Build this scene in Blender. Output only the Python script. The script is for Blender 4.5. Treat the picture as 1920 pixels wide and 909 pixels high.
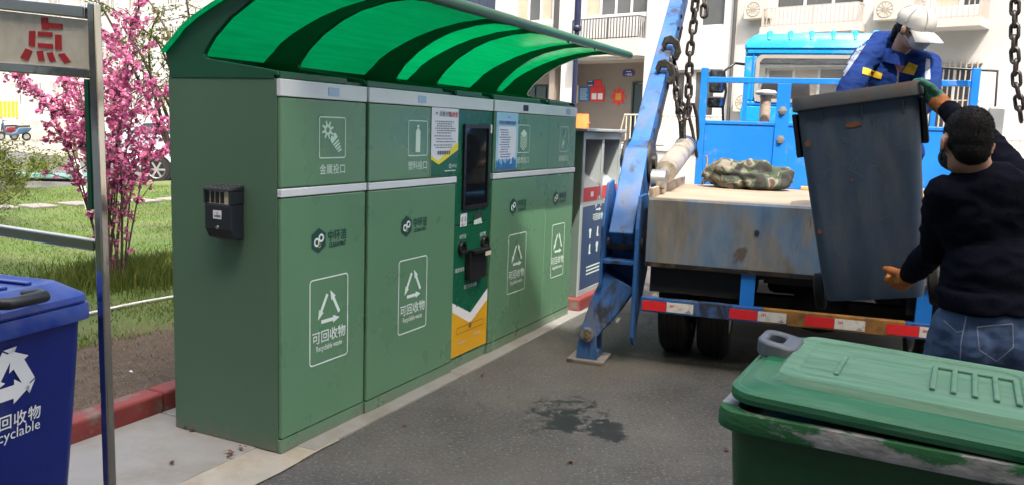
import bpy, bmesh, math, random
import numpy as np
from mathutils import Vector, Matrix, noise

random.seed(7)
rng = np.random.default_rng(7)
for o in list(bpy.data.objects):
    bpy.data.objects.remove(o)
SC = bpy.context.scene
COL = SC.collection

# ------------------------------------------------------------------ camera
F_PX, PITCH, ROLL, YAW_C, YAW_T = 1562.3, 0.13671, -0.03447, 0.44733, 0.31839
CAM_H = 1.6
CX, CY = 960.0, 454.5
_f = np.array([0, math.cos(PITCH), -math.sin(PITCH)])
_r = np.array([1.0, 0, 0])
_d = np.cross(_f, _r)
_c, _s = math.cos(ROLL), math.sin(ROLL)
RIGHT, DOWN = _c * _r + _s * _d, -_s * _r + _c * _d
CAMP = np.array([0, 0, CAM_H])
cam_data = bpy.data.cameras.new('camera')
cam = bpy.data.objects.new('camera', cam_data)
COL.objects.link(cam)
m3 = np.array([RIGHT, -DOWN, -_f]).T
cam.matrix_world = Matrix.Translation((0, 0, CAM_H)) @ Matrix(m3.tolist()).to_4x4()
cam_data.sensor_fit = 'HORIZONTAL'
cam_data.sensor_width = 36.0
cam_data.lens = F_PX / 1920 * 36
cam_data.clip_start = 0.05
cam_data.clip_end = 2000
SC.camera = cam

# ------------------------------------------------------------------ light
SUN_EL = math.radians(56)
SUN_AZ = np.array([0.12, -0.993])            # horizontal direction towards the sun
SUN_DIR = np.array([SUN_AZ[0] * math.cos(SUN_EL), SUN_AZ[1] * math.cos(SUN_EL), math.sin(SUN_EL)])
w = bpy.data.worlds.new('World')
SC.world = w
w.use_nodes = True
nt = w.node_tree
bg = nt.nodes['Background']
sky = nt.nodes.new('ShaderNodeTexSky')
sky.sky_type = 'NISHITA'
sky.sun_disc = False
sky.sun_elevation = SUN_EL
sky.sun_rotation = math.atan2(SUN_AZ[0], SUN_AZ[1])
sky.dust_density = 8.0
sky.ozone_density = 0.0
sky.air_density = 1.6
nt.links.new(sky.outputs[0], bg.inputs[0])
bg.inputs[1].default_value = 0.15
sl = bpy.data.lights.new('sun', 'SUN')
sl.energy = 2.1
sl.angle = math.radians(0.53)
sl.color = (1.0, 0.95, 0.86)
sun = bpy.data.objects.new('sun', sl)
COL.objects.link(sun)
sun.rotation_euler = Vector(SUN_DIR.tolist()).to_track_quat('Z', 'Y').to_euler()
SC.view_settings.view_transform = 'Standard'
SC.view_settings.look = 'None'
SC.view_settings.gamma = 1.0
SC.view_settings.use_curve_mapping = False
SC.view_settings.exposure = 1.86

# ------------------------------------------------------------------ helpers: photo pixels to places
def ray(px, py):
    return RIGHT * ((px - CX) / F_PX) + DOWN * ((py - CY) / F_PX) + _f

def ground(px, py, z=0.0):
    v = ray(px, py)
    return CAMP + v * ((z - CAM_H) / v[2])

def at_depth(px, py, Y):
    v = ray(px, py)
    return CAMP + v * (Y / v[1])

class Frame:
    """upright frame: x along a face, y into it (away from the viewer), z up"""
    def __init__(s, o, xdir):
        s.o = np.array([o[0], o[1], 0.0])
        x = np.array([xdir[0], xdir[1], 0.0]); s.x = x / np.linalg.norm(x)
        s.y = np.array([-s.x[1], s.x[0], 0.0])
        s.rz = math.atan2(s.x[1], s.x[0])
    def _hit(s, px, py, o, n):
        v = ray(px, py)
        return CAMP + v * (np.dot(o - CAMP, n) / np.dot(v, n)) - s.o
    def hit(s, px, py, y0=0.0):
        q = s._hit(px, py, s.o + s.y * y0, s.y)
        return float(q @ s.x), float(q[2])
    def hitx(s, px, py, x0=0.0):
        q = s._hit(px, py, s.o + s.x * x0, s.x)
        return float(q @ s.y), float(q[2])
    def loc(s, p):
        q = np.array(p, float) - s.o
        return float(q @ s.x), float(q @ s.y), float(q[2])
    def world(s, x, y, z=0.0):
        p = s.o + s.x * x + s.y * y
        return np.array([p[0], p[1], z])

# ------------------------------------------------------------------ helpers: meshes
class MB:
    def __init__(s):
        s.v, s.f, s.m = [], [], []
    def add(s, vs, fs, m=0):
        b = len(s.v)
        s.v.extend([tuple(float(c) for c in p) for p in vs])
        for f in fs:
            s.f.append([i + b for i in f]); s.m.append(m)
        return s
    def box(s, x0, x1, y0, y1, z0, z1, m=0, M=None):
        vs = [(x, y, z) for z in (z0, z1) for y in (y0, y1) for x in (x0, x1)]
        if M is not None: vs = [tuple(M @ Vector(p)) for p in vs]
        return s.add(vs, [(0, 2, 3, 1), (4, 5, 7, 6), (0, 1, 5, 4), (1, 3, 7, 5), (3, 2, 6, 7), (2, 0, 4, 6)], m)
    def bar(s, p, q, w, h, up=(0, 0, 1), m=0):
        p, q = Vector(p), Vector(q)
        d = (q - p).normalized(); up = Vector(up)
        a = d.cross(up)
        if a.length < 1e-4: a = d.cross(Vector((1, 0, 0)))
        a.normalize(); b = a.cross(d)
        vs = [e + a * (sx * w / 2) + b * (sy * h / 2) for e in (p, q) for sx, sy in ((-1, -1), (1, -1), (1, 1), (-1, 1))]
        return s.add(vs, [(3, 2, 1, 0), (4, 5, 6, 7), (0, 1, 5, 4), (1, 2, 6, 5), (2, 3, 7, 6), (3, 0, 4, 7)], m)
    def tube(s, pts, r, n=8, caps=True, m=0, closed=False, round_caps=False):
        P = [Vector(p) for p in pts]
        R = [r] * len(P) if isinstance(r, (int, float)) else list(r)
        if round_caps:
            d0 = (P[0] - P[1]).normalized(); d1 = (P[-1] - P[-2]).normalized()
            A, RA = [], []
            for t in (0.985, 0.8, 0.5): A.append(P[0] + d0 * R[0] * t); RA.append(R[0] * math.sqrt(1 - t * t))
            B, RB = [], []
            for t in (0.5, 0.8, 0.985): B.append(P[-1] + d1 * R[-1] * t); RB.append(R[-1] * math.sqrt(1 - t * t))
            P = A + P + B; R = RA + R + RB
        k = len(P)
        prev = None
        rings = []
        for i in range(k):
            if closed: d = P[(i + 1) % k] - P[i - 1]
            else: d = P[min(i + 1, k - 1)] - P[max(i - 1, 0)]
            if d.length < 1e-9: d = Vector((0, 0, 1))
            d.normalize()
            if prev is None:
                a = d.cross(Vector((0, 0, 1)))
                if a.length < 0.05: a = d.cross(Vector((1, 0, 0)))
            else:
                a = prev - d * prev.dot(d)
                if a.length < 1e-6: a = d.cross(Vector((1, 0, 0)))
            a.normalize(); prev = a
            b = d.cross(a)
            rings.append([P[i] + (a * math.cos(2 * math.pi * j / n) + b * math.sin(2 * math.pi * j / n)) * R[i] for j in range(n)])
        return s.loft(rings, caps and not closed, m, closed)
    def loft(s, rings, caps=True, m=0, closed=False):
        n = len(rings[0]); k = len(rings)
        vs = [p for r in rings for p in r]
        fs = []
        for i in range(k if closed else k - 1):
            i2 = (i + 1) % k
            for j in range(n):
                j2 = (j + 1) % n
                fs.append((i * n + j, i * n + j2, i2 * n + j2, i2 * n + j))
        if caps:
            fs.append(tuple(reversed(range(n)))); fs.append(tuple((k - 1) * n + j for j in range(n)))
        return s.add(vs, fs, m)
    def lathe(s, prof, n=24, o=(0, 0, 0), axis='z', m=0, caps=True):
        rings = []
        for r, h in prof:
            ring = []
            for j in range(n):
                a = 2 * math.pi * j / n
                c, d = r * math.cos(a), r * math.sin(a)
                p = {'z': (c, d, h), 'y': (d, h, c), 'x': (h, c, d)}[axis]
                ring.append((p[0] + o[0], p[1] + o[1], p[2] + o[2]))
            rings.append(ring)
        return s.loft(rings, caps, m)
    def ell(s, c, r, M=None, nu=16, nv=10, m=0):
        rings = []
        for i in range(nv + 1):
            t = math.pi * (i + 0.02) / (nv + 0.04)
            ring = []
            for j in range(nu):
                a = 2 * math.pi * j / nu
                p = Vector((r[0] * math.sin(t) * math.cos(a), r[1] * math.sin(t) * math.sin(a), -r[2] * math.cos(t)))
                if M is not None: p = M @ p
                ring.append(p + Vector(c))
            rings.append(ring)
        return s.loft(rings, True, m)
    def prism(s, poly, fn, t0, t1, m=0):
        """extrude a 2D polygon; fn(a, b, t) gives the 3D point"""
        n = len(poly)
        vs = [fn(a, b, t0) for a, b in poly] + [fn(a, b, t1) for a, b in poly]
        fs = [tuple(reversed(range(n))), tuple(range(n, 2 * n))]
        fs += [(i, (i + 1) % n, n + (i + 1) % n, n + i) for i in range(n)]
        return s.add(vs, fs, m)
    def build(s, name, mats, parent=None, smooth=None, bevel=0, seg=2, loc=None, recalc=True):
        me = bpy.data.meshes.new(name)
        me.from_pydata(s.v, [], s.f)
        if not isinstance(mats, (list, tuple)): mats = [mats]
        for x in mats: me.materials.append(x)
        me.polygons.foreach_set('material_index', s.m)
        if recalc:
            bm = bmesh.new(); bm.from_mesh(me)
            bmesh.ops.recalc_face_normals(bm, faces=bm.faces)
            bm.to_mesh(me); bm.free()
        if smooth:
            me.polygons.foreach_set('use_smooth', [True] * len(me.polygons))
            if smooth < 180: me.set_sharp_from_angle(angle=math.radians(smooth))
        me.update()
        o = bpy.data.objects.new(name, me)
        COL.objects.link(o)
        if parent is not None: o.parent = parent
        if loc is not None: o.location = loc
        if bevel:
            bv = o.modifiers.new('bevel', 'BEVEL')
            bv.width = bevel; bv.segments = seg; bv.limit_method = 'ANGLE'; bv.angle_limit = math.radians(40)
            bv.harden_normals = False
        return o

def tag(o, label=None, cat=None, group=None, kind=None):
    if label: o['label'] = label
    if cat: o['category'] = cat
    if group: o['group'] = group
    if kind: o['kind'] = kind
    return o

def thing(name, label, cat, loc=(0, 0, 0), rz=0.0, group=None):
    o = bpy.data.objects.new(name, None)
    COL.objects.link(o)
    o.empty_display_size = 0.1
    o.location = [float(c) for c in loc]; o.rotation_euler = (0, 0, rz)
    return tag(o, label, cat, group)

def copy_tree(o, parent=None):
    c = o.copy(); COL.objects.link(c); c.parent = parent
    for ch in list(o.children): copy_tree(ch, c)
    return c

def rrect(w, h, r, n=4, cx=0, cy=0):
    pts = []
    for sx, sy, a0 in ((1, 1, 0), (-1, 1, 90), (-1, -1, 180), (1, -1, 270)):
        for i in range(n + 1):
            a = math.radians(a0 + 90 * i / n)
            pts.append((cx + sx * (w / 2 - r) + r * math.cos(a), cy + sy * (h / 2 - r) + r * math.sin(a)))
    return pts

TMP = bpy.data.scenes.new('workbench')      # small side scene for evaluating lettering and modifiers quickly; removed at the end
def tmp_graph():
    with bpy.context.temp_override(scene=TMP, view_layer=TMP.view_layers[0]):
        return bpy.context.evaluated_depsgraph_get()
_tc = {}
def text2d(s, bold=0.0, space=1.0):
    key = (s, bold, space)
    if key in _tc: return _tc[key]
    cu = bpy.data.curves.new('t', 'FONT')
    cu.body = s; cu.size = 1.0; cu.align_x = 'CENTER'; cu.align_y = 'CENTER'
    cu.offset = bold; cu.space_character = space; cu.resolution_u = 2
    cu.fill_mode = 'FRONT' if hasattr(cu, 'fill_mode') else cu.fill_mode
    ob = bpy.data.objects.new('t', cu)
    TMP.collection.objects.link(ob)
    dg = tmp_graph()
    me = bpy.data.meshes.new_from_object(ob.evaluated_get(dg))
    vs = [(v.co.x, v.co.y) for v in me.vertices]; fs = [tuple(p.vertices) for p in me.polygons]
    bpy.data.objects.remove(ob); bpy.data.curves.remove(cu); bpy.data.meshes.remove(me)
    _tc[key] = (vs, fs)
    return vs, fs

def put_text(mb, s, x, z, size, fn, bold=0.0, width=None, m=0, space=1.0):
    """flat lettering; fn(a, b) gives the 3D point on the surface"""
    vs, fs = text2d(s, 0.0, space)
    if not vs: return
    xs = [p[0] for p in vs]; ys = [p[1] for p in vs]
    ex = max(xs) - min(xs); mx = (max(xs) + min(xs)) / 2; my = (max(ys) + min(ys)) / 2
    sx = size if width is None else width / ex
    o_ = Vector(fn(x, z)); nn = (Vector(fn(x + 0.01, z)) - o_).cross(Vector(fn(x, z + 0.01)) - o_).normalized()
    sh = [(0, 0)] if not bold else [(0, 0), (0.016, 0), (-0.016, 0), (0, 0.012), (0, -0.012)]     # heavier weight: overlaid passes, each a hair further out
    for k, (da, db) in enumerate(sh):
        mb.add([Vector(fn(x + (a - mx + da) * sx, z + (b - my + db) * size)) + nn * (0.00022 * k) for a, b in vs], fs, m)

def ring2d(mb, poly_out, poly_in, fn, m=0):
    n = len(poly_out)
    mb.add([fn(*p) for p in poly_out] + [fn(*p) for p in poly_in], [(i, (i + 1) % n, n + (i + 1) % n, n + i) for i in range(n)], m)

def poly2d(mb, poly, fn, m=0):
    mb.add([fn(*p) for p in poly], [tuple(range(len(poly)))], m)

# ------------------------------------------------------------------ materials
def new_mat(name):
    m = bpy.data.materials.new(name); m.use_nodes = True
    return m, m.node_tree, m.node_tree.nodes['Principled BSDF']

def pm(name, col, rough=0.5, metal=0.0, var=0.12, scale=6.0, bump=0.0, bscale=80.0, dirt=None, dscale=3.0, damt=0.5, spec=0.5, dsharp=0.12, rvar=0.04, stretch=None, dfine=None):
    """painted / plain surface: soft colour variation, optional dirt or wear patches, fine bump"""
    m, nt, b = new_mat(name)
    N, L = nt.nodes, nt.links
    tc = N.new('ShaderNodeTexCoord'); co = tc.outputs['Object']
    if stretch:
        mp = N.new('ShaderNodeMapping'); mp.inputs['Scale'].default_value = stretch
        L.new(co, mp.inputs[0]); co = mp.outputs[0]
    n1 = N.new('ShaderNodeTexNoise'); n1.inputs['Scale'].default_value = scale; n1.inputs['Detail'].default_value = 6
    L.new(co, n1.inputs['Vector'])
    mr = N.new('ShaderNodeMapRange'); mr.inputs[1].default_value = 0.3; mr.inputs[2].default_value = 0.7
    mr.inputs[3].default_value = 1 - var; mr.inputs[4].default_value = 1 + var
    L.new(n1.outputs[0], mr.inputs[0])
    mul = N.new('ShaderNodeVectorMath'); mul.operation = 'SCALE'; mul.inputs[0].default_value = col
    L.new(mr.outputs[0], mul.inputs['Scale'])
    out = mul.outputs[0]
    mrr = N.new('ShaderNodeMapRange'); mrr.inputs[1].default_value = 0.3; mrr.inputs[2].default_value = 0.7
    mrr.inputs[3].default_value = max(0.03, rough - rvar); mrr.inputs[4].default_value = min(1, rough + rvar)
    L.new(n1.outputs[0], mrr.inputs[0]); ro = mrr.outputs[0]
    if dirt is not None:
        n2 = N.new('ShaderNodeTexNoise'); n2.inputs['Scale'].default_value = dscale; n2.inputs['Detail'].default_value = 9
        n2.inputs['Roughness'].default_value = 0.65
        L.new(co, n2.inputs['Vector'])
        r2 = N.new('ShaderNodeMapRange'); c = 0.5 + (0.5 - damt) * 0.5
        r2.inputs[1].default_value = c - dsharp; r2.inputs[2].default_value = c + dsharp
        L.new(n2.outputs[0], r2.inputs[0])
        mx = N.new('ShaderNodeMix'); mx.data_type = 'RGBA'
        L.new(r2.outputs[0], mx.inputs[0]); L.new(out, mx.inputs[6]); mx.inputs[7].default_value = (*dirt, 1)
        out = mx.outputs[2]
        mf = N.new('ShaderNodeMix'); mf.data_type = 'FLOAT'
        L.new(r2.outputs[0], mf.inputs[0]); L.new(ro, mf.inputs[2]); mf.inputs[3].default_value = 0.85
        ro = mf.outputs[0]
    L.new(out, b.inputs['Base Color']); L.new(ro, b.inputs['Roughness'])
    b.inputs['Metallic'].default_value = metal
    b.inputs['Specular IOR Level'].default_value = spec
    if bump:
        n3 = N.new('ShaderNodeTexNoise'); n3.inputs['Scale'].default_value = bscale; n3.inputs['Detail'].default_value = 4
        L.new(co, n3.inputs['Vector'])
        bp = N.new('ShaderNodeBump'); bp.inputs['Strength'].default_value = bump; bp.inputs['Distance'].default_value = 0.01
        L.new(n3.outputs[0], bp.inputs['Height']); L.new(bp.outputs[0], b.inputs['Normal'])
    return m

def glass_mat(name, tint=(0.6, 0.7, 0.7), alpha=0.75, rough=0.05):
    m, nt, b = new_mat(name)
    N, L = nt.nodes, nt.links
    tr = N.new('ShaderNodeBsdfTransparent'); tr.inputs[0].default_value = (*tint, 1)
    gl = N.new('ShaderNodeBsdfGlossy'); gl.inputs['Roughness'].default_value = rough
    df = N.new('ShaderNodeBsdfDiffuse'); df.inputs[0].default_value = (0.35, 0.33, 0.3, 1)
    mx0 = N.new('ShaderNodeMixShader'); n1 = N.new('ShaderNodeTexNoise'); n1.inputs['Scale'].default_value = 3
    n1.inputs['Detail'].default_value = 8
    mr = N.new('ShaderNodeMapRange'); mr.inputs[3].default_value = 1 - alpha - 0.15; mr.inputs[4].default_value = 1 - alpha + 0.2
    L.new(n1.outputs[0], mr.inputs[0]); L.new(mr.outputs[0], mx0.inputs[0])
    L.new(tr.outputs[0], mx0.inputs[1]); L.new(df.outputs[0], mx0.inputs[2])
    fr = N.new('ShaderNodeFresnel'); fr.inputs[0].default_value = 1.5
    mx = N.new('ShaderNodeMixShader'); L.new(fr.outputs[0], mx.inputs[0])
    L.new(mx0.outputs[0], mx.inputs[1]); L.new(gl.outputs[0], mx.inputs[2])
    L.new(mx.outputs[0], N['Material Output'].inputs['Surface'])
    return m

M = {}
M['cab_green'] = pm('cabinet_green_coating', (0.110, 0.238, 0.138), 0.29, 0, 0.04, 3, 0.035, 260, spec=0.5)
M['cab_side_shade'] = pm('cabinet_side_shaded', (0.080, 0.158, 0.103), 0.5, 0, 0.04, 3, 0.06, 260, spec=0.4)  # cabinet green darkened, since the end panel gets less light than the front
def splash(m, col, top=0.16):
    """dust and mud splashed up from the ground over the lowest part"""
    nt = m.node_tree; N, L = nt.nodes, nt.links; b = N['Principled BSDF']
    old = b.inputs['Base Color'].links[0].from_socket
    tc = N.new('ShaderNodeTexCoord'); sx = N.new('ShaderNodeSeparateXYZ'); L.new(tc.outputs['Object'], sx.inputs[0])
    n = N.new('ShaderNodeTexNoise'); n.inputs['Scale'].default_value = 14; n.inputs['Detail'].default_value = 9; n.inputs['Roughness'].default_value = 0.7; L.new(tc.outputs['Object'], n.inputs['Vector'])
    mr = N.new('ShaderNodeMapRange'); mr.inputs[1].default_value = 0.0; mr.inputs[2].default_value = top; mr.inputs[3].default_value = 0.62; mr.inputs[4].default_value = 0.0; L.new(sx.outputs['Z'], mr.inputs[0])
    ad = N.new('ShaderNodeMath'); ad.operation = 'ADD'; L.new(mr.outputs[0], ad.inputs[0]); L.new(n.outputs[0], ad.inputs[1])
    r2 = N.new('ShaderNodeMapRange'); r2.inputs[1].default_value = 0.80; r2.inputs[2].default_value = 1.2; r2.inputs[4].default_value = 0.7; L.new(ad.outputs[0], r2.inputs[0])
    mx = N.new('ShaderNodeMix'); mx.data_type = 'RGBA'; L.new(r2.outputs[0], mx.inputs[0]); L.new(old, mx.inputs[6]); mx.inputs[7].default_value = (*col, 1)
    L.new(mx.outputs[2], b.inputs['Base Color'])
M['dark_green'] = pm('dark_green_paint', (0.006, 0.085, 0.042), 0.35, 0, 0.08, 4, 0.02, 200)
splash(M['cab_green'], (0.17, 0.16, 0.135)); splash(M['cab_side_shade'], (0.17, 0.16, 0.135))
M['deep_green'] = pm('deep_green_panel', (0.008, 0.11, 0.055), 0.28, 0, 0.05, 4)
M['strip_white'] = pm('white_strip', (0.62, 0.66, 0.70), 0.4, 0, 0.05, 5)
M['latch_blue'] = pm('latch_blue', (0.33, 0.45, 0.62), 0.3, 0, 0.05)
M['print_white'] = pm('white_print', (0.68, 0.80, 0.76), 0.5, 0, 0.03)
M['print_pale'] = pm('pale_print', (0.55, 0.72, 0.62), 0.5, 0, 0.03)
M['print_dark'] = pm('dark_print', (0.012, 0.06, 0.055), 0.5, 0, 0.03)
M['print_gold'] = pm('gold_print', (0.35, 0.28, 0.05), 0.5, 0, 0.03)
M['seam'] = pm('seam_dark', (0.015, 0.035, 0.022), 0.7, 0, 0.05)
M['yellow'] = pm('yellow_panel', (0.68, 0.36, 0.012), 0.4, 0, 0.06, 4)
M['white'] = pm('white_paint', (0.75, 0.76, 0.77), 0.45, 0, 0.04)
M['black'] = pm('black_plastic', (0.012, 0.012, 0.014), 0.35, 0, 0.1)
M['ink'] = pm('grey_ink', (0.14, 0.15, 0.18), 0.6, 0, 0.05)
M['red_ink'] = pm('red_ink', (0.62, 0.03, 0.03), 0.5, 0, 0.05)
M['paper'] = pm('paper_white', (0.66, 0.70, 0.76), 0.45, 0, 0.03)
M['paper_blue'] = pm('paper_blue', (0.30, 0.55, 0.75), 0.45, 0, 0.05)
M['poster_blue'] = pm('poster_blue', (0.03, 0.17, 0.42), 0.5, 0, 0.1)
M['paper_yellow'] = pm('paper_yellow', (0.72, 0.62, 0.02), 0.45, 0, 0.05)
M['blue_ink'] = pm('blue_ink', (0.02, 0.06, 0.30), 0.5, 0, 0.05)
M['steel'] = pm('stainless_steel', (0.56, 0.54, 0.49), 0.10, 1.0, 0.05, 5, 0.012, 25, dirt=(0.20, 0.15, 0.07), dscale=7, damt=0.06, rvar=0.05)
M['metal_grey'] = pm('grey_metal', (0.36, 0.37, 0.36), 0.4, 0.6, 0.1, 6, 0.03, 90)
M['zinc'] = pm('bolt_zinc', (0.45, 0.45, 0.44), 0.35, 0.8, 0.1)
M['ash_dark'] = pm('ash_box_charcoal', (0.022, 0.027, 0.038), 0.42, 0.2, 0.1, 8, 0.03, 200)
M['cream'] = pm('cream_inside', (0.62, 0.55, 0.40), 0.6, 0, 0.08)
M['sign_panel'] = pm('sign_panel_grey', (0.80, 0.75, 0.62), 0.5, 0.0, 0.1, 5, dirt=(0.50, 0.44, 0.32), dscale=5, damt=0.4)
M['red_tape'] = pm('red_tape', (0.50, 0.025, 0.03), 0.45, 0, 0.12, 25)
M['tape_white'] = pm('reflective_white', (0.62, 0.62, 0.60), 0.4, 0, 0.05, 30, dirt=(0.28, 0.26, 0.22), dscale=22, damt=0.22)
M['tape_red'] = pm('reflective_red', (0.62, 0.02, 0.025), 0.35, 0, 0.06, 30)
M['truck_blue'] = None
M['truck_blue2'] = pm('truck_blue_clean', (0.01, 0.17, 0.62), 0.35, 0, 0.08, 3, 0.02, 80, dirt=(0.20, 0.2, 0.2), dscale=7, damt=0.12)
M['cab_blue'] = pm('cab_light_blue', (0.010, 0.27, 0.64), 0.28, 0, 0.05, 3, dirt=(0.25, 0.3, 0.34), dscale=5, damt=0.14)
M['grease'] = pm('greasy_black', (0.02, 0.018, 0.017), 0.45, 0.3, 0.3, 14, 0.15, 60, dirt=(0.10, 0.08, 0.06), dscale=9, damt=0.3)
M['chain'] = pm('chain_steel', (0.05, 0.042, 0.04), 0.45, 0.7, 0.25, 20, 0.1, 120)
M['rubber'] = pm('tyre_rubber', (0.005, 0.005, 0.005), 0.9, 0, 0.2, 10, 0.1, 60, dirt=(0.014, 0.013, 0.012), dscale=5, damt=0.3)
M['rim'] = pm('wheel_rim', (0.28, 0.29, 0.30), 0.45, 0.5, 0.1)
M['under'] = pm('underbody_dark', (0.009, 0.0085, 0.0085), 0.8, 0, 0.2)
M['under_red'] = pm('dull_red_paint', (0.16, 0.018, 0.016), 0.5, 0, 0.2, 6, dirt=(0.06, 0.045, 0.04), dscale=6, damt=0.4)
M['ochre'] = pm('ochre_paint', (0.27, 0.13, 0.025), 0.55, 0, 0.15, 6, dirt=(0.1, 0.06, 0.03), dscale=8, damt=0.35)
M['bed'] = pm('bed_floor_dusty', (0.33, 0.27, 0.20), 0.75, 0.05, 0.15, 5, 0.08, 50, dirt=(0.20, 0.155, 0.11), dscale=3, damt=0.45, dsharp=0.2, stretch=(1, 0.35, 1))
M['cyl'] = pm('cylinder_silver', (0.42, 0.37, 0.30), 0.42, 0.5, 0.15, 6, 0.04, 60, dirt=(0.1, 0.08, 0.06), dscale=5, damt=0.3)
M['pipe_tan'] = pm('pipe_tan', (0.38, 0.30, 0.22), 0.6, 0.1, 0.15, 8, dirt=(0.16, 0.1, 0.06), dscale=9, damt=0.35)
M['cap_white'] = pm('cap_offwhite', (0.40, 0.38, 0.34), 0.55, 0, 0.1)
M['seat'] = pm('seat_fabric', (0.05, 0.05, 0.055), 0.85, 0, 0.1)
M['glass'] = glass_mat('cab_glass', (0.93, 0.95, 0.95), 0.90)
M['mirror'] = pm('mirror_glass', (0.7, 0.72, 0.75), 0.06, 1.0, 0.02)
M['rope'] = pm('rope_tan', (0.30, 0.25, 0.18), 0.9, 0, 0.2, 30, 0.2, 150)
M['wood'] = pm('plank_wood', (0.45, 0.27, 0.11), 0.75, 0, 0.2, 6, 0.1, 40, stretch=(1, 6, 6))
M['bin_blue'] = pm('bin_blue_plastic', (0.0022, 0.013, 0.15), 0.36, 0, 0.12, 5, 0.04, 90, dirt=(0.05, 0.065, 0.17), dscale=6, damt=0.16)
M['bin_blue_lid'] = pm('bin_blue_lid', (0.004, 0.030, 0.26), 0.34, 0, 0.10, 5, 0.04, 90, dirt=(0.12, 0.16, 0.30), dscale=4, damt=0.24, dsharp=0.2)
M['bin_grey'] = pm('bin_slate_plastic', (0.032, 0.056, 0.095), 0.55, 0, 0.2, 5, 0.06, 60, dirt=(0.075, 0.095, 0.122), dscale=7, damt=0.28, dsharp=0.16, stretch=(1.6, 1, 0.5))
M['bin_grey_rim'] = pm('bin_slate_rim', (0.075, 0.085, 0.095), 0.55, 0, 0.14, 8, 0.05, 60, dirt=(0.13, 0.085, 0.065), dscale=9, damt=0.3)
M['bin_black'] = pm('bin_black_plastic', (0.016, 0.018, 0.022), 0.5, 0, 0.15)
M['bin_green'] = pm('bin_green_plastic', (0.006, 0.055, 0.012), 0.45, 0, 0.16, 5, 0.05, 90, dirt=(0.035, 0.06, 0.03), dscale=5, damt=0.25)
M['bin_green_lid'] = pm('bin_green_lid', (0.007, 0.100, 0.036), 0.42, 0, 0.14, 5, 0.05, 60, dirt=(0.085, 0.20, 0.12), dscale=6, damt=0.14, spec=0.35, dsharp=0.2, stretch=(5, 0.5, 5))
M['bin_green_lid2'] = pm('bin_green_lid_scuffed', (0.018, 0.125, 0.055), 0.5, 0, 0.16, 5, 0.10, 60, dirt=(0.125, 0.225, 0.15), dscale=10, damt=0.46, dsharp=0.22, stretch=(5, 0.35, 5))
M['bin_green_rim'] = pm('bin_rim_peeling', (0.24, 0.24, 0.235), 0.7, 0, 0.5, 18, 0.25, 50, dirt=(0.010, 0.085, 0.024), dscale=8, damt=0.52, dsharp=0.03, stretch=(1, 0.7, 1.6))
M['handle_grey'] = pm('handle_grey', (0.055, 0.068, 0.088), 0.5, 0, 0.2, 10, dirt=(0.15, 0.155, 0.16), dscale=12, damt=0.3)
M['skin'] = pm('skin', (0.36, 0.19, 0.125), 0.55, 0, 0.06, 12, 0.03, 150)
M['skin_pale'] = pm('skin_pale', (0.42, 0.25, 0.19), 0.55, 0, 0.06, 12, 0.03, 150)
M['hair'] = pm('hair_black', (0.005, 0.0042, 0.004), 0.7, 0, 0.3, 60, 0.35, 220, spec=0.2)
M['shirt_navy'] = pm('jersey_navy', (0.0038, 0.0046, 0.0095), 0.95, 0, 0.2, 8, 0.3, 90, spec=0.06)
M['trim_grey'] = pm('collar_trim', (0.055, 0.06, 0.075), 0.9, 0, 0.1)
M['mask_dark'] = pm('mask_dark', (0.012, 0.013, 0.02), 0.85, 0, 0.1)
M['mask_pale'] = pm('mask_pale', (0.50, 0.53, 0.56), 0.85, 0, 0.1, 20, 0.1, 60)
M['glove_orange'] = pm('glove_orange', (0.34, 0.105, 0.018), 0.8, 0, 0.2, 16, 0.25, 120, dirt=(0.13, 0.06, 0.02), dscale=14, damt=0.3)
M['glove_green'] = pm('glove_green', (0.02, 0.12, 0.075), 0.75, 0, 0.2, 16, 0.2, 120)
M['jacket'] = pm('jacket_royal_blue', (0.006, 0.024, 0.125), 0.85, 0, 0.12, 10, 0.12, 40, spec=0.15)
M['jacket_yellow'] = pm('jacket_yellow', (0.60, 0.38, 0.015), 0.7, 0, 0.1)
M['reflect_band'] = pm('reflective_band', (0.24, 0.27, 0.33), 0.5, 0.2, 0.15, 20)
M['cap'] = pm('cap_cotton', (0.34, 0.33, 0.32), 0.9, 0, 0.06, 20, 0.1, 120)
M['cap_edge'] = pm('cap_edge', (0.16, 0.20, 0.27), 0.85, 0, 0.06)
M['pink'] = pm('pink_cotton', (0.5, 0.16, 0.19), 0.9, 0, 0.08)
M['shoe'] = pm('shoe_dark', (0.03, 0.03, 0.03), 0.7, 0, 0.1)
M['wall_white'] = pm('wall_white_render', (0.40, 0.41, 0.42), 0.9, 0, 0.06, 0.5, 0.05, 20, dirt=(0.28, 0.285, 0.29), dscale=0.45, damt=0.36, dsharp=0.22, stretch=(1, 1, 0.4))
M['wall_shade'] = pm('wall_shaded_render', (0.20, 0.175, 0.155), 0.9, 0, 0.06, 1.0, 0.05, 20)  # white wall darkened for the shade inside the entrance recess
M['wall_navy'] = pm('wall_navy_cladding', (0.02, 0.028, 0.055), 0.6, 0, 0.1, 2)
M['slab'] = pm('balcony_slab', (0.36, 0.35, 0.335), 0.9, 0, 0.05, 1)
M['soffit'] = pm('soffit_grey', (0.33, 0.30, 0.27), 0.9, 0, 0.05, 1)
M['win_frame'] = pm('window_frame_white', (0.50, 0.50, 0.50), 0.5, 0, 0.03)
M['win_glass'] = pm('window_glass', (0.06, 0.065, 0.075), 0.08, 0, 0.3, 0.8, spec=0.8)
M['curtain'] = pm('curtain_beige', (0.36, 0.29, 0.23), 0.6, 0, 0.1, 2, spec=0.6)
M['rail_dark'] = pm('railing_dark', (0.045, 0.045, 0.05), 0.6, 0, 0.1)
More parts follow.
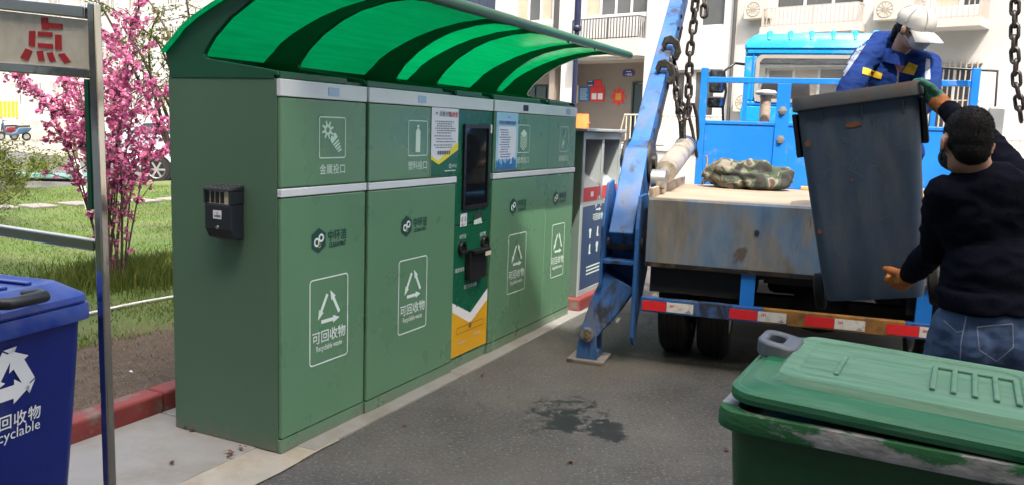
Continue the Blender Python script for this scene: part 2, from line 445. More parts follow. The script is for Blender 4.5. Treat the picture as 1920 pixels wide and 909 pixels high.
M['rail_cream'] = pm('railing_cream', (0.40, 0.37, 0.31), 0.6, 0, 0.05)
M['rail_grey'] = pm('railing_grey', (0.30, 0.28, 0.26), 0.6, 0, 0.05)
M['door_teal'] = pm('door_teal', (0.035, 0.058, 0.066), 0.45, 0.1, 0.1, 3)
M['void'] = pm('dim_interior', (0.03, 0.024, 0.022), 0.9, 0, 0.2, 2)
M['sign_blue'] = pm('plate_blue', (0.03, 0.035, 0.2), 0.4, 0, 0.1)
M['gold'] = pm('gold_foil', (0.6, 0.40, 0.05), 0.4, 0.3, 0.1)
M['orange'] = pm('orange_plastic', (0.65, 0.13, 0.025), 0.4, 0, 0.1)
M['barrier'] = pm('barrier_orange', (0.70, 0.28, 0.015), 0.5, 0, 0.08)
M['pole_navy'] = pm('pole_navy', (0.008, 0.012, 0.05), 0.45, 0.1, 0.1, 4)
M['car_white'] = pm('car_white_paint', (0.62, 0.66, 0.72), 0.18, 0, 0.02, 2)
M['car_silver'] = pm('car_silver_paint', (0.36, 0.43, 0.50), 0.2, 0.4, 0.02, 2)
M['car_glass'] = pm('car_glass', (0.03, 0.035, 0.045), 0.06, 0, 0.05, spec=0.9)
M['lamp'] = pm('lamp_lens', (0.6, 0.6, 0.6), 0.1, 0.2, 0.05)
M['scooter_red'] = pm('scooter_red', (0.45, 0.02, 0.03), 0.3, 0, 0.05)
M['scooter_blue'] = pm('scooter_blue', (0.04, 0.16, 0.32), 0.3, 0, 0.05)
M['bark'] = pm('bark_dark', (0.075, 0.048, 0.04), 0.9, 0, 0.25, 20, 0.3, 60)
M['stake_white'] = pm('stake_whitewash', (0.68, 0.68, 0.66), 0.8, 0, 0.06)
M['kerb_red'] = pm('kerb_red_paint', (0.20, 0.034, 0.032), 0.75, 0, 0.15, 5, 0.15, 70, dirt=(0.15, 0.125, 0.11), dscale=6, damt=0.34, dsharp=0.06)
M['concrete'] = pm('concrete_pale', (0.25, 0.25, 0.245), 0.9, 0, 0.14, 2.2, 0.12, 90, dirt=(0.155, 0.14, 0.115), dscale=2.2, damt=0.34, dsharp=0.15)
M['concrete_sunlit'] = pm('concrete_sunlit', (0.30, 0.28, 0.24), 0.9, 0, 0.16, 3, 0.15, 90, dirt=(0.24, 0.19, 0.12), dscale=4, damt=0.25, dsharp=0.15)  # pad concrete painted paler and warmer, as a sun patch would look
M['paving'] = pm('paving_pale', (0.19, 0.178, 0.158), 0.9, 0, 0.06, 1)
M['soil'] = pm('soil_dry', (0.088, 0.066, 0.048), 0.95, 0, 0.3, 6, 0.8, 30, dirt=(0.06, 0.042, 0.03), dscale=4, damt=0.45, dsharp=0.2)
M['path_stone'] = pm('path_stone', (0.17, 0.16, 0.15), 0.9, 0, 0.1, 5)
M['pipe_white'] = pm('pipe_white', (0.62, 0.62, 0.60), 0.5, 0, 0.08, 8)
M['mat_teal'] = pm('cover_teal', (0.10, 0.24, 0.22), 0.7, 0, 0.1)
M['leafdry'] = pm('dry_leaf', (0.12, 0.055, 0.03), 0.8, 0, 0.3, 30)

def leaf_mat(name, cols, trans=0.35):
    """colour picked per leaf clump from a position noise, some light passing through"""
    m, nt, b = new_mat(name)
    N, L = nt.nodes, nt.links
    tc = N.new('ShaderNodeTexCoord')
    geo = N.new('ShaderNodeNewGeometry')
    cr = N.new('ShaderNodeValToRGB')
    e = cr.color_ramp.elements
    e[0].position = 0.0; e[0].color = (*cols[0], 1); e[1].position = 1.0; e[1].color = (*cols[-1], 1)
    for i, c in enumerate(cols[1:-1]):
        q = e.new((i + 1) / (len(cols) - 1)); q.color = (*c, 1)
    L.new(geo.outputs['Random Per Island'], cr.inputs[0])
    df = N.new('ShaderNodeBsdfDiffuse'); tl = N.new('ShaderNodeBsdfTranslucent'); mx = N.new('ShaderNodeMixShader')
    mx.inputs[0].default_value = trans
    L.new(cr.outputs[0], df.inputs[0]); L.new(cr.outputs[0], tl.inputs[0])
    L.new(df.outputs[0], mx.inputs[1]); L.new(tl.outputs[0], mx.inputs[2])
    L.new(mx.outputs[0], N['Material Output'].inputs['Surface'])
    return m
M['blossom'] = leaf_mat('pink_blossom', [(0.42, 0.07, 0.22), (0.58, 0.16, 0.34), (0.70, 0.32, 0.46), (0.48, 0.10, 0.26)], 0.4)
M['leaf'] = leaf_mat('young_leaf', [(0.05, 0.085, 0.018), (0.10, 0.13, 0.03), (0.15, 0.17, 0.05)], 0.35)
M['grass'] = leaf_mat('grass_blade', [(0.05, 0.115, 0.010), (0.085, 0.155, 0.016), (0.115, 0.155, 0.022), (0.06, 0.13, 0.012)], 0.3)
M['straw'] = leaf_mat('dry_straw', [(0.20, 0.15, 0.095), (0.34, 0.27, 0.175), (0.13, 0.095, 0.06)], 0.3)

def canopy_mat():
    m, nt, b = new_mat('canopy_green_sheet')
    N, L = nt.nodes, nt.links
    tc = N.new('ShaderNodeTexCoord')
    mp = N.new('ShaderNodeMapping'); mp.inputs['Scale'].default_value = (1, 14, 14)
    n1 = N.new('ShaderNodeTexNoise'); n1.inputs['Scale'].default_value = 2.2
    L.new(tc.outputs['Object'], mp.inputs[0]); L.new(mp.outputs[0], n1.inputs['Vector'])
    cr = N.new('ShaderNodeValToRGB')
    cr.color_ramp.elements[0].position = 0.35; cr.color_ramp.elements[0].color = (0.020, 0.64, 0.34, 1)
    cr.color_ramp.elements[1].position = 0.65; cr.color_ramp.elements[1].color = (0.024, 0.72, 0.40, 1)
    L.new(n1.outputs[0], cr.inputs[0])
    df = N.new('ShaderNodeBsdfDiffuse'); tl = N.new('ShaderNodeBsdfTranslucent'); mx = N.new('ShaderNodeMixShader')
    mx.inputs[0].default_value = 0.78
    L.new(cr.outputs[0], df.inputs[0]); L.new(cr.outputs[0], tl.inputs[0])
    L.new(df.outputs[0], mx.inputs[1]); L.new(tl.outputs[0], mx.inputs[2])
    gl = N.new('ShaderNodeBsdfGlossy'); gl.inputs['Roughness'].default_value = 0.25
    fr = N.new('ShaderNodeFresnel'); fr.inputs[0].default_value = 1.4
    m2 = N.new('ShaderNodeMixShader'); L.new(fr.outputs[0], m2.inputs[0])
    L.new(mx.outputs[0], m2.inputs[1]); L.new(gl.outputs[0], m2.inputs[2])
    L.new(m2.outputs[0], N['Material Output'].inputs['Surface'])
    return m
M['canopy'] = canopy_mat()

def apron_mat():
    """blue paint under grey dirt, worn vertically, with a dark brown patch up the middle"""
    m, nt, b = new_mat('apron_worn_blue')
    N, L = nt.nodes, nt.links
    tc = N.new('ShaderNodeTexCoord')
    def noise_(scale, st, detail=9, dist=0.0):
        mp = N.new('ShaderNodeMapping'); mp.inputs['Scale'].default_value = st
        L.new(tc.outputs['Object'], mp.inputs[0])
        n = N.new('ShaderNodeTexNoise'); n.inputs['Scale'].default_value = scale; n.inputs['Detail'].default_value = detail
        n.inputs['Roughness'].default_value = 0.62; n.inputs['Distortion'].default_value = dist
        L.new(mp.outputs[0], n.inputs['Vector']); return n.outputs[0]
    def rng_(x, a, c):
        r = N.new('ShaderNodeMapRange'); r.inputs[1].default_value = a; r.inputs[2].default_value = c
        L.new(x, r.inputs[0]); return r.outputs[0]
    def mix(f, a, c):
        x = N.new('ShaderNodeMix'); x.data_type = 'RGBA'
        L.new(f, x.inputs[0])
        for s, i in ((a, 6), (c, 7)):
            if isinstance(s, tuple): x.inputs[i].default_value = (*s, 1)
            else: L.new(s, x.inputs[i])
        return x.outputs[2]
    grey = mix(rng_(noise_(9, (1, 1, 0.25)), 0.35, 0.65), (0.115, 0.113, 0.108), (0.20, 0.192, 0.178))
    blue = mix(rng_(noise_(7, (1, 1, 0.3)), 0.35, 0.65), (0.05, 0.12, 0.24), (0.13, 0.19, 0.27))
    c = mix(rng_(noise_(2.4, (1, 1, 0.45), 10, 0.6), 0.44, 0.56), grey, blue)
    c = mix(rng_(noise_(14, (1, 1, 0.12)), 0.66, 0.72), c, (0.05, 0.045, 0.04))
    c = mix(rng_(noise_(2.0, (1, 1, 1.2), 6, 0.3), 0.60, 0.64), c, (0.075, 0.062, 0.058))
    L.new(c, b.inputs['Base Color']); b.inputs['Roughness'].default_value = 0.7
    bp = N.new('ShaderNodeBump'); bp.inputs['Strength'].default_value = 0.25; bp.inputs['Distance'].default_value = 0.02
    L.new(noise_(6, (1, 1, 0.4)), bp.inputs['Height']); L.new(bp.outputs[0], b.inputs['Normal'])
    return m
def worn_paint(name, paint, dust, grease, rust):
    """lorry paint: dusty film, dark grease runs, small chips down to rust"""
    m, nt, b = new_mat(name)
    N, L = nt.nodes, nt.links
    tc = N.new('ShaderNodeTexCoord')
    def nz(scale, st=(1, 1, 1), detail=9, dist=0.0):
        mp = N.new('ShaderNodeMapping'); mp.inputs['Scale'].default_value = st; L.new(tc.outputs['Object'], mp.inputs[0])
        n = N.new('ShaderNodeTexNoise'); n.inputs['Scale'].default_value = scale; n.inputs['Detail'].default_value = detail
        n.inputs['Roughness'].default_value = 0.66; n.inputs['Distortion'].default_value = dist
        L.new(mp.outputs[0], n.inputs['Vector']); return n.outputs[0]
    def rg(x, a, c, lo=0.0, hi=1.0):
        r = N.new('ShaderNodeMapRange'); r.inputs[1].default_value = a; r.inputs[2].default_value = c; r.inputs[3].default_value = lo; r.inputs[4].default_value = hi
        L.new(x, r.inputs[0]); return r.outputs[0]
    def mix(f, a, c):
        x = N.new('ShaderNodeMix'); x.data_type = 'RGBA'; L.new(f, x.inputs[0])
        for q, i in ((a, 6), (c, 7)):
            if isinstance(q, tuple): x.inputs[i].default_value = (*q, 1)
            else: L.new(q, x.inputs[i])
        return x.outputs[2]
    c = mix(rg(nz(3), 0.35, 0.65), tuple(0.75 * v for v in paint), tuple(1.2 * v for v in paint))
    c = mix(rg(nz(4.5, (1, 1, 0.6)), 0.47, 0.66, 0, 0.8), c, dust)
    c = mix(rg(nz(5.5, (1.2, 1.2, 0.35), 10, 0.8), 0.54, 0.64, 0, 0.92), c, grease)
    c = mix(rg(nz(26, (1, 1, 1), 6, 0.4), 0.66, 0.69), c, rust)
    L.new(c, b.inputs['Base Color']); L.new(rg(nz(8), 0.3, 0.7, 0.4, 0.7), b.inputs['Roughness'])
    bp = N.new('ShaderNodeBump'); bp.inputs['Strength'].default_value = 0.2; bp.inputs['Distance'].default_value = 0.01
    L.new(nz(24), bp.inputs['Height']); L.new(bp.outputs[0], b.inputs['Normal'])
    return m
M['truck_blue'] = worn_paint('truck_blue_worn', (0.014, 0.10, 0.33), (0.095, 0.10, 0.105), (0.016, 0.016, 0.018), (0.06, 0.04, 0.03))
M['foot_steel'] = worn_paint('foot_steel', (0.17, 0.16, 0.15), (0.22, 0.20, 0.17), (0.05, 0.045, 0.04), (0.12, 0.07, 0.04))
M['apron'] = apron_mat()

def camo_mat():
    m, nt, b = new_mat('camouflage_cloth')
    N, L = nt.nodes, nt.links
    tc = N.new('ShaderNodeTexCoord')
    n = N.new('ShaderNodeTexNoise'); n.inputs['Scale'].default_value = 6.0; n.inputs['Detail'].default_value = 1.5
    n.inputs['Distortion'].default_value = 0.8
    L.new(tc.outputs['Object'], n.inputs['Vector'])
    cr = N.new('ShaderNodeValToRGB'); cr.color_ramp.interpolation = 'CONSTANT'
    cols = [(0.0, (0.018, 0.019, 0.017)), (0.41, (0.04, 0.058, 0.036)), (0.50, (0.155, 0.145, 0.115)), (0.555, (0.085, 0.05, 0.04)), (0.61, (0.035, 0.05, 0.034))]
    e = cr.color_ramp.elements
    e[0].color = (*cols[0][1], 1); e[1].position = cols[1][0]; e[1].color = (*cols[1][1], 1)
    for p, c in cols[2:]:
        q = e.new(p); q.color = (*c, 1)
    L.new(n.outputs[0], cr.inputs[0]); L.new(cr.outputs[0], b.inputs['Base Color']); b.inputs['Roughness'].default_value = 0.9
    return m
M['camo'] = camo_mat()

def denim_mat():
    m = pm('denim_blue', (0.018, 0.042, 0.105), 0.9, 0, 0.25, 9, 0.3, 240, dirt=(0.042, 0.082, 0.165), dscale=5, damt=0.45, dsharp=0.25)
    return m
M['denim'] = denim_mat()

def asphalt_mat():
    m, nt, b = new_mat('asphalt')
    N, L = nt.nodes, nt.links
    tc = N.new('ShaderNodeTexCoord'); co = tc.outputs['Object']
    def noise_(scale, detail=8, rough=0.6):
        n = N.new('ShaderNodeTexNoise'); n.inputs['Scale'].default_value = scale; n.inputs['Detail'].default_value = detail
        n.inputs['Roughness'].default_value = rough
        L.new(co, n.inputs['Vector']); return n.outputs[0]
    def rng_(x, a, c, lo=0.0, hi=1.0):
        r = N.new('ShaderNodeMapRange'); r.inputs[1].default_value = a; r.inputs[2].default_value = c
        r.inputs[3].default_value = lo; r.inputs[4].default_value = hi
        L.new(x, r.inputs[0]); return r.outputs[0]
    def mix(f, a, c):
        x = N.new('ShaderNodeMix'); x.data_type = 'RGBA'
        L.new(f, x.inputs[0])
        for s, i in ((a, 6), (c, 7)):
            if isinstance(s, tuple): x.inputs[i].default_value = (*s, 1)
            else: L.new(s, x.inputs[i])
        return x.outputs[2]
    def math_(op, a, c):
        x = N.new('ShaderNodeMath'); x.operation = op
        for s, i in ((a, 0), (c, 1)):
            if isinstance(s, (int, float)): x.inputs[i].default_value = s
            else: L.new(s, x.inputs[i])
        return x.outputs[0]
    c = mix(rng_(noise_(1.3), 0.35, 0.65), (0.047, 0.047, 0.0465), (0.088, 0.087, 0.085))
    c = mix(rng_(noise_(52, 5, 0.75), 0.54, 0.68), c, (0.19, 0.18, 0.165))
    c = mix(rng_(noise_(38, 5, 0.75), 0.57, 0.67), c, (0.020, 0.020, 0.021))
    c = mix(rng_(noise_(0.5, 5), 0.5, 0.7), c, (0.070, 0.063, 0.052))
    # spilled liquid: a ragged dark stain with a few splashes
    def blob(x, y, rx, ry):
        mp = N.new('ShaderNodeMapping'); mp.vector_type = 'TEXTURE'
        mp.inputs['Location'].default_value = (x, y, 0); mp.inputs['Scale'].default_value = (rx, ry, 1)
        L.new(co, mp.inputs[0])
        ln = N.new('ShaderNodeVectorMath'); ln.operation = 'LENGTH'; L.new(mp.outputs[0], ln.inputs[0])
        return rng_(ln.outputs['Value'], 0.2, 1.25, 1.0, 0.0)
    s1 = ground(1060, 790); s2 = ground(1135, 805); s3 = ground(1060, 775); s4 = ground(1180, 700)
    st = math_('MAXIMUM', math_('MAXIMUM', blob(s1[0], s1[1], 0.16, 0.22), blob(s2[0], s2[1], 0.16, 0.24)), math_('MULTIPLY', blob(s3[0], s3[1], 0.40, 0.50), 0.62))
    wet = rng_(math_('ADD', st, math_('MULTIPLY', math_('SUBTRACT', noise_(11, 8, 0.75), 0.5), 3.0)), 0.46, 0.66)
    vo = N.new('ShaderNodeTexVoronoi'); vo.feature = 'DISTANCE_TO_EDGE'; vo.inputs['Scale'].default_value = 0.55
    wv = N.new('ShaderNodeVectorMath'); wv.operation = 'ADD'
    nv = N.new('ShaderNodeTexNoise'); nv.inputs['Scale'].default_value = 2.2; nv.inputs['Detail'].default_value = 6; L.new(co, nv.inputs['Vector'])
    sc_ = N.new('ShaderNodeVectorMath'); sc_.operation = 'SCALE'; sc_.inputs['Scale'].default_value = 0.7; L.new(nv.outputs['Color'], sc_.inputs[0])
    L.new(co, wv.inputs[0]); L.new(sc_.outputs[0], wv.inputs[1]); L.new(wv.outputs[0], vo.inputs['Vector'])
    crack = math_('MULTIPLY', rng_(vo.outputs['Distance'], 0.0, 0.012, 1.0, 0.0), rng_(noise_(0.8, 4), 0.52, 0.62))
    c = mix(math_('MULTIPLY', crack, 0.75), c, (0.02, 0.019, 0.018))
    c = mix(wet, c, (0.009, 0.009, 0.009))
    L.new(c, b.inputs['Base Color'])
    ro = rng_(wet, 0, 1, 0.88, 0.4)
    L.new(ro, b.inputs['Roughness'])
    bp = N.new('ShaderNodeBump'); bp.inputs['Strength'].default_value = 0.55; bp.inputs['Distance'].default_value = 0.006
    L.new(noise_(110, 3), bp.inputs['Height']); L.new(bp.outputs[0], b.inputs['Normal'])
    return m
M['asphalt'] = asphalt_mat()

# ------------------------------------------------------------------ frames of the place
CAB = Frame((-1.0738, 3.8221), (math.sin(YAW_C), math.cos(YAW_C)))          # front of the cabinets
_t0 = at_depth(1200, 582, 5.6)
TRK = Frame((_t0[0], _t0[1]), (math.sin(YAW_T), math.cos(YAW_T)))           # x forward along the lorry, y to its left
_f0 = at_depth(1200, 300, 28.0)
FAC = Frame((_f0[0], _f0[1]), (0.748, -0.664))                             # far facade
# ================================================================== THE SETTING
def sheet(name, frame, pts, z, mat, kind='structure'):
    mb = MB(); mb.add([frame.world(a, b, z) if frame else (a, b, z) for a, b in pts], [tuple(range(len(pts)))])
    o = mb.build(name, mat, recalc=False)
    o['kind'] = kind
    return o

sheet('ground', None, [(-400, -300), (400, -300), (400, 600), (-400, 600)], 0.0, M['asphalt'])
sheet('pavement', FAC, [(-90, -16), (40, -9), (40, 0.5), (-90, 0.5)], 0.012, M['paving'])

# concrete pad under the cabinets: slabs cast side by side
pad = bpy.data.objects.new('concrete_pad', None); COL.objects.link(pad); pad['kind'] = 'structure'
pad.location = CAB.world(0, 0, 0).tolist(); pad.rotation_euler = (0, 0, CAB.rz)
us = [-4.2, -2.7, -1.25, 0.12, 1.6, 3.12, 4.9]
for i in range(len(us) - 1):
    mb = MB(); j = rng.uniform(-0.012, 0.012)
    mb.box(us[i] + 0.004, us[i + 1] - 0.004, 0.16 if us[i + 1] < 0.3 else -0.10 + j, 0.94, -0.05, 0.012)
    mb.build('slab', M['concrete'], pad, bevel=0.006)
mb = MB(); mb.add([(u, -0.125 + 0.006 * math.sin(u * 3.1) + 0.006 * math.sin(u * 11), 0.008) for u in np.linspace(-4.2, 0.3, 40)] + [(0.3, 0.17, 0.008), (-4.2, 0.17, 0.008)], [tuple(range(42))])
mb.build('sun_strip', M['concrete_sunlit'], pad, recalc=False)  # patch of sun painted as its own strip of concrete

# red kerb in stones
kerb = bpy.data.objects.new('kerb', None); COL.objects.link(kerb); kerb['kind'] = 'structure'
kerb.location = CAB.world(0, 0, 0).tolist(); kerb.rotation_euler = (0, 0, CAB.rz)
def kerb_stone(x0, x1, y0, y1, z1):
    mb = MB(); mb.box(x0 + 0.004, x1 - 0.004, y0, y1, -0.1, z1)
    return mb.build('kerb_stone', M['kerb_red'], kerb, bevel=0.018, seg=3)
for k in range(8):
    kerb_stone(-4.0 + k * 1.0 + 0.15, -3.0 + k * 1.0 + 0.15, 0.945 + rng.uniform(-0.006, 0.006), 1.085, 0.115 + rng.uniform(-0.006, 0.006))
kerb_stone(3.80, 4.36, -0.05, 0.09, 0.125); kerb_stone(4.36, 5.2, -0.045, 0.09, 0.12)
mb = MB(); mb.box(3.81, 5.2, 0.09, 1.0, -0.05, 0.11); mb.build('bin_plinth', M['concrete'], kerb)

# lawn: one sheet, bare soil strip, grass and straw
M['turf'] = pm('turf_ground', (0.048, 0.085, 0.013), 0.95, 0, 0.3, 1.2, 0.5, 40, dirt=(0.09, 0.10, 0.028), dscale=1.1, damt=0.36, dsharp=0.15)
sheet('lawn', CAB, [(-8, 1.08), (15, 1.08), (15, 13.2), (-8, 13.2)], 0.085, M['turf'])
_g = []
for a in np.linspace(-4.2, 3.9, 60):
    _g.append((a, 2.15 + 0.35 * noise.noise(Vector((a * 1.1, 3, 0))) + 0.15 * noise.noise(Vector((a * 4, 3, 0)))))
sheet('soil_bed', CAB, [(-4.2, 1.085)] + [(3.9, 1.085)] + _g[::-1], 0.090, M['soil'])

def blades(name, mat, n, region, hmin, hmax, wmin, wmax, lean, z0, dens=None, flat=False):
    """thin curved blades as one mesh; region gives points in the cabinet frame"""
    P = region(n)
    if dens is not None:
        keep = np.array([dens(p[0], p[1]) > rng.random() for p in P]); P = P[keep]
    n = len(P)
    ang = rng.uniform(0, 2 * math.pi, n); h = rng.uniform(hmin, hmax, n); wd = rng.uniform(wmin, wmax, n)
    le = rng.uniform(0.2, 1, n) * lean * h
    base = CAB.o[:2] + np.outer(P[:, 0], CAB.x[:2]) + np.outer(P[:, 1], CAB.y[:2])
    dx, dy = np.cos(ang), np.sin(ang)
    a2 = rng.uniform(0, 2 * math.pi, n)
    sx, sy = np.cos(a2) * wd / 2, np.sin(a2) * wd / 2
    V = np.zeros((n, 5, 3)); zz = np.full(n, z0)
    V[:, 0] = np.c_[base[:, 0] - sx, base[:, 1] - sy, zz]; V[:, 1] = np.c_[base[:, 0] + sx, base[:, 1] + sy, zz]
    mx, my = base[:, 0] + dx * le * 0.35, base[:, 1] + dy * le * 0.35
    mz = zz + h * (0.6 if not flat else 0.08) + (rng.uniform(0, 0.015, n) if flat else 0)
    V[:, 2] = np.c_[mx + sx * 0.8, my + sy * 0.8, mz]; V[:, 3] = np.c_[mx - sx * 0.8, my - sy * 0.8, mz]
    V[:, 4] = np.c_[base[:, 0] + dx * le, base[:, 1] + dy * le, zz + h * (1.0 if not flat else 0.05) + (rng.uniform(0, 0.01, n) if flat else 0)]
    me = bpy.data.meshes.new(name)
    I = np.arange(n) * 5
    F = [(i, i + 1, i + 2, i + 3) for i in I] + [(i + 3, i + 2, i + 4) for i in I]
    me.from_pydata(V.reshape(-1, 3).tolist(), [], [tuple(int(c) for c in f) for f in F])
    me.materials.append(mat)
    o = bpy.data.objects.new(name, me); COL.objects.link(o); o['kind'] = 'stuff'
    return o
def reg(u0, u1, y0, y1, p=1.0):
    def f(n):
        y = y0 + (y1 - y0) * rng.random(n) ** p
        return np.c_[rng.uniform(u0, u1, n), y]
    return f
def gd(u, y):
    edge = 2.15 + 0.35 * noise.noise(Vector((u * 1.1, 3, 0)))
    if y < edge - 0.1: return 0.02
    q = noise.noise(Vector((u * 1.3, y * 1.3, 5)))
    return min(1, 0.55 + 0.8 * q + 0.25 * (y > 3.2))
g = blades('grass', M['grass'], 120000, reg(-2.2, 10, 1.9, 13, 1.7), 0.012, 0.042, 0.004, 0.009, 1.3, 0.084, gd)
tag(g, 'short green and yellowing lawn grass behind the red kerb', 'grass')
_tb = CAB.loc(ground(215, 530, 0.085))
def rtuft(n):
    a = rng.normal(0, 0.42, n); b = rng.normal(0, 0.30, n)
    return np.c_[_tb[0] + a + 0.35, _tb[1] + b]
g = blades('tall_grass', M['leaf'], 5000, rtuft, 0.08, 0.24, 0.005, 0.011, 0.55, 0.084)
tag(g, 'taller green grass tuft round the foot of the blossom tree', 'grass')
g = blades('dry_straw', M['straw'], 20000, reg(-1.6, 3.7, 1.10, 2.5), 0.04, 0.14, 0.0015, 0.004, 1.0, 0.093, lambda u, y: 0.75 if y < 2.2 else 0.3, flat=True)
tag(g, 'dry straw and dead grass littering the bare soil by the kerb', 'straw')

# loose grit on the asphalt and along the foot of the cabinets
def rgrit(n):
    u = rng.uniform(-1.2, 6.0, n); y = np.where(rng.random(n) < 0.35, -0.11 - np.abs(rng.normal(0, 0.05, n)), rng.uniform(-2.6, -0.1, n)); return np.c_[u, y]
P_ = rgrit(1500); mb = MB()
for u, y in P_:
    c = CAB.world(u, y, 0.0); r = rng.uniform(0.0015, 0.0055); a = rng.uniform(0, 6.28)
    q = [(c[0] + r * math.cos(a + k * 2.1) * rng.uniform(0.7, 1.2), c[1] + r * math.sin(a + k * 2.1), 0.0005) for k in range(3)]
    mb.add(q + [(c[0], c[1], r * 0.9)], [(0, 1, 3), (1, 2, 3), (2, 0, 3)])
o = mb.build('grit', M['path_stone'], recalc=False); tag(o, 'fine loose grit scattered over the asphalt', 'grit', kind='stuff')
# stepping stones
for k in range(9):
    a = 4.6 + k * 0.55 + rng.uniform(-0.05, 0.05); b = 10.2 - 0.22 * k * 0.55 + rng.uniform(-0.05, 0.05)
    mb = MB(); pl = rrect(0.42, 0.5, 0.05, 2)
    mb.prism(pl, lambda x, y, t: (x, y, t), 0.0, 0.035)
    o = mb.build('path_stone', M['path_stone'], bevel=0.008)
    o.location = CAB.world(a, b, 0.083).tolist(); o.rotation_euler = (0, 0, CAB.rz + rng.uniform(-0.15, 0.15))
    tag(o, 'pale stepping stone set in the lawn behind the blossom tree', 'paving stone', 'stepping stones in the lawn')

# white pipe lying on the grass
mb = MB(); pts = [CAB.world(u, 2.9 + 0.012 * math.sin(u * 2), 0.105 + 0.006 * math.sin(u * 5)) for u in np.linspace(-1.2, 3.6, 26)]
mb.tube(pts, 0.011, 8)
tag(mb.build('garden_pipe', M['pipe_white'], smooth=60), 'thin white plastic pipe lying across the lawn edge', 'pipe')

# teal ground cover plate
q = ground(95, 331, 0.09); mb = MB(); mb.prism(rrect(1.7, 0.9, 0.08, 3), lambda x, y, t: (x, y, t), 0, 0.05)
mb.prism(rrect(1.5, 0.7, 0.08, 3), lambda x, y, t: (x, y, t), 0.05, 0.065)
o = mb.build('manhole_cover', M['mat_teal'], bevel=0.01); o.location = q.tolist(); o.location.z = 0.083; o.rotation_euler = (0, 0, 0.1)
tag(o, 'flat teal cover plate lying in the far lawn', 'cover')

# bits of litter on the ground
M_l = M['leafdry']
for k, (px, py) in enumerate([(349, 803), (360, 808), (430, 858), (436, 853), (455, 842), (427, 850), (322, 870), (1070, 868), (1362, 845), (905, 705), (760, 800), (985, 640)]):
    q = ground(px, py, 0.013 if px < 500 else 0.001); mb = MB()
    for t in range(5):
        a = rng.uniform(0, 6.28); d = rng.uniform(0, 0.014); s = rng.uniform(0.008, 0.016); e = rng.uniform(0, 6.28)
        c = Vector((math.cos(a) * d, math.sin(a) * d, 0.004 + 0.004 * t))
        u1 = Vector((math.cos(e), math.sin(e), rng.uniform(-0.3, 0.3))) * s; v1 = Vector((-math.sin(e), math.cos(e), rng.uniform(-0.3, 0.5))) * s * 0.6
        mb.add([c - u1, c - v1, c + u1, c + v1], [(0, 1, 2, 3)])
    o = mb.build('dead_leaf', M_l, recalc=False); o.location = q.tolist()
    if px < 500: tag(o, 'small crumpled dead leaf on the concrete beside the green cabinet', 'leaf', 'dead leaves on the concrete pad')
    else: tag(o, 'tiny dark dead leaf lying on the open asphalt', 'leaf', 'dead leaves on the asphalt')
q = ground(243, 698, 0.1); mb = MB()
mb.add([(-0.02, -0.006, 0), (0.0, -0.012, 0.012), (0.022, 0, 0.003), (0.005, 0.012, 0.014), (-0.012, 0.008, 0.004)], [(0, 1, 2, 3, 4)])
o = mb.build('paper_scrap', M['white'], recalc=False); o.location = q.tolist(); tag(o, 'small white paper scrap on the dry straw', 'litter')

# ------------------------------------------------------------------ buildings
def wall_holes(mb, u0, u1, z0, z1, holes, depth, m=0, y0=0.0):
    us = sorted({u0, u1, *[h[0] for h in holes], *[h[1] for h in holes]})
    zs = sorted({z0, z1, *[h[2] for h in holes], *[h[3] for h in holes]})
    us = [u for u in us if u0 <= u <= u1]; zs = [z for z in zs if z0 <= z <= z1]
    for i in range(len(us) - 1):
        for j in range(len(zs) - 1):
            cu, cz = (us[i] + us[i + 1]) / 2, (zs[j] + zs[j + 1]) / 2
            if any(h[0] < cu < h[1] and h[2] < cz < h[3] for h in holes): continue
            mb.add([(us[i], y0, zs[j]), (us[i + 1], y0, zs[j]), (us[i + 1], y0, zs[j + 1]), (us[i], y0, zs[j + 1])], [(0, 1, 2, 3)], m)
    for a, b, c, d in holes:
        y1 = y0 + depth
        mb.add([(a, y0, c), (a, y0, d), (a, y1, d), (a, y1, c)], [(0, 1, 2, 3)], m)
        mb.add([(b, y0, c), (b, y1, c), (b, y1, d), (b, y0, d)], [(0, 1, 2, 3)], m)
        mb.add([(a, y0, d), (b, y0, d), (b, y1, d), (a, y1, d)], [(0, 1, 2, 3)], m)
        mb.add([(a, y0, c), (a, y1, c), (b, y1, c), (b, y0, c)], [(0, 1, 2, 3)], m)

def window(parent, a, b, c, d, y=0.14, cols=2, transom=False, curtains=(), fw=0.07):
    mb = MB()
    mb.box(a, b, y, y + 0.07, c, c + fw); mb.box(a, b, y, y + 0.07, d - fw, d)
    mb.box(a, a + fw, y + 0.002, y + 0.068, c + fw, d - fw); mb.box(b - fw, b, y + 0.002, y + 0.068, c + fw, d - fw)
    w = (b - a - 2 * fw) / cols
    for k in range(1, cols):
        mb.box(a + fw + k * w - fw / 2, a + fw + k * w + fw / 2, y + 0.002, y + 0.066, c + fw, d - fw)
    f = mb.build('window', M['win_frame'], parent)
    for k in range(cols):
        mb = MB(); x0 = a + fw + k * w; mb.add([(x0, y + 0.045, c + fw), (x0 + w, y + 0.045, c + fw), (x0 + w, y + 0.045, d - fw), (x0, y + 0.045, d - fw)], [(0, 1, 2, 3)])
        mb.build('pane', M['curtain'] if k in curtains else M['win_glass'], f, recalc=False)
    return f

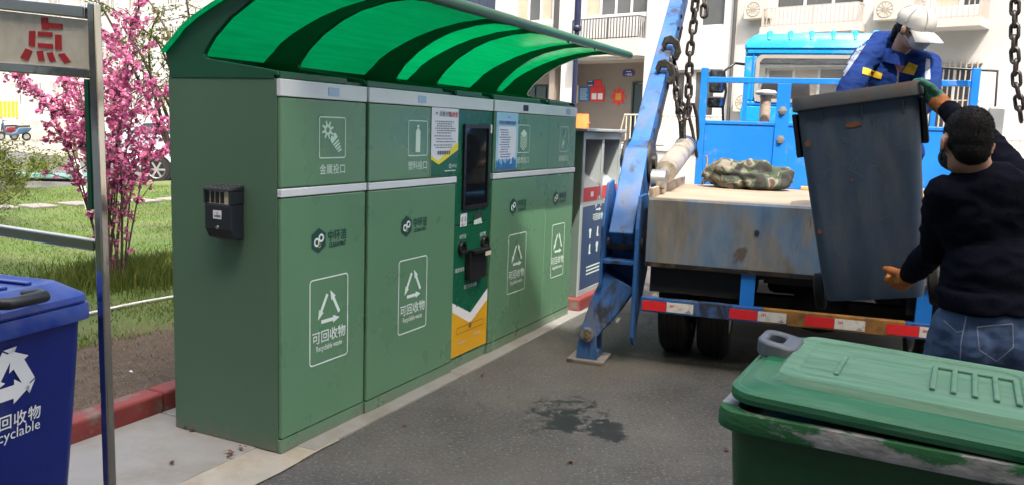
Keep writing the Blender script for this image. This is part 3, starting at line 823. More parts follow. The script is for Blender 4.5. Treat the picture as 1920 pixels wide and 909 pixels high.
def railing(parent, name, a, b, z0, z1, y, mat, pitch=0.12, r=0.012, rail=0.03, ends=0.0):
    mb = MB()
    for zz in (z0 + 0.04, z1): mb.box(a, b, y - rail / 2, y + rail / 2, zz - rail / 2, zz + rail / 2)
    n = max(2, int((b - a) / pitch))
    for k in range(n + 1):
        x = a + (b - a) * k / n; big = 0.025 if k % 12 == 0 else r
        mb.box(x - big, x + big, y - big, y + big, z0, z1 - rail / 2 - 0.001)
    if ends:
        for x in (a, b):
            mb.box(x - rail / 2 + 0.002, x + rail / 2 - 0.002, y + rail / 2, y + ends, z1 - rail / 2, z1 + rail / 2)
            for t in np.arange(y + pitch, y + ends, pitch): mb.box(x - r, x + r, t - r, t + r, z0, z1 - rail / 2 - 0.001)
    return mb.build(name, mat, parent)

bld = thing('apartment_building', 'long pale rendered apartment block in full sun behind the lorry', 'building', FAC.world(0, 0, 0), FAC.rz)
H = []            # openings
ZB = 1.15
rec = (-8.2, -0.05, ZB, 4.03)
wins = [(-5.95, -4.05, 5.45, 7.3, 3, (0, 2)), (-2.72, -0.06, 5.45, 7.3, 4, (0,)), (1.85, 2.75, 4.9, 6.4, 1, ()),
        (4.3, 6.9, 5.25, 7.2, 3, ()), (8.65, 9.95, 5.0, 6.8, 2, (0,)),
        (1.05, 1.5, 2.05, 3.6, 1, ()), (1.75, 2.55, 2.05, 3.6, 1, ()), (8.7, 9.95, 1.75, 3.6, 2, ()), (12.0, 14.0, 1.9, 3.6, 3, ()), (4.2, 6.6, 1.9, 3.6, 3, (1,)),
        (-62, -59.6, 5.0, 6.8, 3, ())]
for k in range(11):
    x = -60.5 + k * 4.35
    for z in (2.0, 5.0, 8.0):
        if not (z == 5.0 and x < -59): wins.append((x, x + 2.7, z, z + 1.75, 3, (0,) if k % 3 == 0 else ()))
H = [rec, (-9.45, -6.85, 5.7, 12.6)] + [w_[:4] for w_ in wins]
mb = MB(); wall_holes(mb, -75, 32, 0, 15.5, H, 0.25)
mb.box(-75, 32, 0.26, 9, 15.3, 15.5); mb.box(-75, -74.8, 0.26, 9, 0, 15.29); mb.box(31.8, 32, 0.26, 9, 0, 15.29)
mb.build('wall', M['wall_white'], bld, recalc=False)
for a, b, c, d, n, cu in wins:
    f = window(bld, a, b, c, d, 0.14, n, curtains=cu)
    if a < -10 or (8 < a < 9 and c < 2):
        mbb = MB()
        for x in np.arange(a + 0.02, b, 0.13 if a > 0 else 0.20): mbb.box(x - 0.014, x + 0.014, -0.06, -0.035, c - 0.1, d + 0.1)
        for z in (c, (c + d) / 2, d): mbb.box(a - 0.05, b + 0.05, -0.033, -0.01, z - 0.015, z + 0.015)
        mbb.build('grille', M['win_frame'] if a < 0 else M['rail_grey'], f)
# dark backing inside, navy bay
mb = MB(); mb.box(-74, 31, 0.5, 0.52, 4.1, 15.2); mb.box(0.3, 31, 0.5, 0.52, 0.1, 4.0); mb.box(-74, -8.4, 0.5, 0.52, 0.1, 4.0); mb.build('inner_wall', M['void'], bld)
mb = MB()
for k in range(5): mb.box(-9.44 + k * 0.518, -9.44 + k * 0.518 + 0.50, 0.12, 0.2, 5.71, 12.59)
mb.build('navy_cladding', M['wall_navy'], bld, bevel=0.01)
# entrance recess: back wall, side, ceiling
mb = MB()
dh = (-1.42, -0.14, ZB, 3.30)
wall_holes(mb, -8.2, -0.05, ZB, 4.03, [dh, (-6.6, -4.9, 1.6, 3.3)], 0.2, y0=1.5)
mb.add([(-8.2, 0.25, ZB), (-8.2, 0.25, 4.03), (-8.2, 1.5, 4.03), (-8.2, 1.5, ZB)], [(0, 1, 2, 3)])
mb.add([(-0.05, 0.25, ZB), (-0.05, 0.25, 4.03), (-0.05, 1.5, 4.03), (-0.05, 1.5, ZB)], [(0, 1, 2, 3)])
mb.box(-4.35, -4.1, 0.35, 1.49, ZB, 4.02)
mb.build('entrance_wall', M['wall_shade'], bld, recalc=False)
mb = MB(); mb.box(-8.2, -0.05, 0.26, 1.5, 4.035, 4.12); mb.build('entrance_ceiling', M['soffit'], bld)
mb = MB(); mb.box(-1.40, -0.16, 3.2, 3.25, ZB, 3.3); mb.box(-1.42, -1.4, 1.7, 3.2, ZB, 3.3); mb.box(-0.16, -0.14, 1.7, 3.2, ZB, 3.3); mb.build('hallway', M['void'], bld)
mb = MB(); mb.box(-1.40, -0.62, 1.52, 1.57, ZB + 0.01, 3.28)
dr_ = mb.build('door', M['door_teal'], bld, bevel=0.01)
mb = MB()
for c in (0, 1):
    for r_ in range(3): mb.box(-1.33 + c * 0.34, -1.03 + c * 0.34, 1.51, 1.519, ZB + 0.15 + r_ * 0.68, ZB + 0.70 + r_ * 0.68)
mb.build('door_panel', M['door_teal'], dr_, bevel=0.006)
mb = MB(); mb.box(-1.47, -1.402, 1.47, 1.53, ZB, 3.36); mb.box(-0.158, -0.09, 1.47, 1.53, ZB, 3.36); mb.box(-1.40, -0.16, 1.47, 1.53, 3.302, 3.36); mb.build('door_frame', M['door_teal'], bld)
mb = MB()
for c in range(3):
    for r_ in range(2): mb.box(-6.55 + c * 0.55, -6.08 + c * 0.55, 1.6, 1.64, 1.65 + r_ * 0.82, 2.40 + r_ * 0.82)
mb.box(-6.6, -4.9, 1.66, 1.68, 1.6, 3.3)
mb.build('teal_shutter', M['door_teal'], bld, bevel=0.01)
# balconies
def balcony(a, b, zs, zr, prot, mat, nm_slab=0.28):
    mb = MB(); mb.box(a - 0.05, b + 0.05, -prot, -0.003, zs - nm_slab, zs)
    s_ = mb.build('balcony', M['slab'], bld)
    railing(s_, 'railing', a, b, zs + 0.002, zr, -prot + 0.06, mat, ends=prot - 0.08)
balcony(-5.98, -4.0, 4.65, 5.3, 0.12, M['rail_cream'], 0.12)
balcony(-2.74, -0.05, 4.62, 5.32, 0.5, M['rail_dark'], 0.55)
balcony(4.25, 6.95, 4.72, 5.24, 0.55, M['rail_grey'], 0.22)
balcony(8.5, 10.0, 4.62, 5.2, 0.95, M['rail_grey'], 0.2)
mb = MB(); mb.box(-3.93, -3.72, -0.05, -0.003, 4.35, 15.4); mb.build('gap_and_downpipe', M['rail_dark'], bld)  # dark strip standing in for the shade in a gap between bays
mb = MB(); mb.tube([(3.15, -0.08, 1.2), (3.15, -0.08, 15.3)], 0.055, 8); mb.build('gap_and_downpipe', M['rail_dark'], bld, smooth=60)
mb = MB(); mb.box(-3.5, -2.95, -0.04, -0.003, 1.2, 15.4); mb.box(0.0, 0.9, -0.06, -0.003, 1.2, 15.4); mb.build('pilaster', M['wall_white'], bld)
for k, (x, z) in enumerate(((3.55, 5.0), (7.3, 4.75), (-12.2, 5.2), (-20.9, 5.2), (-29.6, 5.2), (3.4, 2.3))):
    mb = MB(); mb.box(x, x + 0.78, -0.32, -0.02, z, z + 0.56); ac = mb.build('air_conditioner', M['cap_white'], bld, bevel=0.02)
    mb = MB(); mb.lathe([(0.21, -0.335), (0.225, -0.325), (0.225, -0.31)], 20, (x + 0.30, 0, z + 0.28), 'y', caps=False)
    for q in range(6):
        a_ = q * math.pi / 6; d_ = Vector((math.cos(a_), 0, math.sin(a_))) * 0.21; c_ = Vector((x + 0.30, -0.33, z + 0.28)); mb.bar(c_ - d_, c_ + d_, 0.012, 0.006, (0, 1, 0))
    mb.build('fan_grille', M['rail_grey'], ac)
# raised entrance terrace
mb = MB(); mb.box(-8.5, 15, -1.7, 1.48, 0.0, ZB - 0.005); mb.box(-8.55, 15.05, -1.75, -1.5, ZB - 0.1, ZB - 0.002)
t_ = mb.build('terrace', M['wall_white'], bld)
for (xa, xb) in ((-7.0, 3.9), (5.0, 14.9)):
    pass
rl = thing('terrace_railing', 'cream metal railing along the raised terrace before the open doorway', 'railing', FAC.world(0, 0, 0), FAC.rz)
a0 = FAC.hit(1158, 240, -1.6)[0]; 
mb = MB()
zt, zb_ = 2.12, ZB
def rails(mb, a, b):
    mb.tube([(a, -1.6, zb_), (a + 0.25, -1.6, zt), (b, -1.6, zt), (b, -1.6, zb_)], 0.028, 8)
rails(mb, a0, 3.8); mb.build('handrail', M['rail_cream'], rl, smooth=50)
mb = MB(); mb.box(a0 + 0.1, 3.78, -1.615, -1.585, ZB + 0.08, ZB + 0.11); mb.build('bottom_rail', M['rail_cream'], rl)
for x in np.arange(a0 + 0.32, 3.75, 0.165):
    mb = MB(); mb.box(x - 0.014, x + 0.014, -1.614, -1.586, ZB + 0.111, zt - 0.02); mb.build('baluster', M['rail_cream'], rl)
# second railing to the right, stepped down
rl2 = thing('garden_railing', 'cream metal railing on the pavement at the right of the lorry', 'railing', FAC.world(0, 0, 0), FAC.rz)
yy = -3.2; b0, zt2 = FAC.hit(1868, 262, yy); b1 = FAC.hit(1990, 262, yy)[0]; zb2 = FAC.hit(1880, 315, yy)[1]
mb = MB(); mb.tube([(b0, yy, 0.0), (b0, yy, zt2), (b1, yy, zt2), (b1, yy, 0.0)], 0.028, 8); mb.build('handrail', M['rail_cream'], rl2, smooth=50)
mb = MB(); mb.box(b0, b1, yy - 0.015, yy + 0.015, zb2, zb2 + 0.03); mb.box(b0, b1, yy - 0.015, yy + 0.015, zt2 - 0.16, zt2 - 0.13); mb.build('rail', M['rail_cream'], rl2)
for x in np.arange(b0 + 0.15, b1, 0.15):
    mb = MB(); mb.box(x - 0.012, x + 0.012, yy - 0.012, yy + 0.012, zb2 + 0.03, zt2 - 0.02); mb.build('baluster', M['rail_cream'], rl2)

# notices and plates on the entrance wall (y = 1.5)
def board(name, label, cat, px0, py0, px1, py1, mat, y=1.49, extra=None, rnd=0.0):
    (a, zt_), (b, zb_2) = FAC.hit(px0, py0, y), FAC.hit(px1, py1, y)
    w_, h_ = b - a, zt_ - zb_2
    o = thing(name, label, cat, FAC.world((a + b) / 2, y, (zt_ + zb_2) / 2), FAC.rz)
    mb = MB(); mb.prism(rrect(w_, h_, max(0.004, rnd), 4), lambda x, z, t: (x, t, z), -0.02, 0.012)
    mb.build('panel', mat, o)
    if extra: extra(o, w_, h_)
    return o
def fnb(x, z): return (x, -0.024, z)
def lines(mat, rows, x0=-0.36, x1=0.36, top=0.36, bot=-0.36):
    def f(o, w_, h_):
        mb = MB()
        for k in range(rows):
            z = (top + (bot - top) * k / max(1, rows - 1)) * h_; e = x1 - rng.uniform(0, 0.25)
            poly2d(mb, [(x0 * w_, z - 0.012), (e * w_, z - 0.012), (e * w_, z + 0.012), (x0 * w_, z + 0.012)], fnb)
        mb.build('print', mat, o, recalc=False)
    return f
board('notice_board', 'narrow cream notice on the shaded entrance wall beside the lamp post', 'notice', 1064, 161, 1084, 194, M['cream'], extra=lines(M['ink'], 6))
board('notice_board', 'blue notice with white writing on the shaded entrance wall', 'notice', 1086, 164, 1105, 190, M['poster_blue'], extra=lines(M['print_white'], 6))
board('notice_plate', 'small dark blue plate above the blue and red notices', 'notice', 1102, 152, 1114, 162, M['sign_blue'], extra=lines(M['print_white'], 2))
def redx(o, w_, h_):
    mb = MB()
    for s in (-1, 1): poly2d(mb, [(s * 0.22 * w_ - 0.17 * w_, -0.36 * h_), (s * 0.22 * w_ + 0.17 * w_, -0.36 * h_), (s * 0.22 * w_ + 0.17 * w_, 0.05 * h_), (s * 0.22 * w_ - 0.17 * w_, 0.05 * h_)], fnb)
    mb.build('sheet', M['white'], o, recalc=False)
board('notice_board', 'red notice holding two white sheets on the shaded entrance wall', 'notice', 1108, 163, 1133, 191, M['red_ink'], extra=redx)
board('notice_plate', 'small red plate standing up behind the red notice board', 'notice', 1115, 151, 1128, 164, M['red_ink'], extra=None)
def oval(o, w_, h_):
    mb = MB(); put_text(mb, '一单元', 0.02, -0.05, h_ * 0.42, fnb, 0.02, w_ * 0.6)
    poly2d(mb, [(-0.18 * w_, 0.2 * h_), (0.22 * w_, 0.2 * h_), (0.22 * w_, 0.28 * h_), (-0.18 * w_, 0.28 * h_)], fnb)
    mb.build('lettering', M['print_white'], o, recalc=False)
board('door_plate', 'oval blue unit number plate above the open doorway', 'plate', 1168, 132, 1189, 144, M['sign_blue'], extra=oval, rnd=0.11)
# red paper cut on the door
(a, zt_), (b, zb_2) = FAC.hit(1146, 168, 1.5), FAC.hit(1174, 196, 1.5)
o = thing('paper_cut', 'red scalloped paper cut with gold character on the teal door', 'decoration', FAC.world((a + b) / 2, 1.49, (zt_ + zb_2) / 2), FAC.rz)
rr = (b - a) / 2
mb = MB(); mb.prism([(rr * (0.80 + 0.22 * math.cos(t * 8)) * math.cos(t), rr * (0.80 + 0.22 * math.cos(t * 8)) * math.sin(t)) for t in np.linspace(0, 2 * math.pi, 64, endpoint=False)], lambda x, z, t: (x, t, z), -0.01, 0.0)
mb.build('paper', M['red_ink'], o)
mb = MB(); put_text(mb, '囍', 0, 0, rr * 0.8, lambda x, z: (x, -0.014, z), 0.03); mb.build('character', M['gold'], o, recalc=False)

# lamp post
lp = at_depth(1076, 190, 15.0)
o = thing('lamp_post', 'dark navy lamp post rising behind the green canopy', 'lamp post', (lp[0], lp[1], 0))
mb = MB(); mb.tube([(0, 0, 0.25), (0, 0, 3.35)], 0.045, 12); mb.build('lower_pole', M['pole_navy'], o, smooth=50)
mb = MB(); mb.tube([(0, 0, 3.35), (0, 0, 7.0)], 0.058, 12); mb.build('upper_pole', M['pole_navy'], o, smooth=50)
mb = MB(); mb.lathe([(0.058, 3.31), (0.075, 3.33), (0.075, 3.39), (0.058, 3.41)], 14); mb.build('collar', M['pole_navy'], o, smooth=40)
mb = MB(); mb.lathe([(0.13, 0), (0.13, 0.03), (0.08, 0.05), (0.07, 0.28), (0.045, 0.3)], 14); mb.build('base', M['pole_navy'], o, smooth=40)
mb = MB(); mb.tube([(0, 0, 6.9), (-0.3, 0, 7.2), (-0.9, 0, 7.3)], 0.035, 8); mb.ell((-1.1, 0, 7.28), (0.3, 0.12, 0.06)); mb.build('lamp_head', M['pole_navy'], o, smooth=50)

# the block behind the photographer, whose shadow covers the cabinets
e0 = np.array([1.5, 6.3]) + SUN_AZ * 21 / math.tan(SUN_EL)
SHB = Frame((e0[0], e0[1]), (-math.cos(YAW_T), math.sin(YAW_T)))
o = thing('apartment_building', 'tall pale apartment block whose shadow falls over the green cabinets', 'building', SHB.world(0, 0, 0), SHB.rz)
hs = [(x, x + 2.4, z, z + 1.6) for x in np.arange(-34, 33, 4.4) for z in np.arange(1.4, 18, 3.0)]
mb = MB(); wall_holes(mb, -36, 36, 0, 21, hs, 0.2)
mb.add([(-36, 0, 0), (-36, 12, 0), (-36, 12, 21), (-36, 0, 21)], [(0, 1, 2, 3)]); mb.add([(36, 0, 0), (36, 12, 0), (36, 12, 21), (36, 0, 21)], [(0, 1, 2, 3)])
mb.add([(-36, 12, 0), (36, 12, 0), (36, 12, 21), (-36, 12, 21)], [(0, 1, 2, 3)]); mb.add([(-36, 0, 21), (36, 0, 21), (36, 12, 21), (-36, 12, 21)], [(0, 1, 2, 3)])
mb.build('wall', M['wall_white'], o, recalc=False)
for a, b, c, d in hs:
    mb = MB(); mb.box(a, b, 0.15, 0.2, c, d); mb.build('window', M['win_glass'], o)
# ================================================================== GREEN RECYCLING STATION
st = thing('recycling_station', 'row of green recycling cabinets under a curved translucent green canopy', 'recycling cabinet', CAB.world(0, 0, 0.012), CAB.rz)
US = [0.0, 0.667, 1.612, 2.122, 3.072, 3.665]
DEP = 0.70

def recycle(mb, cx, cz, R, fn, w=0.16, head=0.34, thick=False, m=0):
    """three chasing arrows round a triangle"""
    V = [Vector((cx + R * math.cos(math.radians(a)), cz + R * 0.98 * math.sin(math.radians(a)))) for a in (90, 210, 330)]
    for i in range(3):
        A, B = V[i], V[(i + 1) % 3]
        d = (B - A); Ln = d.length; d.normalize(); nrm = Vector((-d.y, d.x))
        W, HH = w * R, head * R
        t0, t1, t2 = (0.17, 0.66, 0.93) if not thick else (0.10, 0.60, 0.95)
        p = [A + d * Ln * t0 - nrm * W / 2, A + d * Ln * t1 - nrm * W / 2, A + d * Ln * t1 - nrm * HH / 2, A + d * Ln * t2, A + d * Ln * t1 + nrm * HH / 2, A + d * Ln * t1 + nrm * W / 2, A + d * Ln * t0 + nrm * W / 2]
        pts = [fn(q.x, q.y) for q in p]
        mb.add(pts, [(0, 1, 5, 6), (2, 3, 4)], m)
        # folded tail round the corner
        C_ = V[i - 1]; e = (A - C_).normalized(); n2 = Vector((-e.y, e.x))
        q = [A - e * Ln * 0.05 + n2 * W / 2, A - e * Ln * 0.05 - n2 * W * 0.5, A + d * Ln * (t0 - 0.03) - nrm * W / 2, A + d * Ln * (t0 - 0.03) + nrm * W / 2]
        if thick: mb.add([fn(z.x, z.y) for z in q], [(0, 1, 2, 3)], m)

def frame2d(mb, x0, x1, z0, z1, t, r, fn, m=0):
    cx, cz = (x0 + x1) / 2, (z0 + z1) / 2
    ring2d(mb, rrect(x1 - x0, z1 - z0, r, 5, cx, cz), rrect(x1 - x0 - 2 * t, z1 - z0 - 2 * t, max(0.002, r - t), 5, cx, cz), fn, m)

def disc2d(mb, x, z, r, fn, m=0, n=20): poly2d(mb, [(x + r * math.cos(t), z + r * math.sin(t)) for t in np.linspace(0, 2 * math.pi, n, endpoint=False)], fn, m)
def ann2d(mb, x, z, r1, r2, fn, m=0, n=24):
    T = np.linspace(0, 2 * math.pi, n, endpoint=False)
    ring2d(mb, [(x + r1 * math.cos(t), z + r1 * math.sin(t)) for t in T], [(x + r2 * math.cos(t), z + r2 * math.sin(t)) for t in T], fn, m)

def icon_metal(mb, x, z, s, fn):
    gx, gz = x - 0.20 * s, z + 0.20 * s
    n = 8; T = np.linspace(0, 2 * math.pi, n * 4, endpoint=False); out = []
    for i, t in enumerate(T):
        r = (0.24 if (i % 4) in (1, 2) else 0.13) * s; out.append((gx + r * math.cos(t), gz + r * math.sin(t)))
    ring2d(mb, out, [(gx + 0.07 * s * math.cos(t), gz + 0.07 * s * math.sin(t)) for t in T], fn)
    a = math.radians(-52); dx, dz = math.cos(a), math.sin(a); nx, nz = -dz, dx
    def P(l, w): return (x + 0.06 * s + dx * l * s + nx * w * s, z - 0.02 * s + dz * l * s + nz * w * s)
    poly2d(mb, [P(-0.13, -0.03), P(-0.08, -0.14), P(0.06, -0.15), P(0.06, 0.15), P(-0.08, 0.14), P(-0.13, 0.05), P(-0.03, 0.02)], fn)
    for k in range(4):
        l = 0.10 + k * 0.085; w1 = 0.13 - k * 0.018
        poly2d(mb, [P(l, -w1), P(l + 0.05, -w1), P(l + 0.075, w1), P(l + 0.025, w1)], fn)

def icon_bottle(mb, x, z, s, fn):
    w = 0.13 * s
    poly2d(mb, [(x - w, z - 0.42 * s), (x + w, z - 0.42 * s), (x + w, z + 0.20 * s), (x + 0.4 * w, z + 0.30 * s), (x - 0.4 * w, z + 0.30 * s), (x - w, z + 0.20 * s)], fn)
    poly2d(mb, [(x - 0.4 * w, z + 0.32 * s), (x + 0.4 * w, z + 0.32 * s), (x + 0.4 * w, z + 0.40 * s), (x - 0.4 * w, z + 0.40 * s)], fn)

def icon_paper(mb, x, z, s, fn):
    a, b = 0.30 * s, 0.17 * s
    poly2d(mb, [(x - a, z + 0.2 * s), (x, z + 0.2 * s - b), (x + a, z + 0.2 * s), (x, z + 0.2 * s + b)], fn)
    for k in range(5):
        o_ = 0.2 * s - 0.05 * s - k * 0.095 * s; t = 0.05 * s
        poly2d(mb, [(x - a, z + o_), (x, z + o_ - b), (x, z + o_ - b - t), (x - a, z + o_ - t)], fn)
        poly2d(mb, [(x, z + o_ - b), (x + a, z + o_), (x + a, z + o_ - t), (x, z + o_ - b - t)], fn)

def icon_glass(mb, x, z, s, fn):
    a = math.radians(62); dx, dz = math.cos(a), math.sin(a); nx, nz = -dz, dx
    def P(l, w): return (x + dx * l * s + nx * w * s, z + dz * l * s + nz * w * s)
    out = [P(-0.42, -0.10), P(0.05, -0.10), P(0.16, -0.045), P(0.40, -0.045), P(0.40, 0.045), P(0.16, 0.045), P(0.05, 0.10), P(-0.42, 0.10)]
    inn = [P(-0.38, -0.07), P(0.04, -0.07), P(0.14, -0.02), P(0.36, -0.02), P(0.36, 0.02), P(0.14, 0.02), P(0.04, 0.07), P(-0.38, 0.07)]
    ring2d(mb, out, inn, fn)
    poly2d(mb, [P(-0.30, -0.07), P(-0.10, -0.07), P(-0.10, 0.07), P(-0.30, 0.07)], fn)

mods = [(0, '金属投口', icon_metal, 0.0), (1, '塑料投口', icon_bottle, -0.012), (3, '纸类投口', icon_paper, -0.006), (4, '玻璃投口', icon_glass, 0.0)]
ICX = {0: 0.38, 1: 1.15, 3: 2.605, 4: 3.40}
LGX = {0: 0.36, 1: 1.13, 3: 2.55, 4: 3.36}
RCX = {0: 0.36, 1: 1.125, 3: 2.56, 4: 3.36}
RCW = {0: 0.31, 1: 0.31, 3: 0.31, 4: 0.27}
LGZ = {0: 1.005, 1: 1.005, 3: 1.02, 4: 1.03}
for k in range(5):
    a, b = US[k], US[k + 1]
    off = {0: 0.0, 1: -0.012, 2: 0.004, 3: -0.006, 4: 0.0}[k]
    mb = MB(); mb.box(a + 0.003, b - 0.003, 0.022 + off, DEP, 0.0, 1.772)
    c = mb.build('cabinet', M['cab_side_shade'], st, bevel=0.004)
    mb = MB(); mb.box(a + 0.002, b - 0.002, 0.004 + off, 0.0215 + off, 0.0, 0.066); mb.build('plinth', M['cab_green'], c, bevel=0.002)
    mb = MB(); mb.box(a + 0.002, b - 0.002, -0.003 + off, 0.0212 + off, 1.693, 1.771); hd = mb.build('header_strip', M['strip_white'], c, bevel=0.004)
    if k != 2:
        mb = MB(); mb.box(a + 0.006, b - 0.006, off, 0.0208 + off, 0.071, 1.226); mb.build('lower_door', M['cab_green'], c, bevel=0.006)
        mb = MB(); mb.box(a + 0.003, b - 0.003, -0.006 + off, 0.021 + off, 1.231, 1.270); mb.build('middle_strip', M['strip_white'], c, bevel=0.004)
        mb = MB(); mb.box(a + 0.006, b - 0.006, off, 0.0205 + off, 1.275, 1.688); mb.build('hopper_door', M['cab_green'], c, bevel=0.006)
        lx = {0: 0.385, 1: 1.185, 3: 2.62, 4: 3.46}[k]
        mb = MB(); mb.prism(rrect(0.085, 0.042, 0.006, 3, lx, 1.731), lambda x, z, t: (x, t, z), -0.0055 + off, 0.0 + off); mb.build('latch', M['latch_blue'] if k != 3 else M['black'], c)
        fn = lambda x, z, o_=off: (x, o_ - 0.0022, z)
        _, tx, ic, _o = [m_ for m_ in mods if m_[0] == k][0]
        x = ICX[k]
        mb = MB(); w2 = 0.105 if k != 4 else 0.09
        frame2d(mb, x - w2, x + w2, 1.405, 1.610, 0.006, 0.014, fn); ic(mb, x, 1.507, 0.19, fn)
        mb.build('printed_icon', M['print_pale'], c, recalc=False)
        mb = MB(); put_text(mb, tx, x, 1.352, 0.052, fn, 0.012); mb.build('printed_text', M['print_pale'], c, recalc=False)
        # maker's mark: hexagon with a loop and lettering
        x = LGX[k] - 0.085; z = LGZ[k]; mb = MB()
        poly2d(mb, [(x + 0.062 * math.sin(t), z + 0.062 * math.cos(t)) for t in np.linspace(0, 2 * math.pi, 6, endpoint=False)], fn)
        put_text(mb, '中环洁', x + 0.148, z + 0.014, 0.058, fn, 0.014, 0.15); put_text(mb, 'CLEAN PRO', x + 0.148, z - 0.032, 0.030, fn, 0.012, 0.135)
        mb.build('printed_logo', M['print_dark'], c, recalc=False)
        fn2 = lambda x_, z_, o_=off: (x_, o_ - 0.0040, z_)
        mb = MB(); ann2d(mb, x - 0.017, z - 0.008, 0.021, 0.011, fn2); ann2d(mb, x + 0.017, z + 0.010, 0.021, 0.011, fn2); mb.build('logo_loop', M['print_white'], c, recalc=False)
        mb = MB(); ann2d(mb, x + 0.002, z - 0.024, 0.012, 0.006, fn2); mb.build('logo_ring', M['print_gold'], c, recalc=False)
        # recyclable waste panel
        x = RCX[k]; w2 = RCW[k] / 2; mb = MB()
        frame2d(mb, x - w2, x + w2, 0.375, 0.815, 0.007, 0.022, fn)
        recycle(mb, x, 0.645, 0.112, fn, 0.17, 0.36)
        put_text(mb, '可回收物', x, 0.515, 0.068, fn, 0.016); put_text(mb, 'Recyclable waste', x, 0.452, 0.042, fn, 0.010, 0.205)
        mb.build('printed_label', M['print_white'], c, recalc=False)
    else:
        mb = MB(); mb.box(a + 0.006, b - 0.006, off, 0.0208 + off, 0.952, 1.688); mb.build('screen_door', M['deep_green'], c, bevel=0.004)
        mb = MB(); mb.box(a + 0.006, b - 0.006, off, 0.0205 + off, 0.071, 0.947); lo = mb.build('hazard_door', M['deep_green'], c, bevel=0.004)
        fn = lambda x, z: (x, off - 0.0022, z); fn2 = lambda x, z: (x, off - 0.0040, z)
        mb = MB(); a2, b2, mid = a + 0.007, b - 0.007, (a + b) / 2 + 0.005
        poly2d(mb, [(a2, 0.082), (b2, 0.082), (b2, 0.395), (mid, 0.275), (a2, 0.395)], fn)
        mb.build('yellow_print', M['yellow'], c, recalc=False)
        mb = MB(); poly2d(mb, [(a2, 0.395), (mid, 0.275), (b2, 0.395), (b2, 0.475), (mid, 0.345), (a2, 0.455)], fn); mb.build('white_chevron', M['white'], c, recalc=False)
        mb = MB(); put_text(mb, '电池投口', a + 0.15, 0.165, 0.026, fn2); put_text(mb, '灯管投口', a + 0.36, 0.185, 0.026, fn2)
        mb.build('printed_text', M['cream'], c, recalc=False)
        mb = MB(); frame2d(mb, a + 0.07, a + 0.45, 0.228, 0.272, 0.004, 0.01, fn2); disc2d(mb, mid, 0.262, 0.022, fn2); mb.build('slot_groove', M['ochre'], c, recalc=False)
        mb = MB(); put_text(mb, '长灯管', a + 0.13, 0.872, 0.030, fn); put_text(mb, '长灯管', a + 0.41, 0.862, 0.030, fn)
        put_text(mb, '废旧电池', a + 0.10, 0.66, 0.030, fn); put_text(mb, '药品', a + 0.44, 0.66, 0.030, fn); put_text(mb, '其它有害垃圾', a + 0.25, 0.535, 0.030, fn)
        mb.build('printed_text', M['print_white'], c, recalc=False)
        # screen
        mb = MB(); sx0, sx1, sz0, sz1 = a + 0.10, a + 0.455, 1.045, 1.600
        pl_o, pl_i = rrect(sx1 - sx0, sz1 - sz0, 0.014, 4, (sx0 + sx1) / 2, (sz0 + sz1) / 2), rrect(sx1 - sx0 - 0.05, sz1 - sz0 - 0.05, 0.006, 4, (sx0 + sx1) / 2, (sz0 + sz1) / 2)
        ring2d(mb, pl_o, pl_i, lambda x, z: (x, off - 0.016, z)); ring2d(mb, pl_o, pl_o, lambda x, z: (x, off - 0.016, z))
        n_ = len(pl_o)
        mb.add([(x, off - 0.016, z) for x, z in pl_o] + [(x, off, z) for x, z in pl_o], [(i, (i + 1) % n_, n_ + (i + 1) % n_, n_ + i) for i in range(n_)])
        mb.add([(x, off - 0.016, z) for x, z in pl_i] + [(x, off - 0.005, z) for x, z in pl_i], [(i, (i + 1) % n_, n_ + (i + 1) % n_, n_ + i) for i in range(n_)])
        mb.build('screen_bezel', M['black'], c, recalc=False)
        m_, nt_, b_ = new_mat('screen_glass'); b_.inputs['Base Color'].default_value = (0.008, 0.009, 0.012, 1); b_.inputs['Roughness'].default_value = 0.06
        b_.inputs['Specular IOR Level'].default_value = 0.8
        mb = MB(); mb.add([(sx0 + 0.024, off - 0.006, sz0 + 0.024), (sx1 - 0.024, off - 0.006, sz0 + 0.024), (sx1 - 0.024, off - 0.006, sz1 - 0.024), (sx0 + 0.024, off - 0.006, sz1 - 0.024)], [(0, 1, 2, 3)])
        mb.build('screen', m_, c, recalc=False)
        # reader sticker, tray, ports
        mb = MB(); mb.prism(rrect(0.085, 0.085, 0.004, 2, a + 0.135, 0.905 + 0.075), lambda x, z, t: (x, t, z), off - 0.002, off - 0.0005); sk = mb.build('card_sticker', M['white'], c)
        mb = MB()
        for s_ in (-1, 1):
            for r_ in (0.016, 0.026):
                T = np.linspace(-0.9, 0.9, 8)
                ring2d(mb, [(a + 0.135 + s_ * r_ * math.cos(t) * 1.1, 0.985 + r_ * math.sin(t)) for t in T] + [(a + 0.135 + s_ * (r_ - 0.004) * math.cos(t) * 1.1, 0.985 + (r_ - 0.004) * math.sin(t)) for t in T[::-1]], [(a + 0.135 + s_ * (r_ - 0.002) * math.cos(t) * 1.1, 0.985 + (r_ - 0.002) * math.sin(t)) for t in T] + [(a + 0.135 + s_ * (r_ - 0.002) * math.cos(t) * 1.1, 0.985 + (r_ - 0.002) * math.sin(t)) for t in T[::-1]], lambda x, z: (x, off - 0.004, z))
        put_text(mb, '刷卡区', a + 0.135, 0.952, 0.018, lambda x, z: (x, off - 0.004, z)); mb.build('sticker_print', M['blue_ink'], c, recalc=False)
        mb = MB(); x0, x1, z0, z1 = a + 0.27, a + 0.395, 0.965, 1.015
        mb.add([(x0, off - 0.003, z0 - 0.03), (x1, off - 0.003, z0 - 0.03), (x1, off - 0.003, z1), (x0, off - 0.003, z1)], [(0, 1, 2, 3)]); mb.build('receipt_slot', M['seam'], c, recalc=False)
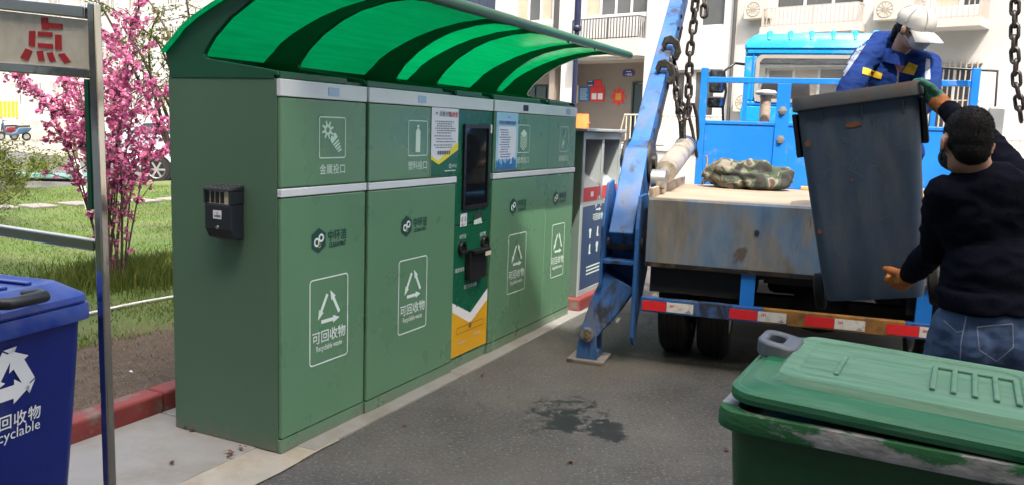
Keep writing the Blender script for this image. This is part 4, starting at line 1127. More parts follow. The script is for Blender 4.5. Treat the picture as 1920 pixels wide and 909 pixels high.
        mb = MB(); mb.add([(x0 + 0.004, off - 0.004, z0 - 0.028), (x1 - 0.004, off - 0.004, z0 - 0.028), (x1 - 0.02, off - 0.004, z0 + 0.012), (x0 + 0.004, off - 0.004, z0 + 0.0)], [(0, 1, 2, 3)]); mb.build('receipt_tray', M['print_pale'], c, recalc=False)
        for x, z in ((a + 0.115, 0.80), (a + 0.43, 0.80)):
            mb = MB(); mb.lathe([(0.043, -0.022), (0.046, -0.018), (0.046, 0.0)], 24, (x, off, z), 'y', caps=False)
            mb.lathe([(0.043, -0.022), (0.030, -0.020), (0.026, -0.006), (0.001, -0.006)], 24, (x, off, z), 'y', caps=False)
            mb.build('lamp_port', M['black'], c, smooth=40)
        mb = MB(); mb.prism(rrect(0.235, 0.20, 0.02, 4, a + 0.285, 0.675), lambda x, z, t: (x, t, z), off - 0.045, off - 0.0)
        mb.prism([(a + 0.17, 0.76), (a + 0.40, 0.76), (a + 0.40, 0.785), (a + 0.17, 0.785)], lambda x, z, t: (x, t, z), off - 0.075, off - 0.02)
        mb.build('waste_flap', M['black'], c, bevel=0.006)
        mb = MB(); mb.box(a + 0.31, a + 0.39, off - 0.080, off - 0.0765, 0.735, 0.763); mb.build('flap_label', M['cream'], c)
        for x, z in ((a + 0.10, 1.02), (a + 0.12, 0.94), (b - 0.15, 0.944), (a + 0.07, 0.425)):
            mb = MB(); mb.lathe([(0.001, -0.004), (0.006, -0.003), (0.007, 0)], 12, (x, off - 0.001, z), 'y'); mb.build('rivet', M['zinc'] if z > 0.5 else M['black'], c, smooth=40)
        mb = MB(); mb.box(b - 0.045, b - 0.012, off - 0.004, off - 0.0005, 1.545, 1.60); mb.build('white_tag', M['white'], c)

# roof tray on top of the cabinets
mb = MB(); mb.box(0.0, 3.665, 0.035, DEP - 0.01, 1.7725, 1.790); mb.build('roof_tray', M['dark_green'], st)
for k in range(5):
    mb = MB(); mb.box(US[k] + 0.012, US[k + 1] - 0.16, 0.006, 0.034, 1.7724, 1.806); mb.build('roof_lip', M['dark_green'], st, bevel=0.006)
# canopy: fins, translucent sheet, front tube
outer = [(0.673, 1.785), (0.700, 1.845), (0.713, 1.888), (0.680, 1.918), (0.639, 1.950), (0.585, 2.000), (0.498, 2.052), (0.395, 2.100), (0.302, 2.138), (0.17, 2.180), (0.0, 2.217), (-0.20, 2.238), (-0.40, 2.226)]
inner = [(-0.40, 2.188), (-0.25, 2.208), (-0.113, 2.200), (0.05, 2.165), (0.171, 2.118), (0.30, 2.045), (0.40, 1.962), (0.450, 1.902), (0.461, 1.882), (0.455, 1.868), (0.44, 1.862), (0.30, 1.843), (0.10, 1.818), (0.02, 1.806), (0.012, 1.792), (0.012, 1.785)]
can = MB()
arc = outer[2:]
N_ = len(arc)
th = 0.005
rings = []
for (y, z) in arc: rings.append([(-0.03, y, z + 0.0015), (3.70, y, z + 0.0015), (3.70, y, z + th + 0.0015), (-0.03, y, z + th + 0.0015)])
can.loft(rings, True)
canopy = can.build('canopy_sheet', M['canopy'], st, smooth=40)
for u in (0.0, 0.668, 1.614, 2.125, 3.055, 3.637):
    mb = MB(); mb.prism(outer + inner, lambda a, b, t, u=u: (u + t, a, b), 0.0, 0.026)
    mb.build('canopy_fin', M['dark_green'], st, bevel=0.003)
mb = MB(); mb.tube([(-0.05, -0.425, 2.205), (3.695, -0.425, 2.205)], 0.030, 16); mb.build('front_tube', M['dark_green'], st, smooth=60)
mb = MB(); mb.box(-0.03, 3.70, -0.402, -0.385, 2.187, 2.197); mb.build('drip_edge', M['metal_grey'], st)
mb = MB()
mb.add([(0.0, 0.676, 1.780), (3.66, 0.676, 1.780), (3.66, 0.705, 1.897), (0.0, 0.705, 1.897)], [(0, 1, 2, 3)]); mb.build('back_skirt', M['dark_green'], st, recalc=False)
for u in (1.62, 2.13): 
    mb = MB(); mb.lathe([(0.001, 0), (0.012, 0.002), (0.012, 0.02)], 10, (u + 0.75, -0.43, 2.165)); mb.build('drip_nozzle', M['cap_white'], st, smooth=40)

# ------------------------------------------------------------------ ashtray box on the end panel
ya, za = CAB.hitx(390, 350, -0.06); yb, zb = CAB.hitx(441, 458, -0.06)
yc_, ww, hh = (ya + yb) / 2, abs(ya - yb), za - zb
o = thing('ashtray_box', 'charcoal wall ashtray with slotted cream top on the cabinet end panel', 'ashtray', CAB.world(-0.001, yc_, zb + 0.012), CAB.rz)
def fa(a, b, t): return (-t, a, b)
D_ = 0.085
mb = MB()
prof = [(0.0, 0.03), (0.0, hh * 0.66), (D_, hh * 0.66), (D_, 0.055), (D_ * 0.75, 0.012), (D_ * 0.3, 0.0), (0.0, 0.0)]
mb.prism([(t, z) for t, z in prof], lambda t, z, q: (-t, q, z), -ww / 2, ww / 2); mb.build('box', M['ash_dark'], o, bevel=0.008, seg=3)
mb = MB(); mb.box(-D_ + 0.006, 0, -ww / 2 + 0.008, ww / 2 - 0.008, hh * 0.66 + 0.001, hh * 0.90); mb.build('slot_housing', M['cream'], o)
for k in range(4):
    mb = MB(); y = -ww / 2 + 0.035 + k * (ww * 0.55) / 3 + 0.02
    mb.box(-D_ + 0.0015, -D_ + 0.005, y - 0.010, y + 0.010, hh * 0.68, hh * 0.885); mb.build('slot', M['black'], o)
for y_ in (ww / 2 - 0.012, -ww / 2 - 0.002):
    mb = MB(); mb.box(-D_ - 0.004, 0, y_, y_ + 0.013, hh * 0.662, hh * 0.90); mb.build('cheek', M['ash_dark'], o, bevel=0.003)
mb = MB(); mb.prism([(0.0, hh), (D_ + 0.008, hh * 0.93), (D_ + 0.008, hh * 0.902), (0.0, hh * 0.902)], lambda t, z, q: (-t, q, z), -ww / 2 - 0.004, ww / 2 + 0.004); mb.build('lid', M['ash_dark'], o, bevel=0.004)
mb = MB()
for i in range(6):
    for j in range(4):
        t = 0.015 + j * 0.022; y = -ww * 0.4 + i * ww * 0.16; z = hh - t / (D_ + 0.02) * hh * 0.07 + 0.0015
        mb.box(-t - 0.005, -t + 0.005, y - 0.005, y + 0.005, z, z + 0.002)
mb.build('stub_grid', M['metal_grey'], o)
mb = MB(); mb.prism(rrect(0.052, 0.040, 0.003, 2, 0.0, hh * 0.47), lambda a, b, t: (-D_ - t, a, b), 0.0006, 0.0016); mb.build('label', M['white'], o)
mb = MB(); fl = lambda a, b: (-D_ - 0.0024, -a, b)
put_text(mb, '文明吸烟', 0, hh * 0.445, 0.010, fl, 0.02); poly2d(mb, [(-0.018, hh * 0.425), (0.018, hh * 0.425), (0.018, hh * 0.428), (-0.018, hh * 0.428)], fl); put_text(mb, 'G', 0, hh * 0.495, 0.016, fl); mb.build('label_print', M['blue_ink'], o, recalc=False)
mb = MB(); mb.lathe([(0.001, -0.004), (0.008, -0.004), (0.009, 0)], 14, (-D_, 0.0, hh * 0.24), 'x'); mb.build('lock', M['zinc'], o, smooth=40)

# ------------------------------------------------------------------ posters on the doors
def poster(name, label, x0, x1, z0, z1, off, body, parts):
    o = thing(name, label, 'poster', CAB.world((x0 + x1) / 2, off - 0.0035, (z0 + z1) / 2 + 0.012), CAB.rz)
    w_, h_ = x1 - x0, z1 - z0
    mb = MB(); mb.box(-w_ / 2, w_ / 2, -0.002, 0.001, -h_ / 2, h_ / 2); mb.build('sheet', body, o)
    parts(o, w_, h_)
f1 = lambda x, z: (x, -0.0032, z); f2 = lambda x, z: (x, -0.0042, z); f3 = lambda x, z: (x, -0.0050, z)
def para(mb, x0, x1, z0, z1, rows, fn, wob=0.3):
    for k in range(rows):
        z = z1 + (z0 - z1) * k / max(1, rows - 1); x = x0 + (0.02 if k % 3 else 0)
        e = x1 - rng.uniform(0, wob) * (x1 - x0)
        while x < e:
            l = rng.uniform(0.010, 0.03); poly2d(mb, [(x, z - 0.0032), (min(x + l, e), z - 0.0032), (min(x + l, e), z + 0.0032), (x, z + 0.0032)], fn); x += l + 0.005
def p1(o, w_, h_):
    mb = MB(); poly2d(mb, [(-w_ / 2, -h_ / 2), (w_ / 2, -h_ / 2), (w_ / 2, -0.05), (-w_ * 0.22, -h_ * 0.34), (-w_ / 2, -h_ * 0.26)], f1); mb.build('green_field', M['deep_green'], o, recalc=False)
    mb = MB(); poly2d(mb, [(-w_ / 2, -h_ * 0.26), (-w_ * 0.22, -h_ * 0.34), (w_ / 2, -0.05), (w_ / 2, 0.0), (-w_ * 0.26, -h_ * 0.285), (-w_ / 2, -h_ * 0.20)], f2); mb.build('yellow_band', M['paper_yellow'], o, recalc=False)
    mb = MB(); para(mb, -w_ * 0.38, w_ * 0.4, h_ * 0.13, h_ * 0.30, 6, f1); para(mb, -w_ * 0.40, w_ * 0.4, h_ * 0.0, h_ * 0.085, 3, f1); para(mb, -w_ * 0.42, w_ * 0.3, -h_ * 0.085, -h_ * 0.05, 2, f1, 0.1)
    put_text(mb, '垃圾分类', -w_ * 0.02, h_ * 0.415, 0.034, f1, 0.02); poly2d(mb, [(-w_ * 0.36, h_ * 0.40), (-w_ * 0.30, h_ * 0.40), (-w_ * 0.30, h_ * 0.435), (-w_ * 0.36, h_ * 0.435)], f1)
    for k in range(6):
        x = -w_ * 0.28 + k * 0.026; poly2d(mb, [(x, -h_ * 0.19), (x + 0.02, -h_ * 0.19), (x + 0.02, -h_ * 0.135), (x, -h_ * 0.135)], f3)
    mb.build('print', M['ink'], o, recalc=False)
    mb = MB(); put_text(mb, '益享堂', w_ * 0.31, h_ * 0.412, 0.034, f1, 0.02); mb.build('red_title', M['red_ink'], o, recalc=False)
    mb = MB(); put_text(mb, '中环洁', w_ * 0.36, -h_ * 0.37, 0.022, f2); ann2d(mb, w_ * 0.2, -h_ * 0.37, 0.013, 0.009, f2); para(mb, 0, w_ * 0.42, -h_ * 0.445, -h_ * 0.44, 1, f2, 0.05); mb.build('white_print', M['print_white'], o, recalc=False)
poster('poster', 'white poster with yellow and dark green chevron foot beside the screen', 1.292, 1.612, 1.285, 1.690, -0.012, M['paper'], p1)
def p2(o, w_, h_):
    mb = MB(); mb.prism(rrect(w_ * 0.82, h_ * 0.56, 0.012, 3, 0, -h_ * 0.02), lambda x, z, t: (x, t, z), -0.0032, -0.0021); mb.build('text_box', M['paper'], o)
    mb = MB(); para(mb, -w_ * 0.35, w_ * 0.18, -h_ * 0.26, h_ * 0.20, 12, f2); put_text(mb, '垃圾分类知识宣传', 0, h_ * 0.325, 0.030, f2, 0.015, w_ * 0.78); put_text(mb, '中环洁', 0.02, h_ * 0.42, 0.018, f2)
    mb.build('print', M['blue_ink'], o, recalc=False)
    mb = MB()
    x = -w_ / 2 + 0.008
    while x < w_ / 2 - 0.03:
        l = rng.uniform(0.012, 0.03); poly2d(mb, [(x, -h_ * 0.48), (x + l, -h_ * 0.48), (x + l, -h_ * 0.48 + rng.uniform(0.03, 0.09)), (x, -h_ * 0.48 + rng.uniform(0.03, 0.09))], f3); x += l + 0.004
    mb.build('skyline_print', M['poster_blue'], o, recalc=False)
    mb = MB(); poly2d(mb, [(-w_ / 2 + 0.002, -h_ / 2 + 0.002), (w_ / 2 - 0.002, -h_ / 2 + 0.002), (w_ / 2 - 0.002, -h_ * 0.455), (-w_ / 2 + 0.002, -h_ * 0.44)], f2); mb.build('grass_print', M['cab_green'], o, recalc=False)
poster('poster', 'pale blue poster with a white text box and city skyline beside the screen', 2.150, 2.492, 1.285, 1.690, -0.006, M['paper_blue'], p2)

# ------------------------------------------------------------------ grey clothes collection bin
u0, u1 = 3.86, 4.88
zb0 = 0.125
o = thing('clothes_bin', 'grey clothes collection bin with two open hoppers and red band', 'collection bin', CAB.world(u0, 0, zb0), CAB.rz)
W_, Hh = u1 - u0, 1.615 - zb0
zr0, zr1 = CAB.hit(1100, 379, 0)[1] - zb0, CAB.hit(1100, 353, 0)[1] - zb0
zo = CAB.hit(1104, 262, 0)[1] - zb0
M['bin_side'] = pm('collection_bin_side', (0.10, 0.14, 0.12), 0.6, 0, 0.08, 4)
M['bin_frame'] = pm('collection_bin_frame', (0.32, 0.35, 0.36), 0.45, 0, 0.06, 4)
M['bin_panel'] = pm('collection_bin_panel', (0.028, 0.060, 0.14), 0.35, 0, 0.08, 4)
mb = MB(); mb.box(0, 0.02, 0.012, 0.75, 0, Hh - 0.03); mb.box(W_ - 0.02, W_, 0.012, 0.75, 0, Hh - 0.03); mb.build('side_panel', M['bin_side'], o, bevel=0.003)
mb = MB(); mb.box(0.021, W_ - 0.021, 0.72, 0.745, 0, Hh - 0.031); mb.box(0.021, W_ - 0.021, 0.02, 0.718, 0.02, zr0); mb.build('carcass', M['bin_side'], o)
mb = MB()
fw = 0.05
mb.box(0, fw, 0, 0.0115, 0, Hh - 0.03); mb.box(W_ - fw, W_, 0, 0.0115, 0, Hh - 0.03); mb.box(fw, W_ - fw, 0.001, 0.011, 0, 0.05); mb.box(fw, W_ - fw, 0.001, 0.011, zo, Hh - 0.031)
mb.box(W_ / 2 - 0.028, W_ / 2 + 0.028, 0.001, 0.0108, zr0, zo - 0.001); mb.box(fw, W_ - fw, 0.001, 0.011, zr0 - 0.045, zr0 - 0.001)
mb.build('front_frame', M['bin_frame'], o, bevel=0.003)
mb = MB(); mb.box(-0.03, W_ + 0.03, -0.04, 0.78, Hh - 0.028, Hh); mb.build('top_cover', M['bin_frame'], o, bevel=0.006)
for s in (0, 1):
    xa, xb = (fw, W_ / 2 - 0.028) if s == 0 else (W_ / 2 + 0.028, W_ - fw)
    mb = MB(); mb.box(xa + 0.003, xb - 0.003, 0.002, 0.010, zr0 + 0.002, zr1); rp = mb.build('red_panel', M['tape_red'], o)
    mb = MB(); mb.prism(rrect(0.07, 0.045, 0.006, 2, (xa + xb) / 2, (zr0 + zr1) / 2), lambda x, z, t: (x, t, z), -0.0005, 0.0015); mb.build('lock_plate', M['white'], rp)
    mb = MB()  # sloping chute and hood of the hopper
    mb.add([(xa, 0.012, zr1), (xb, 0.012, zr1), (xb, 0.30, zr1 + 0.22), (xa, 0.30, zr1 + 0.22)], [(0, 1, 2, 3)])
    mb.add([(xa, 0.012, zr1), (xa, 0.30, zr1 + 0.22), (xa, 0.42, zo), (xa, 0.012, zo)], [(0, 1, 2, 3)])
    mb.add([(xb, 0.012, zr1), (xb, 0.30, zr1 + 0.22), (xb, 0.42, zo), (xb, 0.012, zo)], [(0, 1, 2, 3)])
    mb.build('hopper_chute', M['bin_frame'], o, recalc=False)
    mb = MB(); mb.add([(xa, 0.30, zr1 + 0.22), (xb, 0.30, zr1 + 0.22), (xb, 0.42, zo), (xa, 0.42, zo)], [(0, 1, 2, 3)]); mb.build('hopper_back', M['bin_panel'], o, recalc=False)
mb = MB(); mb.box(fw + 0.003, W_ - fw - 0.003, 0.003, 0.010, 0.052, zr0 - 0.047); pn = mb.build('lower_panel', M['bin_panel'], o)
fn = lambda x, z: (x, 0.0012, z)
mb = MB(); recycle(mb, W_ * 0.44, 0.80, 0.10, fn, 0.14, 0.3); put_text(mb, '可回收物', W_ * 0.44, 0.685, 0.07, fn, 0.012)
for r_ in range(2):
    for c_ in range(3):
        x, z = W_ * (0.26 + 0.19 * c_), 0.545 - 0.14 * r_
        poly2d(mb, [(x - 0.035, z + 0.03), (x - 0.012, z + 0.042), (x + 0.012, z + 0.042), (x + 0.035, z + 0.03), (x + 0.02, z - 0.005), (x + 0.018, z - 0.045), (x - 0.018, z - 0.045), (x - 0.02, z - 0.005)] if (r_ + c_) % 2 == 0 else [(x - 0.012, z + 0.045), (x + 0.02, z + 0.045), (x + 0.014, z - 0.02), (x + 0.04, z - 0.045), (x - 0.02, z - 0.045)], fn)
for k in range(3): poly2d(mb, [(W_ * 0.2, 0.235 - k * 0.032), (W_ * (0.75 - 0.06 * k), 0.235 - k * 0.032), (W_ * (0.75 - 0.06 * k), 0.249 - k * 0.032), (W_ * 0.2, 0.249 - k * 0.032)], fn)
mb.build('printed_label', M['print_white'], o, recalc=False)
mb = MB(); put_text(mb, '衣物回收箱', W_ * 0.42, (zo + Hh - 0.03) / 2, 0.07, lambda x, z: (x, -0.001, z), 0.005); mb.build('header_print', M['cap_white'], o, recalc=False)

# orange chair on the terrace
cu_, cz_ = FAC.hit(1090, 230, -1.1)
o = thing('plastic_chair', 'orange plastic chair on the terrace behind the grey clothes bin', 'chair', FAC.world(cu_, -1.1, ZB - 0.005), FAC.rz + 0.5)
mb = MB(); mb.prism(rrect(0.5, 0.48, 0.06, 4), lambda x, y, t: (x, y, t), 0.43, 0.47); mb.build('seat', M['orange'], o, bevel=0.008)
mb = MB(); mb.loft([[(x, 0.21 + 0.02 * k + y, 0.47 + 0.13 * k) for x, y in rrect(0.48 - 0.02 * k, 0.03, 0.012, 2)] for k in range(5)], True); mb.build('backrest', M['orange'], o, smooth=50)
for sx in (-1, 1):
    mb = MB(); mb.tube([(sx * 0.24, -0.2, 0.45), (sx * 0.25, -0.2, 0.66), (sx * 0.25, 0.2, 0.70)], 0.022, 6); mb.build('armrest', M['orange'], o, smooth=50)
    for sy in (-1, 1):
        mb = MB(); mb.bar((sx * 0.20, sy * 0.19, 0.43), (sx * 0.24, sy * 0.23, 0.0), 0.045, 0.03); mb.build('leg', M['orange'], o)

# ------------------------------------------------------------------ steel sign frame
SGN = Frame((-1.145, 2.3), (0.946, -0.325))
o = thing('collection_sign', 'stainless steel sign frame with a red taped Chinese character', 'sign', SGN.world(0, 0, 0), SGN.rz)
mb = MB(); mb.bar((0, 0, 0), (0, 0, 1.89), 0.026, 0.026, (1, 0, 0)); mb.build('post', M['steel'], o, bevel=0.004)
mb = MB(); mb.box(-0.06, 0.06, -0.06, 0.06, 0.0, 0.006); mb.build('base_plate', M['steel'], o)
UE = -1.05
def hz(pxa, pya, pxb, pyb):
    a, b = SGN.hit(pxa, pya), SGN.hit(pxb, pyb)
    s_ = (b[1] - a[1]) / (b[0] - a[0]); return lambda u: b[1] + (u - b[0]) * s_
tp, bt, lw = hz(0, 8, 180, 27), hz(0, 126, 170, 139), hz(0, 432, 170, 458)
mb = MB(); mb.bar((UE, 0, tp(UE)), (-0.019, 0, tp(-0.019)), 0.032, 0.032); mb.build('top_bar', M['steel'], o, bevel=0.004)
mb = MB(); mb.bar((UE, 0, bt(UE)), (-0.019, 0, bt(-0.019)), 0.026, 0.026); mb.build('panel_bar', M['steel'], o, bevel=0.004)
mb = MB(); mb.bar((UE, 0, lw(UE)), (-0.019, 0, lw(-0.019)), 0.026, 0.03); mb.build('lower_bar', M['steel'], o, bevel=0.004)
mb = MB(); mb.bar((UE, 0, 0), (UE, 0, tp(UE)), 0.036, 0.036, (1, 0, 0)); mb.build('post', M['steel'], o, bevel=0.004)
mb = MB(); mb.box(-0.032, -0.0185, -0.012, 0.016, lw(-0.02) + 0.10, bt(-0.02) - 0.015); mb.build('green_batten', M['dark_green'], o)
mb = MB(); mb.prism([(UE + 0.02, bt(UE) + 0.014), (-0.02, bt(0) + 0.014), (-0.02, tp(0) - 0.017), (UE + 0.02, tp(UE) - 0.017)], lambda u, z, t: (u, t, z), -0.004, 0.004); mb.build('panel', M['sign_panel'], o)
def sp(zx, zy): return SGN.hit(zx / 2, zy / 2)
strokes = [[(160, 68), (185, 68), (188, 112), (163, 112)], [(187, 88), (240, 92), (240, 112), (188, 108)], [(116, 118), (138, 118), (138, 178), (114, 174)], [(148, 120), (202, 124), (202, 141), (148, 137)],
           [(213, 131), (236, 133), (237, 189), (213, 187)], [(148, 163), (204, 167), (204, 186), (148, 180)], [(103, 183), (127, 193), (110, 231), (82, 219)], [(143, 194), (166, 192), (173, 231), (152, 231)], [(181, 200), (204, 197), (214, 231), (194, 235)], [(224, 205), (247, 201), (270, 231), (248, 241)]]
for s_ in strokes:
    mb = MB(); mb.prism([sp(*p) for p in s_][::-1], lambda u, z, t: (u, t, z), -0.0062, -0.0042); mb.build('tape_stroke', M['red_tape'], o)
# ================================================================== WHEELED BINS
def ring3(w_, d_, r, z, cy=0.0, n=5): return [(x, y + cy, z) for x, y in rrect(w_, d_, r, n)]

def bin_body(parent, W, D, H, body, rim, open_top=False, rl=0.938):
    prof = [(0.76, 0.66, 0.02, 0.05), (0.79, 0.70, 0.06, 0.0), (0.83, 0.76, 0.25, 0), (0.88, 0.84, 0.55, 0), (0.925, 0.91, 0.85, 0), (0.94, 0.93, 0.962, 0)]
    mb = MB(); rings = [ring3(W * a, D * b, 0.055, z * H) for a, b, z, _ in prof]
    mb.loft(rings, not open_top)
    if open_top:
        inn = [ring3(W * a - 0.012, D * b - 0.012, 0.05, z * H + (0.012 if i == 0 else 0)) for i, (a, b, z, _) in enumerate(prof)]
        mb.loft(inn, False); mb.add(inn[0], [tuple(range(len(inn[0])))]); mb.add(rings[0], [tuple(range(len(rings[0])))])
    b_ = mb.build('body', body, parent, smooth=45)
    mb = MB()
    mb.loft([ring3(W * 0.935, D * 0.925, 0.05, H * (rl - 0.003)), ring3(W * 1.0, D * 1.0, 0.06, H * rl), ring3(W * 1.005, D * 1.005, 0.062, H * (rl + 0.007)), ring3(W * 1.005, D * 1.005, 0.062, H * 0.985), ring3(W * 0.995, D * 0.995, 0.058, H), ring3(W * 0.91, D * 0.90, 0.05, H), ring3(W * 0.90, D * 0.89, 0.05, H * 0.93)], False)
    mb.build('rim', rim, parent, smooth=35)
    return b_
def face_y(D, H, z):      # front face of the tapered body
    zs = [0.06, 0.25, 0.55, 0.85, 0.925]; ks = [0.70, 0.76, 0.84, 0.91, 0.93]
    return -D / 2 * float(np.interp(z / H, zs, ks))
def bin_wheel(parent, x, y, z, r=0.1, w_=0.05):
    mb = MB(); mb.lathe([(r * 0.55, -w_ / 2), (r * 0.92, -w_ / 2), (r, -w_ / 2 + 0.008), (r, w_ / 2 - 0.008), (r * 0.92, w_ / 2), (r * 0.55, w_ / 2)], 28, (x, y, z), 'x', caps=False)
    wh = mb.build('wheel', M['rubber'], parent, smooth=40)
    mb = MB(); mb.lathe([(0.012, -w_ / 2 - 0.004), (r * 0.5, -w_ / 2 + 0.004), (r * 0.56, -w_ / 2 + 0.002), (r * 0.56, w_ / 2 - 0.002), (r * 0.5, w_ / 2 - 0.004), (0.012, w_ / 2 + 0.004)], 20, (x, y, z), 'x'); mb.build('hub', M['bin_black'], wh, smooth=40)
    for t in np.linspace(-w_ * 0.3, w_ * 0.3, 4):
        mb = MB(); mb.lathe([(r - 0.002, -0.0025), (r + 0.0035, -0.002), (r + 0.0035, 0.002), (r - 0.002, 0.0025)], 28, (x + t, y, z), 'x', caps=False); mb.build('tread_rib', M['rubber'], wh, smooth=40)
def axle(parent, W, y, z):
    mb = MB(); mb.tube([(-W / 2 + 0.02, y, z), (W / 2 - 0.02, y, z)], 0.012, 8); mb.build('axle', M['zinc'], parent, smooth=50)

# ---- blue recycling bin
W, D, H = 0.58, 0.72, 1.02
BL = thing('wheeled_bin', 'blue wheeled recycling bin with white arrows beside the steel sign post', 'bin', (-1.722, 2.385, -0.0), math.radians(73.1))
bin_body(BL, W, D, H, M['bin_blue'], M['bin_blue_lid'], rl=0.952)
mb = MB()
mb.loft([ring3(W * 0.97, D * 0.98, 0.06, H + 0.003), ring3(W * 0.985, D * 0.99, 0.06, H + 0.010), ring3(W * 0.975, D * 0.98, 0.058, H + 0.026), ring3(W * 0.95, D * 0.96, 0.05, H + 0.030), ring3(W * 0.80, D * 0.80, 0.05, H + 0.066), ring3(W * 0.76, D * 0.76, 0.05, H + 0.068), ring3(W * 0.70, D * 0.70, 0.05, H + 0.058)], True)
lid = mb.build('lid', M['bin_blue_lid'], BL, smooth=35)
mb = MB()
for k in range(5): mb.box(-0.17 + 0.085 * k - 0.012, -0.17 + 0.085 * k + 0.012, -0.22, 0.22, H + 0.0575, H + 0.067)
mb.build('lid_rib', M['bin_blue_lid'], lid, bevel=0.004)
mb = MB(); hp = [(-0.08, -0.30, H + 0.050), (-0.075, -0.36, H + 0.060), (-0.06, -0.395, H + 0.060), (0.06, -0.395, H + 0.060), (0.075, -0.36, H + 0.060), (0.08, -0.30, H + 0.050)]
mb.tube(hp, 0.017, 10, round_caps=True); mb.build('handle', M['bin_black'], lid, smooth=50)
for s in (-1, 1): bin_wheel(BL, s * 0.255, 0.22, 0.1)
axle(BL, W, 0.22, 0.1)
BF = Frame((BL.location.x, BL.location.y), (math.cos(math.radians(73.1)), math.sin(math.radians(73.1))))
fnB = lambda x, z: (x, face_y(D, H, z) - 0.004, z)
cx_, cz_ = BF.hit(8, 705, -0.30)
tx_, tz_ = BF.hit(66, 766, -0.30); tz2 = BF.hit(66, 788, -0.30)[1]
print('blue bin decal', cx_, cz_, tx_, tz_, tz2)
mb = MB(); recycle(mb, cx_ - 0.01, cz_, 0.088, fnB, 0.46, 0.84, True)
tw = 0.043
xs = [tx_ - tw * (0.5 + 1.15 * k) for k in range(4)]
for ch, x in zip('物收回可', xs): put_text(mb, ch, x, tz_, 0.047, fnB, 0.02)
put_text(mb, 'Recyclable', (xs[0] + tw / 2 + xs[3] - tw / 2) / 2, tz2 - 0.010, 0.046, fnB, 0.0, xs[0] - xs[3] + tw)
mb.build('printed_label', M['white'], BL, recalc=False)

# ---- green bin in the foreground
W, D, H = 0.60, 0.76, 0.985
GR = thing('wheeled_bin', 'green wheeled bin with scuffed ajar lid and peeling pale rim', 'bin', (0.947, 1.904, 0), math.radians(-118.4))
bin_body(GR, W, D, H, M['bin_green'], M['bin_green_rim'], rl=0.957)
lidE = bpy.data.objects.new('lid', None)
mb = MB()
z0 = 0.0
LW, LD = W * 0.955, D * 0.925
mb.loft([ring3(LW * 0.99, LD * 0.99, 0.07, z0), ring3(LW, LD, 0.075, z0 + 0.012), ring3(LW * 0.995, LD * 0.995, 0.075, z0 + 0.024), ring3(LW * 0.96, LD * 0.965, 0.07, z0 + 0.030)], True)
mb.loft([ring3(LW * 0.945, LD * 0.95, 0.065, z0 + 0.030), ring3(LW * 0.86, LD * 0.88, 0.06, z0 + 0.045), ring3(LW * 0.855, LD * 0.875, 0.06, z0 + 0.0455)], True)
lid = mb.build('lid', M['bin_green_lid'], GR, smooth=20)
lid.location = (0, -0.012, H + 0.014); lid.rotation_euler = (math.radians(-1.6), math.radians(0.6), 0)
mb = MB(); mb.loft([ring3(LW * 0.78, LD * 0.80, 0.05, z0 + 0.0455, 0.01), ring3(LW * 0.73, LD * 0.76, 0.045, z0 + 0.062, 0.01), ring3(LW * 0.71, LD * 0.745, 0.04, z0 + 0.0635, 0.01), ring3(LW * 0.60, LD * 0.66, 0.04, z0 + 0.062, 0.01), ring3(LW * 0.585, LD * 0.645, 0.04, z0 + 0.058, 0.01), ring3(LW * 0.4, LD * 0.45, 0.04, z0 + 0.0585, 0.01)], True)
mb.build('lid_top', M['bin_green_lid2'], lid, smooth=20)
mb = MB()
zz = z0 + 0.0595
for k in range(5): mb.box(-0.11, 0.10, 0.06 + k * 0.042 - 0.006, 0.06 + k * 0.042 + 0.006, zz - 0.004, zz + 0.006)
mb.box(-0.11, -0.098, 0.06, 0.228, zz - 0.004, zz + 0.0052); mb.box(-0.06, 0.12, -0.145, -0.133, zz - 0.004, zz + 0.005)
mb.build('embossed_ribs', M['bin_green_lid2'], lid, bevel=0.003)
# cast grey pull handle on the lid front edge
mb = MB()
po, pi_ = rrect(0.150, 0.100, 0.035, 6, -0.07, -0.300), rrect(0.082, 0.040, 0.018, 6, -0.07, -0.310)
n_ = len(po)
def hz_(x, y, t): return (x, y, z0 + 0.036 + t + 0.012 * max(0.0, min(1.0, (-0.268 - y) / 0.09)))
vs = [hz_(x, y, 0.034) for x, y in po] + [hz_(x, y, 0.034) for x, y in pi_] + [hz_(x, y, -0.006) for x, y in po] + [hz_(x, y, 0.002) for x, y in pi_]
fs = []
for i in range(n_):
    j = (i + 1) % n_
    fs += [(i, j, n_ + j, n_ + i), (i, 2 * n_ + i, 2 * n_ + j, j), (n_ + i, n_ + j, 3 * n_ + j, 3 * n_ + i), (2 * n_ + i, 3 * n_ + i, 3 * n_ + j, 2 * n_ + j)]
mb.add(vs, fs); hnd = mb.build('handle', M['handle_grey'], lid, smooth=40, bevel=0.006)
for s in (-1, 1):
    mb = MB(); mb.bar((s * 0.16, D * 0.46, H + 0.05), (s * 0.16, D * 0.60, H + 0.012), 0.05, 0.018); mb.build('hinge', M['dark_green'], GR, bevel=0.004)
mb = MB(); mb.tube([(-0.24, D * 0.47, H * 0.97), (-0.24, D * 0.58, H + 0.0), (0.24, D * 0.58, H + 0.0), (0.24, D * 0.47, H * 0.97)], 0.016, 10); mb.build('push_handle', M['bin_green'], GR, smooth=50)
for s in (-1, 1): bin_wheel(GR, s * 0.265, 0.24, 0.1)
axle(GR, W, 0.24, 0.1)

